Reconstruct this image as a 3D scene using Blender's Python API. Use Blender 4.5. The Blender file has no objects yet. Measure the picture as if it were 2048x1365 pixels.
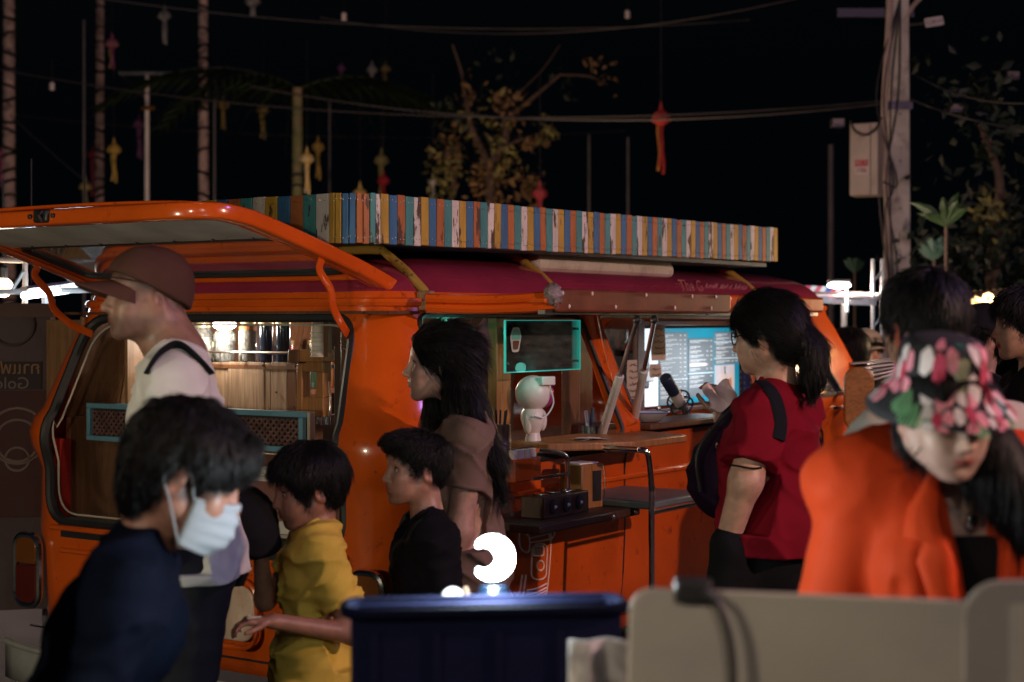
import bpy, bmesh, math, random
import numpy as np
from mathutils import Matrix, Vector, Euler, Quaternion
random.seed(7); np.random.seed(7)
S = bpy.context.scene
C = S.collection
R = math.radians
# ---------------------------------------------------------------- camera
F, CX, HY, CH = 3200.0, 1024.0, 640.0, 1.6          # focal length and horizon in photo pixels, eye height
cam = bpy.data.objects.new('camera', bpy.data.cameras.new('camera')); C.objects.link(cam)
cam.location = (0, 0, CH); cam.rotation_euler = (R(90), 0, 0)
cam.data.sensor_width = 36.0; cam.data.lens = 36.0*F/2048
cam.data.shift_y = -(682.5-HY)/2048
cam.data.clip_start = 0.05; cam.data.clip_end = 500
cam.data.dof.use_dof = True; cam.data.dof.focus_distance = 5.5; cam.data.dof.aperture_fstop = 2.8
S.camera = cam
# ---------------------------------------------------------------- night sky
W = bpy.data.worlds.new('World'); S.world = W; W.use_nodes = True
nt = W.node_tree; bg = nt.nodes['Background']
sky = nt.nodes.new('ShaderNodeTexSky'); sky.sky_type = 'NISHITA'; sky.sun_disc = False
sky.sun_elevation = R(-4); sky.sun_rotation = R(200)
tn = nt.nodes.new('ShaderNodeVectorMath'); tn.operation = 'MULTIPLY_ADD'; tn.inputs[1].default_value = (.35,.6,.8); tn.inputs[2].default_value = (.004,.007,.012)
nt.links.new(sky.outputs[0], tn.inputs[0]); nt.links.new(tn.outputs[0], bg.inputs[0]); bg.inputs[1].default_value = 0.10
S.view_settings.view_transform = 'Standard'; S.view_settings.look = 'None'
S.view_settings.exposure = 0.35; S.view_settings.gamma = 1.0
S.cycles.max_bounces = 8; S.cycles.transparent_max_bounces = 16; S.cycles.caustics_reflective = False; S.cycles.caustics_refractive = False
S.cycles.sample_clamp_indirect = 4.0
S.cycles.use_denoising = True

# ---------------------------------------------------------------- frames
TH = R(34)
U = Vector((math.sin(TH), math.cos(TH), 0)); V = Vector((-math.cos(TH), math.sin(TH), 0))
O = Vector(((800-CX)/F*5.2, 5.2, 0))
VAN = Matrix(((U.x, V.x, 0, O.x), (U.y, V.y, 0, O.y), (0, 0, 1, 0), (0, 0, 0, 1)))
def at(px, py, d): return Vector(((px-CX)/F*d, d, CH+(HY-py)/F*d))      # a photo direction at a given distance
def vp(x, y, z): return VAN @ Vector((x, y, z))
# ---------------------------------------------------------------- materials
MATS = {}
def nd(t, typ, **kw):
    n = t.nodes.new(typ)
    for k, v in kw.items():
        if k.startswith('i_'): n.inputs[k[2:].replace('_', ' ')].default_value = v
        else: setattr(n, k, v)
    return n
def M(name, col=(.5,.5,.5), rough=.5, metal=0., var=.15, vs=6., bump=.15, bs=60., coat=0., emit=None, es=0., spec=.5, dirt=None, stretch=(1,1,1), sss=0., dist=.002):
    if name in MATS: return MATS[name]
    m = bpy.data.materials.new(name); m.use_nodes = True; t = m.node_tree; b = t.nodes['Principled BSDF']
    b.inputs['Roughness'].default_value = rough; b.inputs['Metallic'].default_value = metal
    b.inputs['Coat Weight'].default_value = coat; b.inputs['Specular IOR Level'].default_value = spec
    b.inputs['Coat Roughness'].default_value = .08
    if sss: b.inputs['Subsurface Weight'].default_value = sss; b.inputs['Subsurface Radius'].default_value = (.012,.005,.003); b.inputs['Subsurface Scale'].default_value = 1
    tc = nd(t,'ShaderNodeTexCoord'); oi = nd(t,'ShaderNodeObjectInfo')
    mp = nd(t,'ShaderNodeMapping'); mp.inputs['Scale'].default_value = stretch
    ad = nd(t,'ShaderNodeVectorMath', operation='ADD'); sc = nd(t,'ShaderNodeVectorMath', operation='SCALE')
    cb = nd(t,'ShaderNodeCombineXYZ')
    for i in range(3): t.links.new(oi.outputs['Random'], cb.inputs[i])
    t.links.new(cb.outputs[0], sc.inputs[0]); sc.inputs['Scale'].default_value = 37.0
    t.links.new(tc.outputs['Object'], mp.inputs[0]); t.links.new(mp.outputs[0], ad.inputs[0]); t.links.new(sc.outputs[0], ad.inputs[1])
    n1 = nd(t,'ShaderNodeTexNoise'); n1.inputs['Scale'].default_value = vs; n1.inputs['Detail'].default_value = 5
    t.links.new(ad.outputs[0], n1.inputs['Vector'])
    mr = nd(t,'ShaderNodeMapRange'); mr.inputs['From Min'].default_value = .3; mr.inputs['From Max'].default_value = .7
    mr.inputs['To Min'].default_value = 1-var; mr.inputs['To Max'].default_value = 1+var
    t.links.new(n1.outputs[0], mr.inputs[0])
    mx = nd(t,'ShaderNodeVectorMath', operation='SCALE'); mx.inputs[0].default_value = col[:3]
    t.links.new(mr.outputs[0], mx.inputs['Scale'])
    out = mx.outputs[0]
    if dirt:
        n3 = nd(t,'ShaderNodeTexNoise'); n3.inputs['Scale'].default_value = dirt[1]; n3.inputs['Detail'].default_value = 8; n3.inputs['Roughness'].default_value = .65
        t.links.new(ad.outputs[0], n3.inputs['Vector'])
        r3 = nd(t,'ShaderNodeMapRange'); r3.inputs['From Min'].default_value = dirt[2]; r3.inputs['From Max'].default_value = dirt[2]+dirt[3]
        t.links.new(n3.outputs[0], r3.inputs[0])
        mm = nd(t,'ShaderNodeMix', data_type='RGBA'); t.links.new(r3.outputs[0], mm.inputs[0]); t.links.new(out, mm.inputs[6]); mm.inputs[7].default_value = (*dirt[0],1)
        out = mm.outputs[2]
    t.links.new(out, b.inputs['Base Color'])
    rr = nd(t,'ShaderNodeMapRange'); rr.inputs['To Min'].default_value = max(rough-.08,.02); rr.inputs['To Max'].default_value = min(rough+.1,1)
    t.links.new(n1.outputs[0], rr.inputs[0]); t.links.new(rr.outputs[0], b.inputs['Roughness'])
    if bump:
        n2 = nd(t,'ShaderNodeTexNoise'); n2.inputs['Scale'].default_value = bs; n2.inputs['Detail'].default_value = 4
        t.links.new(ad.outputs[0], n2.inputs['Vector'])
        bp = nd(t,'ShaderNodeBump'); bp.inputs['Strength'].default_value = bump; bp.inputs['Distance'].default_value = dist
        t.links.new(n2.outputs[0], bp.inputs['Height']); t.links.new(bp.outputs[0], b.inputs['Normal'])
    if emit: b.inputs['Emission Color'].default_value = (*emit,1); b.inputs['Emission Strength'].default_value = es
    MATS[name] = m; return m
def wood(name, c1, c2, rough=.5, axis=2, scale=9., wear=None):
    if name in MATS: return MATS[name]
    m = M(name, c1, rough, var=.2, vs=3, bump=.25, bs=40); t = m.node_tree; b = t.nodes['Principled BSDF']
    st = [1,1,1]; st[axis] = .07
    mp = [n for n in t.nodes if n.type=='MAPPING'][0]; mp.inputs['Scale'].default_value = st
    n = [n for n in t.nodes if n.type=='TEX_NOISE'][0]; n.inputs['Scale'].default_value = scale*6; n.inputs['Distortion'].default_value = 1.2
    mm = nd(t,'ShaderNodeMix', data_type='RGBA'); mm.inputs[6].default_value = (*c1,1); mm.inputs[7].default_value = (*c2,1)
    r = nd(t,'ShaderNodeMapRange'); r.inputs['From Min'].default_value = .35; r.inputs['From Max'].default_value = .65
    t.links.new(n.outputs[0], r.inputs[0]); t.links.new(r.outputs[0], mm.inputs[0]); t.links.new(mm.outputs[2], b.inputs['Base Color'])
    return m
def glass(name, tint=(1,1,1), alpha=.12, rough=.05):
    """a thin pane: mostly clear, with a real mirror-like reflection"""
    if name in MATS: return MATS[name]
    m = bpy.data.materials.new(name); m.use_nodes = True; t = m.node_tree; t.nodes.remove(t.nodes['Principled BSDF'])
    tr = nd(t,'ShaderNodeBsdfTransparent'); tr.inputs[0].default_value = (*tint,1)
    gl = nd(t,'ShaderNodeBsdfGlossy'); gl.inputs['Roughness'].default_value = rough
    df = nd(t,'ShaderNodeBsdfDiffuse'); df.inputs[0].default_value = (.5,.52,.52,1)
    lw = nd(t,'ShaderNodeFresnel'); lw.inputs[0].default_value = 1.45
    a = nd(t,'ShaderNodeMixShader'); c = nd(t,'ShaderNodeMixShader')
    t.links.new(lw.outputs[0], a.inputs[0]); t.links.new(tr.outputs[0], a.inputs[1]); t.links.new(gl.outputs[0], a.inputs[2])
    ns = nd(t,'ShaderNodeTexNoise'); ns.inputs['Scale'].default_value = 9; ns.inputs['Detail'].default_value = 6
    mr = nd(t,'ShaderNodeMapRange'); mr.inputs['From Min'].default_value=.35; mr.inputs['From Max'].default_value=.75; mr.inputs['To Min'].default_value=alpha*.3; mr.inputs['To Max'].default_value=alpha*1.6
    t.links.new(ns.outputs[0], mr.inputs[0]); t.links.new(mr.outputs[0], c.inputs[0]); t.links.new(a.outputs[0], c.inputs[1]); t.links.new(df.outputs[0], c.inputs[2])
    t.links.new(c.outputs[0], t.nodes['Material Output'].inputs[0]); MATS[name] = m; return m
def glow(name, col, s):
    if name in MATS: return MATS[name]
    m = bpy.data.materials.new(name); m.use_nodes = True; b = m.node_tree.nodes['Principled BSDF']
    b.inputs['Base Color'].default_value = (.8,.8,.8,1); b.inputs['Emission Color'].default_value = (*col,1); b.inputs['Emission Strength'].default_value = s
    MATS[name] = m; return m
# ---------------------------------------------------------------- mesh building
def rot_to(d):
    d = Vector(d).normalized(); return d.to_track_quat('Z','Y').to_matrix().to_4x4()
class MB:
    def __init__(s): s.v=[]; s.f=[]
    def add(s, vs, fs, mt=None):
        o=len(s.v)
        s.v += [tuple(mt@Vector(p)) if mt is not None else tuple(p) for p in vs]; s.f += [tuple(i+o for i in f) for f in fs]; return s
    def box(s, c, d, mt=None):
        x,y,z=c; a,b,e=d[0]/2,d[1]/2,d[2]/2
        vs=[(x+i*a,y+j*b,z+k*e) for i in(-1,1) for j in(-1,1) for k in(-1,1)]
        return s.add(vs,[(0,1,3,2),(4,6,7,5),(0,4,5,1),(2,3,7,6),(0,2,6,4),(1,5,7,3)],mt)
    def bb(s, lo, hi, mt=None): return s.box([(a+b)/2 for a,b in zip(lo,hi)],[b-a for a,b in zip(lo,hi)],mt)
    def tube(s, pts, r, n=8, flat=None, closed=False, mt=None, sq=1.):
        P=[Vector(p) for p in pts]; k=len(P); rr=r if isinstance(r,(list,tuple)) else [r]*k
        vs=[]; up=None
        for i,p in enumerate(P):
            t=(P[(i+1)%k]-P[i-1]) if closed else (P[min(i+1,k-1)]-P[max(i-1,0)])
            t.normalize()
            if up is None: up=Vector((0,0,1)) if abs(t.z)<.9 else Vector((1,0,0))
            a=t.cross(up); 
            if a.length<1e-5: a=t.cross(Vector((1,.3,0)))
            a.normalize(); b=a.cross(t); up=b
            fa,fb=(flat or (1,1))
            for j in range(n):
                th=2*math.pi*j/n; ct,st=math.cos(th),math.sin(th); ct=math.copysign(abs(ct)**sq,ct); st=math.copysign(abs(st)**sq,st); vs.append(p+a*ct*rr[i]*fa+b*st*rr[i]*fb)
        fs=[]
        for i in range(k if closed else k-1):
            i2=(i+1)%k
            for j in range(n): fs.append((i*n+j,i*n+(j+1)%n,i2*n+(j+1)%n,i2*n+j))
        if not closed: fs.append(tuple(range(n-1,-1,-1))); fs.append(tuple((k-1)*n+j for j in range(n)))
        return s.add(vs,fs,mt)
    def lathe(s, prof, n=20, c=(0,0,0), mt=None):
        vs=[]; fs=[]; k=len(prof)
        for r,z in prof:
            for j in range(n): th=2*math.pi*j/n; vs.append((c[0]+r*math.cos(th),c[1]+r*math.sin(th),c[2]+z))
        for i in range(k-1):
            for j in range(n): fs.append((i*n+j,i*n+(j+1)%n,(i+1)*n+(j+1)%n,(i+1)*n+j))
        fs.append(tuple(range(n-1,-1,-1))); fs.append(tuple((k-1)*n+j for j in range(n)))
        return s.add(vs,fs,mt)
    def cyl(s, a, b, r, n=12, r2=None): return s.tube([a,b],[r,r if r2 is None else r2],n)
    def ball(s, c, r, n=12, m=8, mt=None):
        r=r if isinstance(r,(list,tuple)) else (r,r,r); vs=[]; fs=[]
        for i in range(m+1):
            ph=math.pi*i/m
            for j in range(n): th=2*math.pi*j/n; vs.append((c[0]+r[0]*math.sin(ph)*math.cos(th),c[1]+r[1]*math.sin(ph)*math.sin(th),c[2]-r[2]*math.cos(ph)))
        for i in range(m):
            for j in range(n): fs.append((i*n+j,i*n+(j+1)%n,(i+1)*n+(j+1)%n,(i+1)*n+j))
        return s.add(vs,fs,mt)
    def prism(s, poly, h, mt=None, h0=0.):
        k=len(poly); vs=[(x,y,h0) for x,y in poly]+[(x,y,h0+h) for x,y in poly]
        fs=[tuple(range(k-1,-1,-1)),tuple(range(k,2*k))]+[(i,(i+1)%k,(i+1)%k+k,i+k) for i in range(k)]
        return s.add(vs,fs,mt)
    def grid(s, fn, nu, nv, closed=False):
        vs=[fn(i/nu,j/nv) for i in range(nu+1) for j in range(nv+1)]
        fs=[(i*(nv+1)+j,(i+1)*(nv+1)+j,(i+1)*(nv+1)+j+1,i*(nv+1)+j+1) for i in range(nu) for j in range(nv)]
        return s.add(vs,fs)
    def mesh(s, name):
        me=bpy.data.meshes.new(name); me.from_pydata(s.v,[],s.f); me.validate(); me.update()
        bm=bmesh.new(); bm.from_mesh(me); bmesh.ops.remove_doubles(bm,verts=bm.verts,dist=1e-6); bmesh.ops.recalc_face_normals(bm,faces=bm.faces); bm.to_mesh(me); bm.free()
        return me
    def build(s, name, mat, parent=None, bevel=0., smooth=35, solid=0., seg=2):
        me=s.mesh(name); finish(me,mat,smooth)
        o=bpy.data.objects.new(name,me); C.objects.link(o)
        if parent: o.parent=parent
        if solid: md=o.modifiers.new('solid','SOLIDIFY'); md.thickness=solid
        if bevel: md=o.modifiers.new('bevel','BEVEL'); md.width=bevel; md.segments=seg; md.limit_method='ANGLE'
        return o
def finish(me, mat, smooth=35):
    me.materials.clear()
    for m in (mat if isinstance(mat,(list,tuple)) else [mat]): me.materials.append(m)
    if smooth:
        me.polygons.foreach_set('use_smooth',[True]*len(me.polygons)); me.set_sharp_from_angle(angle=R(smooth))
def tag(o, label=None, cat=None, group=None, kind=None):
    if label: o['label']=label
    if cat: o['category']=cat
    if group: o['group']=group
    if kind: o['kind']=kind
    return o
def thing(name, label, cat, loc=(0,0,0), rotz=0., group=None, mw=None):
    o=bpy.data.objects.new(name,None); C.objects.link(o); o.empty_display_size=.1
    if mw is not None: o.matrix_world=mw
    else: o.location=loc; o.rotation_euler=(0,0,rotz)
    return tag(o,label,cat,group)
def vthing(name, label, cat, x, y, z, rz=0., group=None):
    return thing(name,label,cat,group=group,mw=VAN@Matrix.Translation((x,y,z))@Matrix.Rotation(rz,4,'Z'))
def copy_tree(o, parent=None):
    c=o.copy(); C.objects.link(c); c.parent=parent
    if parent is not None: c.matrix_parent_inverse=o.matrix_parent_inverse.copy()
    for ch in o.children: copy_tree(ch,c)
    return c
def rrect(x0,y0,x1,y1,r,n=5):
    rs=r if isinstance(r,(list,tuple)) else (r,)*4; out=[]
    for (cx,cy,a),q in zip(((x1-rs[0],y0+rs[0],-90),(x1-rs[1],y1-rs[1],0),(x0+rs[2],y1-rs[2],90),(x0+rs[3],y0+rs[3],180)),rs):
        for i in range(n+1): t=R(a+90*i/n); out.append((cx+q*math.cos(t),cy+q*math.sin(t)))
    return out
def roundpoly(pts, r, n=5):
    out=[]; k=len(pts)
    for i in range(k):
        p=Vector(pts[i]); a=(Vector(pts[i-1])-p); b=(Vector(pts[(i+1)%k])-p); q=min(r,a.length*.45,b.length*.45)
        a=p+a.normalized()*q; b=p+b.normalized()*q
        for j in range(n+1): t=j/n; out.append(tuple(a*(1-t)**2+p*2*t*(1-t)+b*t*t))
    return out
def bez(p, n=12):
    """smooth curve through points (Catmull-Rom)"""
    P=[Vector(q) for q in p]; P=[P[0]*2-P[1]]+P+[P[-1]*2-P[-2]]; out=[]
    for i in range(1,len(P)-2):
        for j in range(n):
            t=j/n; a,b,c,d=P[i-1],P[i],P[i+1],P[i+2]
            out.append(.5*((2*b)+(c-a)*t+(2*a-5*b+4*c-d)*t*t+(3*b-a-3*c+d)*t**3))
    out.append(P[-2]); return out
def text(name, body, size, mat, parent, mt, extrude=.001, align='CENTER', mirror=False, shear=0.):
    cu=bpy.data.curves.new('t','FONT'); cu.body=body; cu.size=size; cu.extrude=extrude; cu.align_x=align; cu.align_y='CENTER'; cu.shear=shear; cu.resolution_u=3
    ob=bpy.data.objects.new('t',cu); C.objects.link(ob); dg=bpy.context.evaluated_depsgraph_get()
    me=bpy.data.meshes.new_from_object(ob.evaluated_get(dg)); bpy.data.objects.remove(ob); bpy.data.curves.remove(cu)
    if mirror: me.transform(Matrix.Scale(-1,4,(1,0,0))); me.flip_normals()
    me.transform(mt); finish(me,mat,0); o=bpy.data.objects.new(name,me); C.objects.link(o); o.parent=parent; return o
def plight(name, parent, loc, power, col, radius=.05, spot=None, aim=None):
    if spot: l=bpy.data.lights.new(name,'SPOT'); l.spot_size=R(spot); l.spot_blend=.5
    else: l=bpy.data.lights.new(name,'POINT')
    l.energy=power; l.color=col; l.shadow_soft_size=radius
    o=bpy.data.objects.new(name,l); C.objects.link(o); o.location=loc; o.parent=parent
    if aim is not None: o.rotation_euler=(Vector(aim)-Vector(loc)).to_track_quat('-Z','Y').to_euler()
    return o
# ================================================================ ground
tag(MB().grid(lambda u,v:(-60+120*u,-20+140*v,0),12,14).build('ground',M('ground_asphalt',(.022,.021,.021),.85,var=.35,vs=3,bump=.5,bs=90,dist=.006),smooth=0),kind='structure')
# ================================================================ unseen lamps added beside and behind the camera to light the scene
def stand_in_lamp(label, loc, power, col, radius=.07, spot=None, aim=None):
    t=thing('stand_in_lamp',label,'lamp',loc=(loc[0],loc[1],0),group='lamps over the stalls behind')
    MB().tube([(0,0,0),(0,0,loc[2]+.35)],.03,10).lathe([(.16,0),(.16,.03),(.05,.05)],16).build('pole',M('grey_metal',(.25,.25,.26),.4,.8),t)
    MB().tube([(0,0,loc[2]+.33),(0,.12,loc[2]+.35),(0,.2,loc[2]+.25),(0,.2,loc[2]+.12)],.012,8).build('bracket',MATS['grey_metal'],t)
    MB().lathe([(.13,0),(.09,.08),(.03,.12),(.025,.13)],20,(0,.2,loc[2]+.02)).build('shade',M('enamel_shade',(.3,.3,.3),.35),t)
    MB().ball((0,.2,loc[2]),radius*.6).build('bulb',glow('bulb_'+label[:12],col,8),t)
    l=plight('lamp_light',t,(0,.2,loc[2]-.06),power,col,radius,spot,None if aim is None else Vector(aim)-Vector((loc[0],loc[1],0)))
    return t
stand_in_lamp('tall lamp with white bulb on a pole right of the lane',(4.2,2.0,2.95),450,(1,.60,.47),.045)
stand_in_lamp('tall lamp with pale bulb on a pole behind the photographer',(.7,-1.4,3.0),62,(1,.84,.74),.05)
stand_in_lamp('tall lamp with warm bulb on a pole left of the lane',(-3.2,2.0,1.55),130,(1,.90,.62),.08)
stand_in_lamp('short lamp with cream bulb on a pole left of the photographer',(-1.7,.4,2.25),78,(1,.86,.66),.06)
stand_in_lamp('tall lamp with violet bulb on a pole right of the bar side',(4.6,3.4,4.6),220,(.45,.28,1.0),.10)
# ================================================================ the van
ORANGE=M('orange_paint',(.62,.092,.007),.22,var=.14,vs=4,bump=.22,bs=5,dist=.012,coat=.7,dirt=((.16,.025,.008),16,.60,.14))
ROOFLIT=M('roof_violet_reflection',(.26,.026,.055),.22,var=.12,vs=5,bump=.04,bs=25,coat=.9,dirt=((.12,.02,.03),14,.62,.14))  # maroon stands in for purple light reflected on the orange roof
BLACKR=M('black_rubber',(.012,.012,.014),.55,bump=.2)
DARKPL=M('dark_plastic',(.02,.02,.022),.4)
CHROME=M('chrome',(.75,.75,.76),.12,1.,var=.1,bump=.05)
STEEL=M('brushed_steel',(.45,.44,.43),.3,1.,var=.25,bump=.1)
GLASS=glass('window_glass')
W_BR=wood('brown_wood',(.13,.055,.025),(.07,.028,.013),.45)
W_LT=wood('weathered_wood',(.30,.20,.13),(.17,.105,.065),.65)
W_DK=wood('dark_wood',(.06,.026,.014),(.032,.014,.008),.5)
W_GD=wood('golden_wood',(.33,.15,.05),(.2,.085,.026),.42)
W_ROOM=wood('door_lining_wood',(.25,.13,.06),(.17,.08,.035),.5)
YELLOWM=M('yellow_rack_paint',(.40,.24,.04),.45,dirt=((.06,.045,.04),30,.58,.08))
van=thing('camper_van','orange vintage camper van turned coffee bar with open tailgate','van',mw=VAN)
L,WD=4.22,1.86
PROF=[(.36,.07,.16),(.40,.03,.18),(.55,.012,.2),(.80,.0,.2),(1.03,.004,.2),(1.075,-.008,.2),(1.12,-.024,.2),(1.17,-.030,.2),(1.215,-.018,.2),(1.25,.004,.2),(1.30,.02,.2),(1.42,.055,.2),(1.54,.095,.2),(1.615,.125,.2),(1.64,.13,.2),(1.655,.135,.2),
 (1.69,.145,.2),(1.73,.165,.2),(1.765,.2,.22),(1.79,.26,.24),(1.81,.34,.26),(1.825,.46,.24),(1.832,.62,.2),(1.836,.8,.1)]
def outline(ins, r, nc=9, ns=30, ne=14):
    x0,y0,x1,y1=ins,ins,L-ins,WD-ins
    # the nose rakes back above the belt
    r=min(r,(y1-y0)/2-.01); pts=[]
    def seg(a,b,n): return [(a[0]+(b[0]-a[0])*i/n,a[1]+(b[1]-a[1])*i/n) for i in range(n)]
    def arc(cx,cy,a): return [(cx+r*math.cos(R(a+90*i/nc)),cy+r*math.sin(R(a+90*i/nc))) for i in range(nc)]
    pts+=seg((x0+r,y0),(x1-r,y0),ns)+arc(x1-r,y0+r,-90)+seg((x1,y0+r),(x1,y1-r),ne)+arc(x1-r,y1-r,0)+seg((x1-r,y1),(x0+r,y1),ns)+arc(x0+r,y1-r,90)+seg((x0,y1-r),(x0,y0+r),ne)+arc(x0+r,y0+r,180)
    return pts
def nose(x,z):   # raked windscreen and round nose
    k=max(0,(x-(L-1.2))/1.2); return x-k*k*(.0 if z<1.1 else (z-1.1)*.55)
vs=[];fs=[];n=None
for z,ins,r in PROF:
    o_=outline(ins,r); n=len(o_); vs+=[(nose(x,z),y,z) for x,y in o_]
for i in range(len(PROF)-1):
    for j in range(n): fs.append((i*n+j,i*n+(j+1)%n,(i+1)*n+(j+1)%n,(i+1)*n+j))
fs.append(tuple((len(PROF)-1)*n+j for j in range(n)))
bodyb=MB().add(vs,fs).build('body',ORANGE,van,smooth=0)
sd=bodyb.modifiers.new('s','SOLIDIFY'); sd.thickness=.035; sd.offset=0 
def cutter(poly, axis, a, b):
    """polygon in (y,z) swept along x, or in (x,z) swept along y"""
    k=len(poly); mk=(lambda p,t:(t,p[0],p[1])) if axis=='x' else (lambda p,t:(p[0],t,p[1]))
    m=MB().add([mk(p,a) for p in poly]+[mk(p,b) for p in poly],[tuple(range(k)),tuple(range(2*k-1,k-1,-1))]+[(i,i+k,(i+1)%k+k,(i+1)%k) for i in range(k)])
    o=bpy.data.objects.new('cut',m.mesh('cut')); C.objects.link(o); o.parent=van; return o
YC=WD/2
REAR=roundpoly([(.225,.83),(WD-.165,.83),(WD-.155,1.14),(WD-.26,1.61),(.275,1.61),(.235,1.14)],.11,7)
SIDE1=roundpoly([(.24,1.135),(1.38,1.135),(1.30,1.615),(.24,1.615)],.05)
SIDE2=roundpoly([(1.52,1.145),(2.72,1.145),(2.72,1.615),(1.42,1.615)],.05)
DOORW=roundpoly([(2.86,1.22),(3.66,1.22),(3.36,1.605),(2.86,1.605)],.06)
FRONTW=roundpoly([(.25,1.22),(WD-.25,1.22),(WD-.32,1.6),(.32,1.6)],.1)
SIDEL=roundpoly([(.3,1.24),(1.4,1.24),(1.4,1.58),(.3,1.58)],.08)
cuts=[cutter(REAR,'x',-.5,.5),cutter(SIDE1,'y',-.5,.5),cutter(SIDE2,'y',-.5,.5),cutter(DOORW,'y',-.5,.5),cutter(FRONTW,'x',3.6,5),cutter(SIDEL,'y',1.5,2.4)]
wheel=[(math.cos(t*math.pi/12)*.32+.44,math.sin(t*math.pi/12)*.32+.30) for t in range(24)]
cuts+=[cutter(wheel,'y',-.5,2.5),cutter([(x+2.85,z) for x,z in wheel],'y',-.5,2.5)]
for c in cuts:
    b_=bodyb.modifiers.new('b','BOOLEAN'); b_.operation='DIFFERENCE'; b_.object=c; b_.solver='EXACT'
dg=bpy.context.evaluated_depsgraph_get(); me=bpy.data.meshes.new_from_object(bodyb.evaluated_get(dg))
bodyb.modifiers.clear(); bodyb.data=me; finish(me,[ORANGE,ROOFLIT],38); bodyb.data.name='body'
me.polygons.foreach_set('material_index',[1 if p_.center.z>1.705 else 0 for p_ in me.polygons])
for c in cuts: bpy.data.objects.remove(c)
def inset(z):
    for a,b in zip(PROF,PROF[1:]):
        if a[0]<=z<=b[0]: t=(z-a[0])/(b[0]-a[0]); return a[1]+(b[1]-a[1])*t
    return .2
# rubber seal round the tailgate opening, following the leaning rear face
m=MB(); m.tube([(inset(z)-.004,y,z) for y,z in REAR],.020,8,closed=True); m.build('tailgate_seal',BLACKR,van)
m=MB(); m.tube([(inset(z)+.012,y+(.028 if y<YC else -.028),z+(.028 if z<1.2 else -.028)) for y,z in REAR],.004,6,closed=True); m.build('opening_trim',M('cream_trim',(.38,.34,.28),.5),van)
# rain gutter all round
o_=outline(.118,.2); m=MB(); m.tube([(nose(x,1.66),y,1.66) for x,y in o_],.016,8,closed=True); m.build('rain_gutter',ORANGE,van)
o_=outline(.10,.2)
# crease line below the roof edge
m=MB(); m.tube([(nose(x,1.775),y,1.777) for x,y in outline(.235,.23)],.007,6,closed=True); m.build('roof_crease',ROOFLIT,van)
# tail lights
RED=M('red_lens',(.09,.012,.008),.15,coat=.5); AMB=M('amber_lens',(.16,.05,.012),.15,coat=.5)
def tail(y0):
    t=MB(); pl=rrect(y0,.50,y0+.135,.77,.05)
    fr=[(-.022,y,z) for y,z in pl]; t.tube([(-.03,y,z) for y,z in pl],.014,8,closed=True); b=t.build('tail_light',CHROME,van)
    MB().prism([(y,z) for y,z in rrect(y0+.008,.66,y0+.127,.762,(.01,.04,.04,.01))],.03,Matrix(((0,0,-1,-.012),(1,0,0,0),(0,1,0,0),(0,0,0,1)))).build('amber_lens',AMB,b,bevel=.004)
    MB().prism([(y,z) for y,z in rrect(y0+.008,.508,y0+.127,.655,(.04,.01,.01,.04))],.03,Matrix(((0,0,-1,-.012),(1,0,0,0),(0,1,0,0),(0,0,0,1)))).build('red_lens',RED,b,bevel=.004)
    return b
tail(WD-.13); tail(.045)
# rear lower panel: plate recess, seams, handle, bumper
MB().prism(rrect(.62,.48,1.24,.675,.06),.012,Matrix(((0,0,-1,-.014),(1,0,0,0),(0,1,0,0),(0,0,0,1)))).build('plate_recess',M('pale_worn_paint',(.62,.45,.36),.4,var=.3,dirt=((.5,.2,.1),8,.55,.2)),van,bevel=.006)
m=MB(); m.tube([(-.03,y,z) for y,z in rrect(.6,.46,1.26,.695,.07)],.009,8,closed=True); m.build('plate_recess_rim',ORANGE,van)
m=MB(); m.bb((-.028,.24,.715),(-.012,WD-.24,.735)); m.build('engine_lid_edge',ORANGE,van,bevel=.006)
m=MB(); m.bb((-.017,.06,.415),(-.011,WD-.06,.421)); m.build('engine_lid_seam',BLACKR,van)
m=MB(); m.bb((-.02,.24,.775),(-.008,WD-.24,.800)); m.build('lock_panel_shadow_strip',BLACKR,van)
m=MB(); m.bb((-.045,.2,.802),(.05,WD-.2,.822)); m.build('opening_sill',ORANGE,van,bevel=.006)
m=MB(); m.grid(lambda u,v:(-.16+.03*abs(2*u-1)**4*3,-.02+(WD+.04)*u,.22+.14*v),24,2); m.tube([(-.16+.03*abs(2*u/24-1)**4*3,-.02+(WD+.04)*u/24,.36) for u in range(25)],.014,8); m.build('rear_bumper',M('cream_paint',(.30,.29,.28),.4,dirt=((.25,.22,.2),10,.55,.2)),van,solid=.02)
for x in (.44,3.29):
    for y in (.04,WD-.22):
        w=MB().lathe([(.17,0),(.275,.0),(.298,.04),(.298,.14),(.275,.18),(.17,.18)],28,mt=Matrix.Translation((x,y,.298))@Matrix.Rotation(R(-90),4,'X')).build('wheel',BLACKR,van)
        MB().lathe([(.02,0),(.12,.01),(.165,.03),(.165,.15)],20,mt=Matrix.Translation((x,y+(.0 if y<1 else .18),.298))@Matrix.Rotation(R(-90 if y<1 else 90),4,'X')).build('rim',M('cream_paint'),w)
# floor and inner lining
MB().bb((.06,.06,.70),(4.0,WD-.06,.73)).build('cargo_floor',W_DK,van)
MB().bb((.10,.12,1.62),(3.6,WD-.12,1.63)).build('headlining',W_BR,van)
m=MB()
for i in range(6):
    pass
# far side lining: wooden boards
for i in range(12):
    x0=.12+.26*i
    MB().bb((x0,WD-.13,.73),(x0+.255,WD-.105,1.22)).build('lining_board',W_ROOM,van,bevel=.003)
for i in range(12):
    x0=.12+.26*i; mt=Matrix.Translation((x0,WD-.10,1.225))@Matrix.Rotation(R(13),4,'X')
    MB().bb((0,-.02,0),(.255,0,.4),mt).build('lining_board',W_ROOM,van,bevel=.003)
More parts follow.
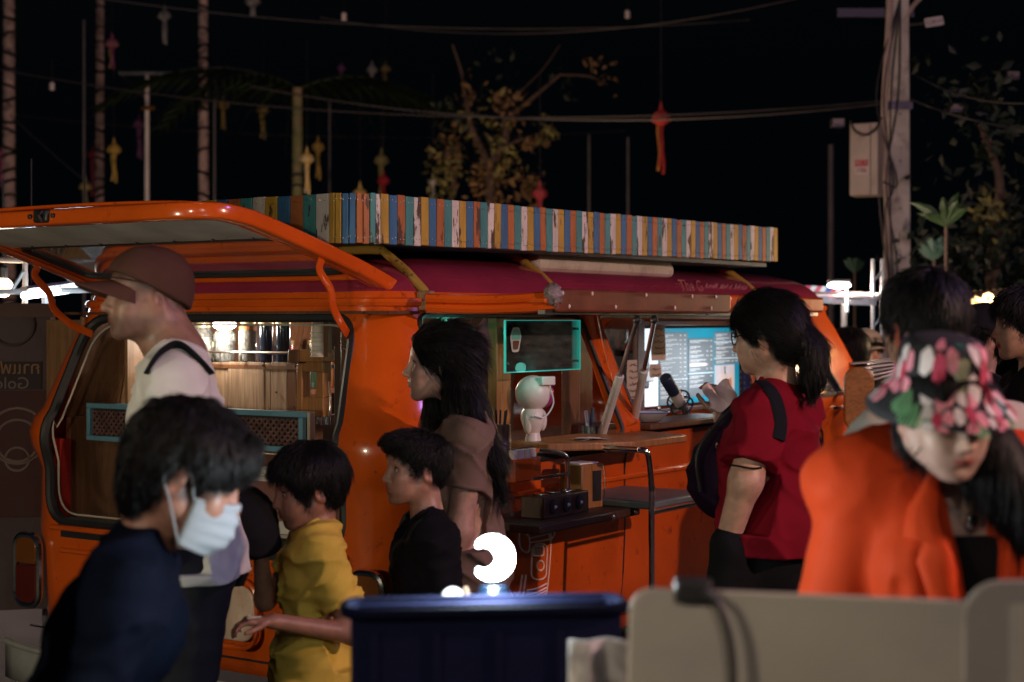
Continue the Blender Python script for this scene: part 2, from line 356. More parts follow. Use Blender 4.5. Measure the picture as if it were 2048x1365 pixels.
# tailgate (swung up): a shell 1.45 wide, hinged on the roof edge
HP=[(.27,1.715),(.17,1.752),(.06,1.79),(-.06,1.826),(-.2,1.866),(-.34,1.905),(-.46,1.935),(-.56,1.952),(-.64,1.955)]      # outer profile x,z
def hz(x):
    for a,b in zip(HP,HP[1:]):
        if b[0]<=x<=a[0]: t=(a[0]-x)/(a[0]-b[0]); return a[1]+(b[1]-a[1])*t
    return HP[-1][1] if x<0 else HP[0][1]
def he(x): # half width
    u=max(0,(x-.17)/(-.81)); return .735 - .035*u - (max(0,u-.86)/.14)**2*.05
gate=tag(MB().build('tailgate',ORANGE,van) if False else bpy.data.objects.new('tailgate',None),None)
C.objects.link(gate); gate.parent=van
YT=YC
m=MB(); m.grid(lambda u,v:(-.262-.378*u, YT-he(-.262-.378*u)+2*he(-.262-.378*u)*v, hz(-.262-.378*u)+.018*math.sin(math.pi*v)**.5),10,22)
for sg in (-1,1): m.grid(lambda u,v:(.17-.432*u, YT+sg*(he(.17-.432*u)-.085*v), hz(.17-.432*u)+.004+.01*v),10,3)
m.grid(lambda u,v:(.17-.06*u, YT-.66+1.32*v, hz(.17-.06*u)+.014),2,4)
m.build('outer_skin',ORANGE,gate,solid=.008)
def rim_path():
    a=[]; cr=.13; xe=-.645
    for k in range(12): x=.25+(xe+cr-.25)*k/11; a.append((x,he(x)-.03))
    e=a[-1][1]
    for k in range(1,9): t=k/8*math.pi/2; a.append((xe+cr-cr*math.sin(t),e-cr+cr*math.cos(t)))
    return a
ra=rim_path(); full=[(x,YT-w) for x,w in ra]+[(ra[-1][0],YT-ra[-1][1]+(2*ra[-1][1])*k/10) for k in range(1,10)]+[(x,YT+w) for x,w in reversed(ra)]
MB().tube([(x,y,hz(max(x,-.64))-.016-.010*max(0,(-.45-x)/.2)) for x,y in full],.033,20,flat=(1.0,.80),sq=.42).build('frame_rim',ORANGE,gate,smooth=60)
MB().tube([(x+.045 if x<-.5 else x,YT+(y-YT)*.955,hz(max(x,-.64))-.036) for x,y in full],.006,6).build('frame_lip',ORANGE,gate)
m=MB(); m.bb((.13,YT-.68,hz(.13)-.03),(.17,YT+.68,hz(.15)+.004)); m.build('hinge_bar',ORANGE,gate,bevel=.008)
MB().grid(lambda u,v:(.10-.36*u, YT-.65+1.30*v, hz(.10-.36*u)-.012),6,4).build('window_pane',GLASS,gate)
m=MB(); m.tube([(.10-.36*x,YT-.65+1.3*y,hz(.10-.36*x)-.014) for x,y in rrect(0,0,1,1,.12,6)],.011,6,closed=True); m.build('window_rubber',BLACKR,gate)
bodyskin=None
GREY=M('grey_lining_cloth',(.46,.43,.41),.9,var=.2,bump=.3,bs=300)
m=MB(); m.grid(lambda u,v:(-.27-.29*u, YT-.655+1.31*v, hz(-.27-.29*u)-.022-.012*math.sin(math.pi*u)+.004*math.sin(v*37)*u),8,40); m.build('lining_cloth',GREY,gate)
for k in range(7):
    MB().ball((-.285,YT-.55+.18*k,hz(-.285)-.027),.005,8,6).build('lining_stud',DARKPL,gate)
lt=MB().bb((-.690,YT-.035,1.912),(-.668,YT+.035,1.955)).build('latch',DARKPL,gate,bevel=.008); MB().tube([(-.69,YT-.012,1.947),(-.705,YT-.012,1.935),(-.69,YT-.012,1.915)],.007,6).build('latch_hook',STEEL,lt)
for s_ in (-1,1): MB().lathe([(.008,0),(.008,.006),(.004,.008)],10,mt=Matrix.Translation((-.680,YT+s_*.055,1.934))@Matrix.Rotation(R(-90),4,'Y')).build('latch_screw',DARKPL,gate)
for s_ in (-1,1):
    y=YT+s_*.70
    m=MB(); m.tube(bez([(-.12,y,1.80),(-.13,y,1.76),(-.07,y-s_*.005,1.70),(-.05,y-s_*.01,1.64),(.02,y-s_*.03,1.58),(.09,y-s_*.06,1.545)],6),.014,6,flat=(.35,1.2)); m.build('hinge_arm',ORANGE,gate)
# roof struts and the board box belong to the roof rack
rack=thing('roof_rack_sign_box','painted wooden board box on roof rack above the orange van','roof rack',mw=VAN)
def strut(x,y=.1,s=1):
    a=MB(); yy=(lambda q:q if s>0 else WD-q)
    a.tube([(x,yy(.10),1.645),(x,yy(.115),1.70),(x,yy(.19),1.765),(x,yy(.30),1.843),(x,yy(.36),1.848),(x,yy(.7),1.848)],.017,8,flat=(1,.7)); a.build('strut',YELLOWM,rack,smooth=60)
    MB().bb((x-.022,min(yy(.085),yy(.135)),1.63),(x+.022,max(yy(.085),yy(.135)),1.70)).build('gutter_clamp',M('worn_clamp',(.32,.17,.08),.5,dirt=((.04,.04,.04),30,.5,.1)),rack,bevel=.006)
for x in (.285,1.15,2.98):
    strut(x); strut(x,s=-1)
RX0,RX1,RY0,RY1,RZ0,RZ1=-.06,3.14,.13,WD-.16,1.852,2.018
BC=[(.30,.14,.03),(.03,.11,.24),(.30,.09,.03),(.05,.17,.19),(.42,.37,.33)]
BC=[(.46,.29,.035),(.035,.14,.27),(.40,.13,.035),(.055,.25,.24),(.62,.58,.50)]
BM=[]
for i,c in enumerate(BC):
    BM.append(M('board_paint_%d'%i,c,.6,var=.22,vs=20,bump=.5,bs=90,stretch=(1,1,.25),dirt=((.075,.04,.025),22,[.61,.63,.57,.61,.53][i],.03),dist=.004))
MB().bb((RX0+.03,RY0+.03,RZ0+.008),(RX1-.01,RY1-.03,RZ0+.026)).build('base_panel',M('blue_base_board',(.03,.06,.10),.6),rack)
BMESH={}
def board(p,q,wd,ci,h=RZ1-RZ0,skip=False,dz=0):
    key=(round(wd,3),ci)
    if key not in BMESH:
        me=MB().bb((-wd/2+.0012,-.008,0),(wd/2-.0012,.008,h)).mesh('board'); finish(me,BM[ci],0); BMESH[key]=me
    o=bpy.data.objects.new('board',BMESH[key]); C.objects.link(o); o.parent=rack
    o.location=(p[0],p[1],RZ0+.011*p[0]+dz+random.uniform(-.002,.002)); o.rotation_euler=(random.uniform(-.008,.008),0,q); md=o.modifiers.new('b','BEVEL'); md.width=.002; md.segments=1
    return o
scr=MB()
def screws(p,q,n2=(.02,.145)):
    for z in n2:
        for dx in (-.008,.01): 
            c=Vector((p[0],p[1],RZ0+.011*p[0]+z+random.uniform(-.004,.004)))+Matrix.Rotation(q,3,'Z')@Vector((dx,-.0085,0)); scr.ball(c,(.0025,.0025,.0025),5,3)
i=0; wB=.056; y=RY1-.03
order=[0,1,2,3,4]
while y>RY0+.12:                      # rear face
    board((RX0,y-wB/2),R(-90),wB,order[i%5]); screws((RX0,y-wB/2),R(-90)); y-=wB+.001; i+=1
# rounded corner of narrow boards
cr=y-RY0; nC=8
for k in range(nC):
    a=(k+.5)/nC*math.pi/2; px=RX0+cr-cr*math.cos(a); py=RY0+cr-cr*math.sin(a)
    board((px,py),R(-90)+a,cr*math.pi/2/nC,[0,0,1,1,2,2,3,4][k]); screws((px,py),R(-90)+a)
x=RX0+cr; i=0; wS=.043
while x<RX1:
    ci=[0,1,2,3,4][i%5]; w_=wS*random.uniform(.96,1.05); board((x+w_/2,RY0),0,w_,ci); screws((x+w_/2,RY0),0); x+=w_+.001; i+=1
RXE=x
yy=RY0+.03
while yy<RY1-.04: board((RXE-.01,yy+.028),R(90),.056,random.randrange(5)); yy+=.057
xx=RX0+.05
while xx<RXE-.03: board((xx+.028,RY1),R(180),.056,random.randrange(5)); xx+=.057
scr.build('board_screws',STEEL,rack); rack.children[-1]['kind']='stuff'
# rolled awning under the rack
m=MB(); m.lathe([(.03,0),(.047,.01),(.047,1.12),(.03,1.13)],18,mt=Matrix.Translation((1.22,.30,1.822))@Matrix.Rotation(R(90),4,'Y')); m.build('rolled_awning',M('canvas_white',(.55,.52,.47),.8,var=.15,dirt=((.3,.27,.24),12,.5,.2)),rack)
# side awning panel, raised on gas struts
pan=bpy.data.objects.new('side_flap',None); C.objects.link(pan); pan.parent=van
def flap(x0,x1,yo,name,mat,z0,z1,th=.022):
    mt=Matrix.Translation((0,.10,z0)); k=math.atan2(z1-z0,.10-yo)
    m=MB(); m.bb((x0,yo,z1-th),(x1,yo+.03,z1+.062)); m.build(name,mat,pan,bevel=.008)
LEATH=M('brown_leatherette',(.16,.045,.022),.38,var=.25,vs=7,bump=.25,bs=60,dirt=((.06,.02,.015),6,.55,.2))
m=MB()
for (p,q) in (((.42,-.34),(2.06,-.34)),): m.bb((.36,-.33,1.655),(2.62,.10,1.672))
m.build('flap_panel',ORANGE,pan,bevel=.005)
MB().bb((.405,-.352,1.625),(1.70,-.328,1.705)).build('leatherette_edge',LEATH,pan,bevel=.01,seg=3)
MB().bb((1.702,-.350,1.632),(2.64,-.328,1.700)).build('painted_edge',ORANGE,pan,bevel=.012,seg=3)
MB().bb((.36,-.33,1.618),(2.62,-.30,1.632)).build('lower_rail',STEEL,pan)
for (x,z) in ((.43,1.69),(.47,1.645),(.62,1.69),(.78,1.645),(1.0,1.69),(1.22,1.645),(1.36,1.69),(1.56,1.69),(1.52,1.645)):
    MB().ball((x,-.355,z),(.005,.004,.008),8,6).build('rivet',M('rivet_pale',(.7,.6,.55),.35),pan)
m=MB(); 
for dz in (0,.032):
    m.tube(bez([(.22,.06,1.640+dz),(.3,-.10,1.636+dz),(.36,-.24,1.640+dz),(.41,-.33,1.650+dz)],6),.017,8)
m.build('curved_end_rail',ORANGE,pan)
# crumpled plastic wrap at the rail joint
m=MB(); m.ball((.40,-.335,1.685),(.034,.03,.036),16,12); pw=m.build('plastic_wrap',M('clear_plastic_wrap',(.30,.25,.25),.08,var=.2,bump=1.,bs=45,dist=.02),pan)
pwv=pw.data.vertices
for v_ in pwv: v_.co+=Vector((random.uniform(-1,1),random.uniform(-1,1),random.uniform(-1,1)))*.007
for (xt,yt,zt,xb,yb,zb) in ((1.03,-.30,1.60,1.27,-.005,1.15),(1.16,-.30,1.60,1.52,-.005,1.18)):
    a=Vector((xt,yt,zt)); b=Vector((xb,yb,zb)); mid=a.lerp(b,.47)
    g=MB().tube([mid,b],.017,10).build('gas_strut',M('strut_white',(.62,.62,.58),.35,dirt=((.3,.3,.3),20,.6,.1)),pan)
    MB().tube([a,mid],.009,8).build('strut_rod',STEEL,g)
    MB().ball(a,.016,8,6).build('strut_joint',DARKPL,g)
# pillar base bulge, seams and door furniture
m=MB(); m.tube(bez([(1.33,.085,1.62),(1.37,.06,1.42),(1.42,.02,1.25),(1.43,-.035,1.17)],6),[.03]*6+[.032]*6+[.036]*6+[.042],10); m.build('door_pillar',ORANGE,van)
for x in (.30,1.43,2.80,3.78):
    MB().tube([(x,inset(z)-.006+(-.011),z) for z in (.42,.6,.8,1.0,1.06,1.1,1.15,1.2,1.24)],.0045,5).build('door_seam',BLACKR,van)
MB().bb((.31,-.0295,.965),(2.79,-.0165,.985)).build('waist_crease',ORANGE,van,bevel=.005)
MB().bb((.32,-.020,.43),(2.78,-.0175,.434)).build('sill_seam',BLACKR,van)
fm=MB(); fm.tube([(x,inset(z)-.012,z) for x,z in DOORW],.014,8,closed=True); fm.build('door_window_rubber',BLACKR,van)
MB().add([(x,inset(z)+.0,z) for x,z in DOORW],[tuple(range(len(DOORW)))]).build('door_window_pane',GLASS,van,smooth=0)
MB().add([(nose(L-inset(z),z),y,z) for y,z in FRONTW],[tuple(range(len(FRONTW)))]).build('windscreen_pane',GLASS,van,smooth=0)
MB().tube([(3.18,.07,1.24),(3.18,.10,1.60)],.010,6).build('quarter_window_post',CHROME,van)
MB().tube([(3.48,-.035,1.155),(3.50,-.07,1.155),(3.58,-.07,1.155),(3.60,-.035,1.155)],.010,8).build('door_handle',CHROME,van)
MB().tube([(3.22,-.022,.96),(3.25,-.024,1.05),(3.32,-.03,1.09),(3.39,-.024,1.04),(3.4,-.022,.96)],.006,6).build('emblem_outline',DARKPL,van)
MB().tube([(3.31+.085*math.cos(t*math.pi/8),-.022,.93+.10*math.sin(t*math.pi/8)) for t in range(16)],.008,6,closed=True).build('emblem_ring',DARKPL,van)
# wooden wing mirror
MIR=M('mirror_wood',(.42,.19,.05),.35)
wm=MB().prism(rrect(-.075,-.16,.075,.16,.065,8),.045,Matrix.Translation((3.50,-.17,1.205))@Matrix.Rotation(R(-65),4,'Z')@Matrix.Rotation(R(90),4,'X')).build('wing_mirror',wood('mirror_wood_grain',(.45,.2,.05),(.27,.11,.025),.35,axis=1),van,bevel=.012,seg=3)
MB().tube([(3.55,-.02,1.22),(3.56,-.10,1.23),(3.52,-.15,1.21)],.010,8).build('mirror_arm',CHROME,wm)
# ================================================================ inside the van
def rp(px,py,X):
    """van coordinates of a photo direction on the plane x = X"""
    dx=(px-CX)/F; d=(X+O.x*U.x+O.y*U.y)/(dx*U.x+U.y); P=Vector((dx*d,d,CH+(HY-py)/F*d)); return VAN.inverted()@P
def sp(px,py,Y):
    dx=(px-CX)/F; d=(Y+O.x*V.x+O.y*V.y)/(dx*V.x+V.y); P=Vector((dx*d,d,CH+(HY-py)/F*d)); return VAN.inverted()@P
def rbox(m,px0,px1,py0,py1,X,dep):
    a=rp(px0,py1,X); b=rp(px1,py0,X); return m.bb((X,b.y,a.z),(X+dep,a.y,b.z))
def sbox(m,px0,px1,py0,py1,Y,dep):
    a=sp(px0,py1,Y); b=sp(px1,py0,Y); return m.bb((a.x,Y,a.z),(b.x,Y+dep,b.z))
# --- rear: fixed joinery seen through the tailgate, parts of the van
RW=.50
cab=bpy.data.objects.new('plank_partition',None); C.objects.link(cab); cab.parent=van
edges=[330,366,425,455,528,541,574,592]
for i,(a,b) in enumerate(zip(edges,edges[1:])):
    m=MB(); rbox(m,a+.6,b-.6,726+random.uniform(-1,1),1010,RW+random.uniform(0,.006),.02); m.build('plank',W_LT if i not in(1,6) else W_BR,cab,bevel=.002)
for (px,py) in ((526,731),(553,785),(590,733),(588,815)):
    c=rp(px,py,RW); MB().ball((RW-.002,c.y,c.z),.004,6,5).build('nail',DARKPL,cab)
m=MB(); a=rp(300,728,RW); b=rp(600,728,RW); m.bb((RW,b.y,a.z-.01),(RW+.28,a.y,a.z+.004)); m.build('jar_shelf',W_BR,van)
m=MB(); a=rp(395,704,RW-.01); b=rp(577,706,RW-.01); m.tube([a,b],.005,8)
for px in (400,440,482,576): 
    q=rp(px,705,RW-.01); m.tube([q,(q.x,q.y,q.z-.035)],.003,6)
m.build('shelf_rail',STEEL,van)
# left lining and red inner strip
m=MB(); m.bb((.04,WD-.17,.84),(.09,WD-.135,1.14)); m.build('inner_red_strip',M('red_paint',(.35,.02,.015),.4),van)
m=MB(); m.bb((.17,WD-.40,.76),(.42,WD-.385,1.60)); m.build('cupboard_side',W_ROOM,van)
m=MB(); rbox(m,92,178,640,1042,.22,.02); m.build('cupboard_front',W_ROOM,van,bevel=.004)
m=MB(); rbox(m,96,180,874,876,.215,.006); m.build('cupboard_seam',W_DK,van)
for px in (114,151): c=rp(px,872 if px>130 else 876,.214); MB().ball((.214,c.y,c.z),.005,6,5).build('cupboard_screw',DARKPL,van)
m=MB(); rbox(m,182,300,640,1040,.62,.02); m.build('dark_back_board',W_DK,van)
m=MB(); rbox(m,300,345,640,800,.58,.02); m.build('grained_board',wood('grained_wood',(.22,.10,.045),(.10,.045,.02),.5),van)
# right hand wooden frame, posts with bolts
m=MB(); rbox(m,593,604,728,850,.40,.05); rbox(m,604,646,722,744,.402,.05); rbox(m,604,646,796,832,.402,.05); rbox(m,632,646,745,795,.404,.05); m.build('wooden_frame',W_GD,van,bevel=.003)
m=MB(); rbox(m,576,597,700,727,.36,.08); m.build('frame_block',W_BR,van,bevel=.003)
m=MB(); rbox(m,598,645,700,724,.365,.08); m.build('frame_block',W_GD,van,bevel=.003)
m=MB(); rbox(m,681,697,655,853,.20,.03); pb=m.build('bolt_post',W_BR,van,bevel=.003)
for py in (662,700,738,778,814,838): c=rp(690,py,.198); MB().ball((.198,c.y,c.z),(.004,.007,.007),8,6).build('bolt',CHROME,pb)
m=MB(); rbox(m,668,680,690,880,.24,.03); m.build('post',W_DK,van,bevel=.003)
m=MB(); rbox(m,646,668,830,960,.5,.03); m.build('dark_panel',W_DK,van)
m=MB(); rbox(m,646,690,640,700,.7,.03); m.build('dark_panel',W_DK,van)
m=MB(); a=rp(651,650,.3); m.box((.3,a.y-.01,a.z-.03),(.02,.02,.17),None); m.build('leaning_stick',W_BR,van)
# drawer fronts and strips under the woven panel
m=MB(); rbox(m,330,688,918,942,.14,.03); m.build('drawer_rail',W_BR,van,bevel=.003)
m=MB(); rbox(m,330,580,938,948,.13,.03); m.build('white_strip',M('white_strip_paint',(.6,.55,.52),.5),van,bevel=.002)
m=MB(); rbox(m,330,690,950,1052,.16,.03); m.build('drawer_front',M('pinkish_brown_panel',(.20,.085,.07),.5),van,bevel=.003)
m=MB(); rbox(m,330,610,1048,1060,.10,.03); m.build('white_strip',MATS['white_strip_paint'],van,bevel=.002)
# jars
def jar(px,py0,py1,wpx,label,content,cc,lid=(.6,.55,.4),X=RW+.06,group='jars on the van shelf'):
    b=rp(px,py1,X); t_=rp(px,py0,X); h=t_.z-b.z; r=wpx/2/F*((VAN@b).y)
    t=vthing('storage_jar',label,'jar',X,b.y,b.z,group=group)
    MB().lathe([(r*.9,0),(r,.01),(r,h*.72),(r*.75,h*.82),(r*.72,h*.86)],20).build('glass_wall',glass('jar_glass',(.9,.95,.95),.25),t)
    MB().lathe([(r*.86,.006),(r*.93,.012),(r*.93,h*content),(r*.1,h*content+.004)],18).build('contents',M('jar_%s'%label[:14],cc,.7,var=.4,vs=60,bump=.6,bs=120),t)
    MB().lathe([(r*.8,h*.86),(r*.82,h*.87),(r*.82,h*.97),(r*.7,h)],20).build('lid',M('jar_lid%.2f'%lid[0],lid,.35,.6),t)
    return t
jar(405,645,724,42,'wide glass jar with pale contents nearest the cap man',.62,(.45,.44,.40))
jar(449,648,724,44,'glass jar of dark grey beans below the glowing bulb',.55,(.07,.07,.075),(.75,.7,.6))
jar(496,640,726,38,'glass jar of amber syrup right of the glowing bulb',.85,(.22,.07,.015),(.4,.35,.2))
jar(373,648,724,26,'narrow dark glass jar behind the cap man neck',.7,(.02,.02,.025))
for px in (532,566):
    b=rp(px,726,RW+.08); t_=rp(px,640,RW+.08); h=t_.z-b.z
    t=vthing('tall_canister','tall dark canister %s on the van shelf'%('beside the amber jar' if px<550 else 'beside the wooden post'),'canister',RW+.08,b.y,b.z,group='tall dark canisters')
    MB().lathe([(.028,0),(.03,.005),(.03,h*.9),(.03,h*.9)],18).build('wall',M('dark_glossy',(.012,.016,.03),.12),t); MB().lathe([(.031,h*.9),(.031,h),(.02,h+.003)],18).build('lid',M('jar_lid0.40'),t)
b=rp(638,714,.30); t=vthing('paper_cup_stack','stack of upturned paper cups on the wooden frame','cups',.30,b.y,b.z)
for k in range(6): MB().lathe([(.032,k*.0165),(.032,k*.0165+.004),(.0285,k*.0165+.006),(.026,k*.0165+.055)],18).build('cup',M('paper_white',(.62,.55,.48),.7),t)
b=rp(645,850,.42); t=vthing('cutlery_bunch','bunch of metal spoons hanging by the wooden post','cutlery',.42,b.y,b.z)
for k in range(7): 
    x=random.uniform(-.02,.02); MB().tube([(x,.03-.01*k,.0),(x+.004,.03-.01*k,.10),(x,.028-.01*k,.16)],[.009,.004,.003],6,flat=(1,.4)).build('spoon',CHROME,t)
# rattan panel with blue frame, leaning in the opening
p0=rp(172,908,.12); p1=rp(613,908,.12); ztop=rp(613,822,.12).z; zt2=rp(172,806,.12).z
t=vthing('woven_panel','woven rattan panel in a blue wooden frame across the tailgate opening','panel',.12,p1.y,p1.z)
wl=p0.y-p1.y; hh=.145
BLUEP=M('pale_blue_paint',(.10,.24,.32),.55,dirt=((.05,.1,.13),20,.6,.1))
for (lo,hi,mat) in (((0,0,0),(.03,wl,.02),BLUEP),((0,0,hh-.02),(.03,wl,hh),BLUEP),((0.001,.02,.02),(.03,.04,hh-.02),BLUEP),((0,wl-.02,.02),(.03,wl,hh-.02),BLUEP),((.0,-.014,0),(.03,-.001,hh),M('cream_trim'))):
    MB().bb(lo,hi).build('frame_bar',mat,t,bevel=.003)
m=MB(); rc=random.Random(3)
stp=.0135
for i in range(int((wl-.06)/stp)):
    for j in range(int((hh-.04)/stp)):
        y=.045+stp*(i+.5); z=.022+stp*(j+.5)
        a=R(45) if (i+j)%2 else R(-45)
        m.ball((0,0,0),(.004,.0105,.0052),6,4,mt=Matrix.Translation((.014+(.003 if (i+j)%2 else 0),y,z))@Matrix.Rotation(a,4,'X'))
o=m.build('rattan_weave',M('rattan_brown',(.12,.06,.055),.32,var=.4,vs=40),t); o['kind']='stuff'
MB().bb((.02,.02,.01),(.026,wl-.02,hh-.01)).build('backing',M('dark_backing',(.02,.012,.012),.8),t)
# the lit bulb hanging inside over the jars
b=rp(449,650,RW-.02); t=vthing('hanging_bulb','glowing white bulb hanging over the jars in the van','lamp',RW-.02,b.y,1.62)
MB().ball((0,0,b.z-1.62),(.04,.052,.022),14,10).build('bulb',glow('bulb_white',(1,.93,.78),14),t)
MB().tube([(0,0,0),(0,0,b.z-1.62+.02)],.012,8).build('holder',M('jar_lid0.40'),t)
plight('bulb_light',t,(-.03,0,b.z-1.62-.03),7,(1,.88,.70),.03)
# --- side bar --------------------------------------------------------------
# worktop inside, back wall, posts
MB().bb((.30,.10,1.10),(2.75,.62,1.125)).build('inner_worktop',W_DK,van,bevel=.003)
m=MB(); sbox(m,994,1022,636,882,.10,.04); m.build('bar_post',W_GD,van,bevel=.003)
m=MB(); sbox(m,1140,1160,640,875,.12,.04); m.build('bar_post',W_BR,van,bevel=.003)
m=MB(); sbox(m,1160,1185,640,875,.3,.04); m.build('bar_post',W_BR,van,bevel=.003)
m=MB(); m.tube([sp(1195,640,.09),sp(1240,840,.03)],.022,6,flat=(.8,.4)); m.build('slanted_batten',W_GD,van)
m=MB(); sbox(m,1250,1480,812,826,.62,.03); sbox(m,1300,1480,642,652,.62,.03); sbox(m,1276,1290,640,860,.58,.03); m.build('sign_frame_rail',W_BR,van,bevel=.003)
# folded-out ledges
t=sp(1072,886,-.16)
lg=MB().prism([(.74,-.10),(1.0,-.30),(1.42,-.30),(1.52,-.05),(1.52,.08),(.70,.08)],.03,Matrix.Translation((0,0,1.125))).build('serving_ledge',W_GD,van,bevel=.006)
MB().bb((1.50,-.10,1.158),(2.26,.10,1.184)).build('serving_ledge',W_BR,van,bevel=.006)
MB().bb((.26,-.05,1.085),(1.5,.0,1.128)).build('ledge_rail',DARKPL,van,bevel=.004)
# lower shelf
lsh=MB().bb((.33,-.33,.888),(1.0,-.03,.918)).build('lower_shelf',W_DK,van,bevel=.006)
for (x,y,z) in ((.80,-.336,.90),(.96,-.336,.905)): MB().ball((x,y,z),(.014,.008,.014),12,8).build('shelf_bolt',CHROME,lsh)
m=MB(); m.tube([(.42,-.1,.888),(.42,-.1,.86),(.42,-.02,.78)],.012,8); m.build('shelf_bracket',DARKPL,lsh)
# line drawing on the door: white decal of a satchel-like suit and cord
DEC=M('decal_white',(.80,.60,.50),.5,bump=0)
def deco(name,pts,r=.0036,closed=False):
    Z=[]
    for px,py in pts:
        q=sp(px,py,-.018); Z.append((q.x,inset(q.z)-.0205 if q.z<1.1 else -.04,q.z))
    return MB().tube(Z,r,5,flat=(1,1),closed=closed).build(name,DEC,van)
deco('decal_line',bez([(1100,1040),(1101,1110),(1098,1170),(1094,1205),(1088,1222)],4))
deco('decal_line',bez([(1060,1076),(1080,1072),(1100,1066)],3)); deco('decal_line',bez([(1062,1085),(1082,1082),(1099,1078)],3))
deco('decal_line',[(1108,1048),(1108,1070),(1103,1078),(1098,1074),(1098,1052),(1103,1045)],closed=True)
deco('decal_line',rrect(1064,1088,1094,1160,12,3),closed=True)
deco('decal_line',rrect(1066,1093,1087,1112,3,2),closed=True)
for k in range(5): deco('decal_line',[(1069+k*3,1095),(1069+k*3,1110)],.0015)
deco('decal_ring',[(1082+7*math.cos(t/12*2*math.pi),1132+10*math.sin(t/12*2*math.pi)) for t in range(12)],closed=True)
for dy in (0,8,14,20): deco('decal_line',bez([(1056,1182+dy),(1076,1178+dy),(1096,1168+dy)],3))
deco('decal_line',bez([(1046,1040),(1038,1065),(1040,1095),(1056,1105),(1058,1080),(1050,1062),(1046,1048)],4))
deco('decal_line',bez([(1046,1150),(1042,1185),(1030,1200),(1046,1215),(1050,1185),(1054,1150)],4))
deco('decal_line',bez([(1020,1180),(1034,1205),(1026,1225),(1038,1236)],4))
m=MB(); P=[]
for px,py in [(1040,1210),(1064,1212),(1090,1204),(1094,1212),(1080,1222),(1060,1226),(1056,1240),(1034,1240)]:
    q=sp(px,py,-.018); P.append((q.x,q.z))
m.add([(x,inset(z)-.0185,z) for x,z in P]+[(x,inset(z)-.012,z) for x,z in P],[tuple(range(8)),tuple(range(15,7,-1))]+[(i,i+8,(i+1)%8+8,(i+1)%8) for i in range(8)]); m.build('decal_shoe',DEC,van,smooth=0)
# hand lettering along the roof edge
text('roof_lettering','The G',.085,M('faded_cream_paint',(.36,.10,.10),.5,bump=0),van,Matrix.Translation((2.32,.158,1.752))@Matrix.Rotation(R(54),4,'X'),extrude=.003,shear=.4)
rc=random.Random(8)
for k in range(3):   # the rest of the hand lettering is too scuffed to read
    x0=2.47+.15*k; pts=[(x0+.011*j,.158+.012*((j%2)*2-1)*rc.uniform(.3,1)*-.6,1.752+.017*((j%2)*2-1)*rc.uniform(.3,1)) for j in range(12)]
    MB().tube(bez(pts,3),.0028,4).build('scuffed_lettering',MATS['faded_cream_paint'],van)
# --- things on the bar ------------------------------------------------------
# acrylic shield with green edges
a=sp(1012,745,-.03); b=sp(1160,642,-.03); w_=b.x-a.x; h_=b.z-a.z
t=vthing('acrylic_shield','clear acrylic spit shield with glowing teal edges above the bar','screen',a.x,-.03,a.z)
MB().bb((0,0,0),(w_,.006,h_)).build('pane',glass('acrylic',(.88,.96,.96),.035),t)
EDG=M('acrylic_edge',(.05,.45,.38),.2,emit=(.05,.75,.6),es=.22)
m=MB(); m.bb((-.004,-.001,-.003),(0,.007,h_+.003)); m.build('edge',EDG,t); MB().bb((w_,-.001,-.003),(w_+.003,.007,h_+.003)).build('edge',EDG,t)
MB().bb((0,-.001,-.003),(w_,.007,0)).build('edge',EDG,t); MB().bb((0,-.001,h_),(w_,.007,h_+.003)).build('edge',EDG,t)
for (x,z) in ((.02,.03),(w_-.02,.03),(w_-.02,h_-.03)): MB().lathe([(.005,0),(.005,.012)],8,mt=Matrix.Translation((x,-.004,z))@Matrix.Rotation(R(-90),4,'X')).build('standoff',CHROME,t)
# flip-flop shaped stickers (plain)
for (px0,py0,px1,py1,lab,cc) in ((1020,655,1042,705,'teal sticker on the left of the acrylic shield',(.10,.42,.38)),):
    a2=sp(px0,py1,-.034); b2=sp(px1,py0,-.034)
    st=vthing('sticker',lab,'sticker',(a2.x+b2.x)/2,-.0345,(a2.z+b2.z)/2)
    w2=(b2.x-a2.x)/2; h2=(b2.z-a2.z)/2; RX=Matrix.Rotation(R(90),4,'X')
    MB().prism(roundpoly([(-w2*.7,-h2),(w2*.5,-h2),(w2,h2*.3),(w2*.6,h2),(-w2*.5,h2),(-w2,h2*.2)],.01),.0012,RX).build('backing',M('sticker_white',(.5,.52,.52),.5),st)
    MB().prism(roundpoly([(-w2*.8,0),(w2*.8,0),(w2*.85,h2*.4),(w2*.4,h2*.85),(-w2*.4,h2*.85),(-w2*.85,h2*.3)],.01),.0012,Matrix.Translation((0,-.0014,0))@RX).build('print',M('sticker_col%.2f'%cc[0],cc,.5),st)
    MB().prism(roundpoly([(-w2*.5,-h2*.8),(w2*.3,-h2*.8),(w2*.6,-.003),(-w2*.6,-.003)],.008),.0012,Matrix.Translation((0,-.0014,0))@RX).build('print',M('sticker_maroon',(.10,.03,.03),.5),st)
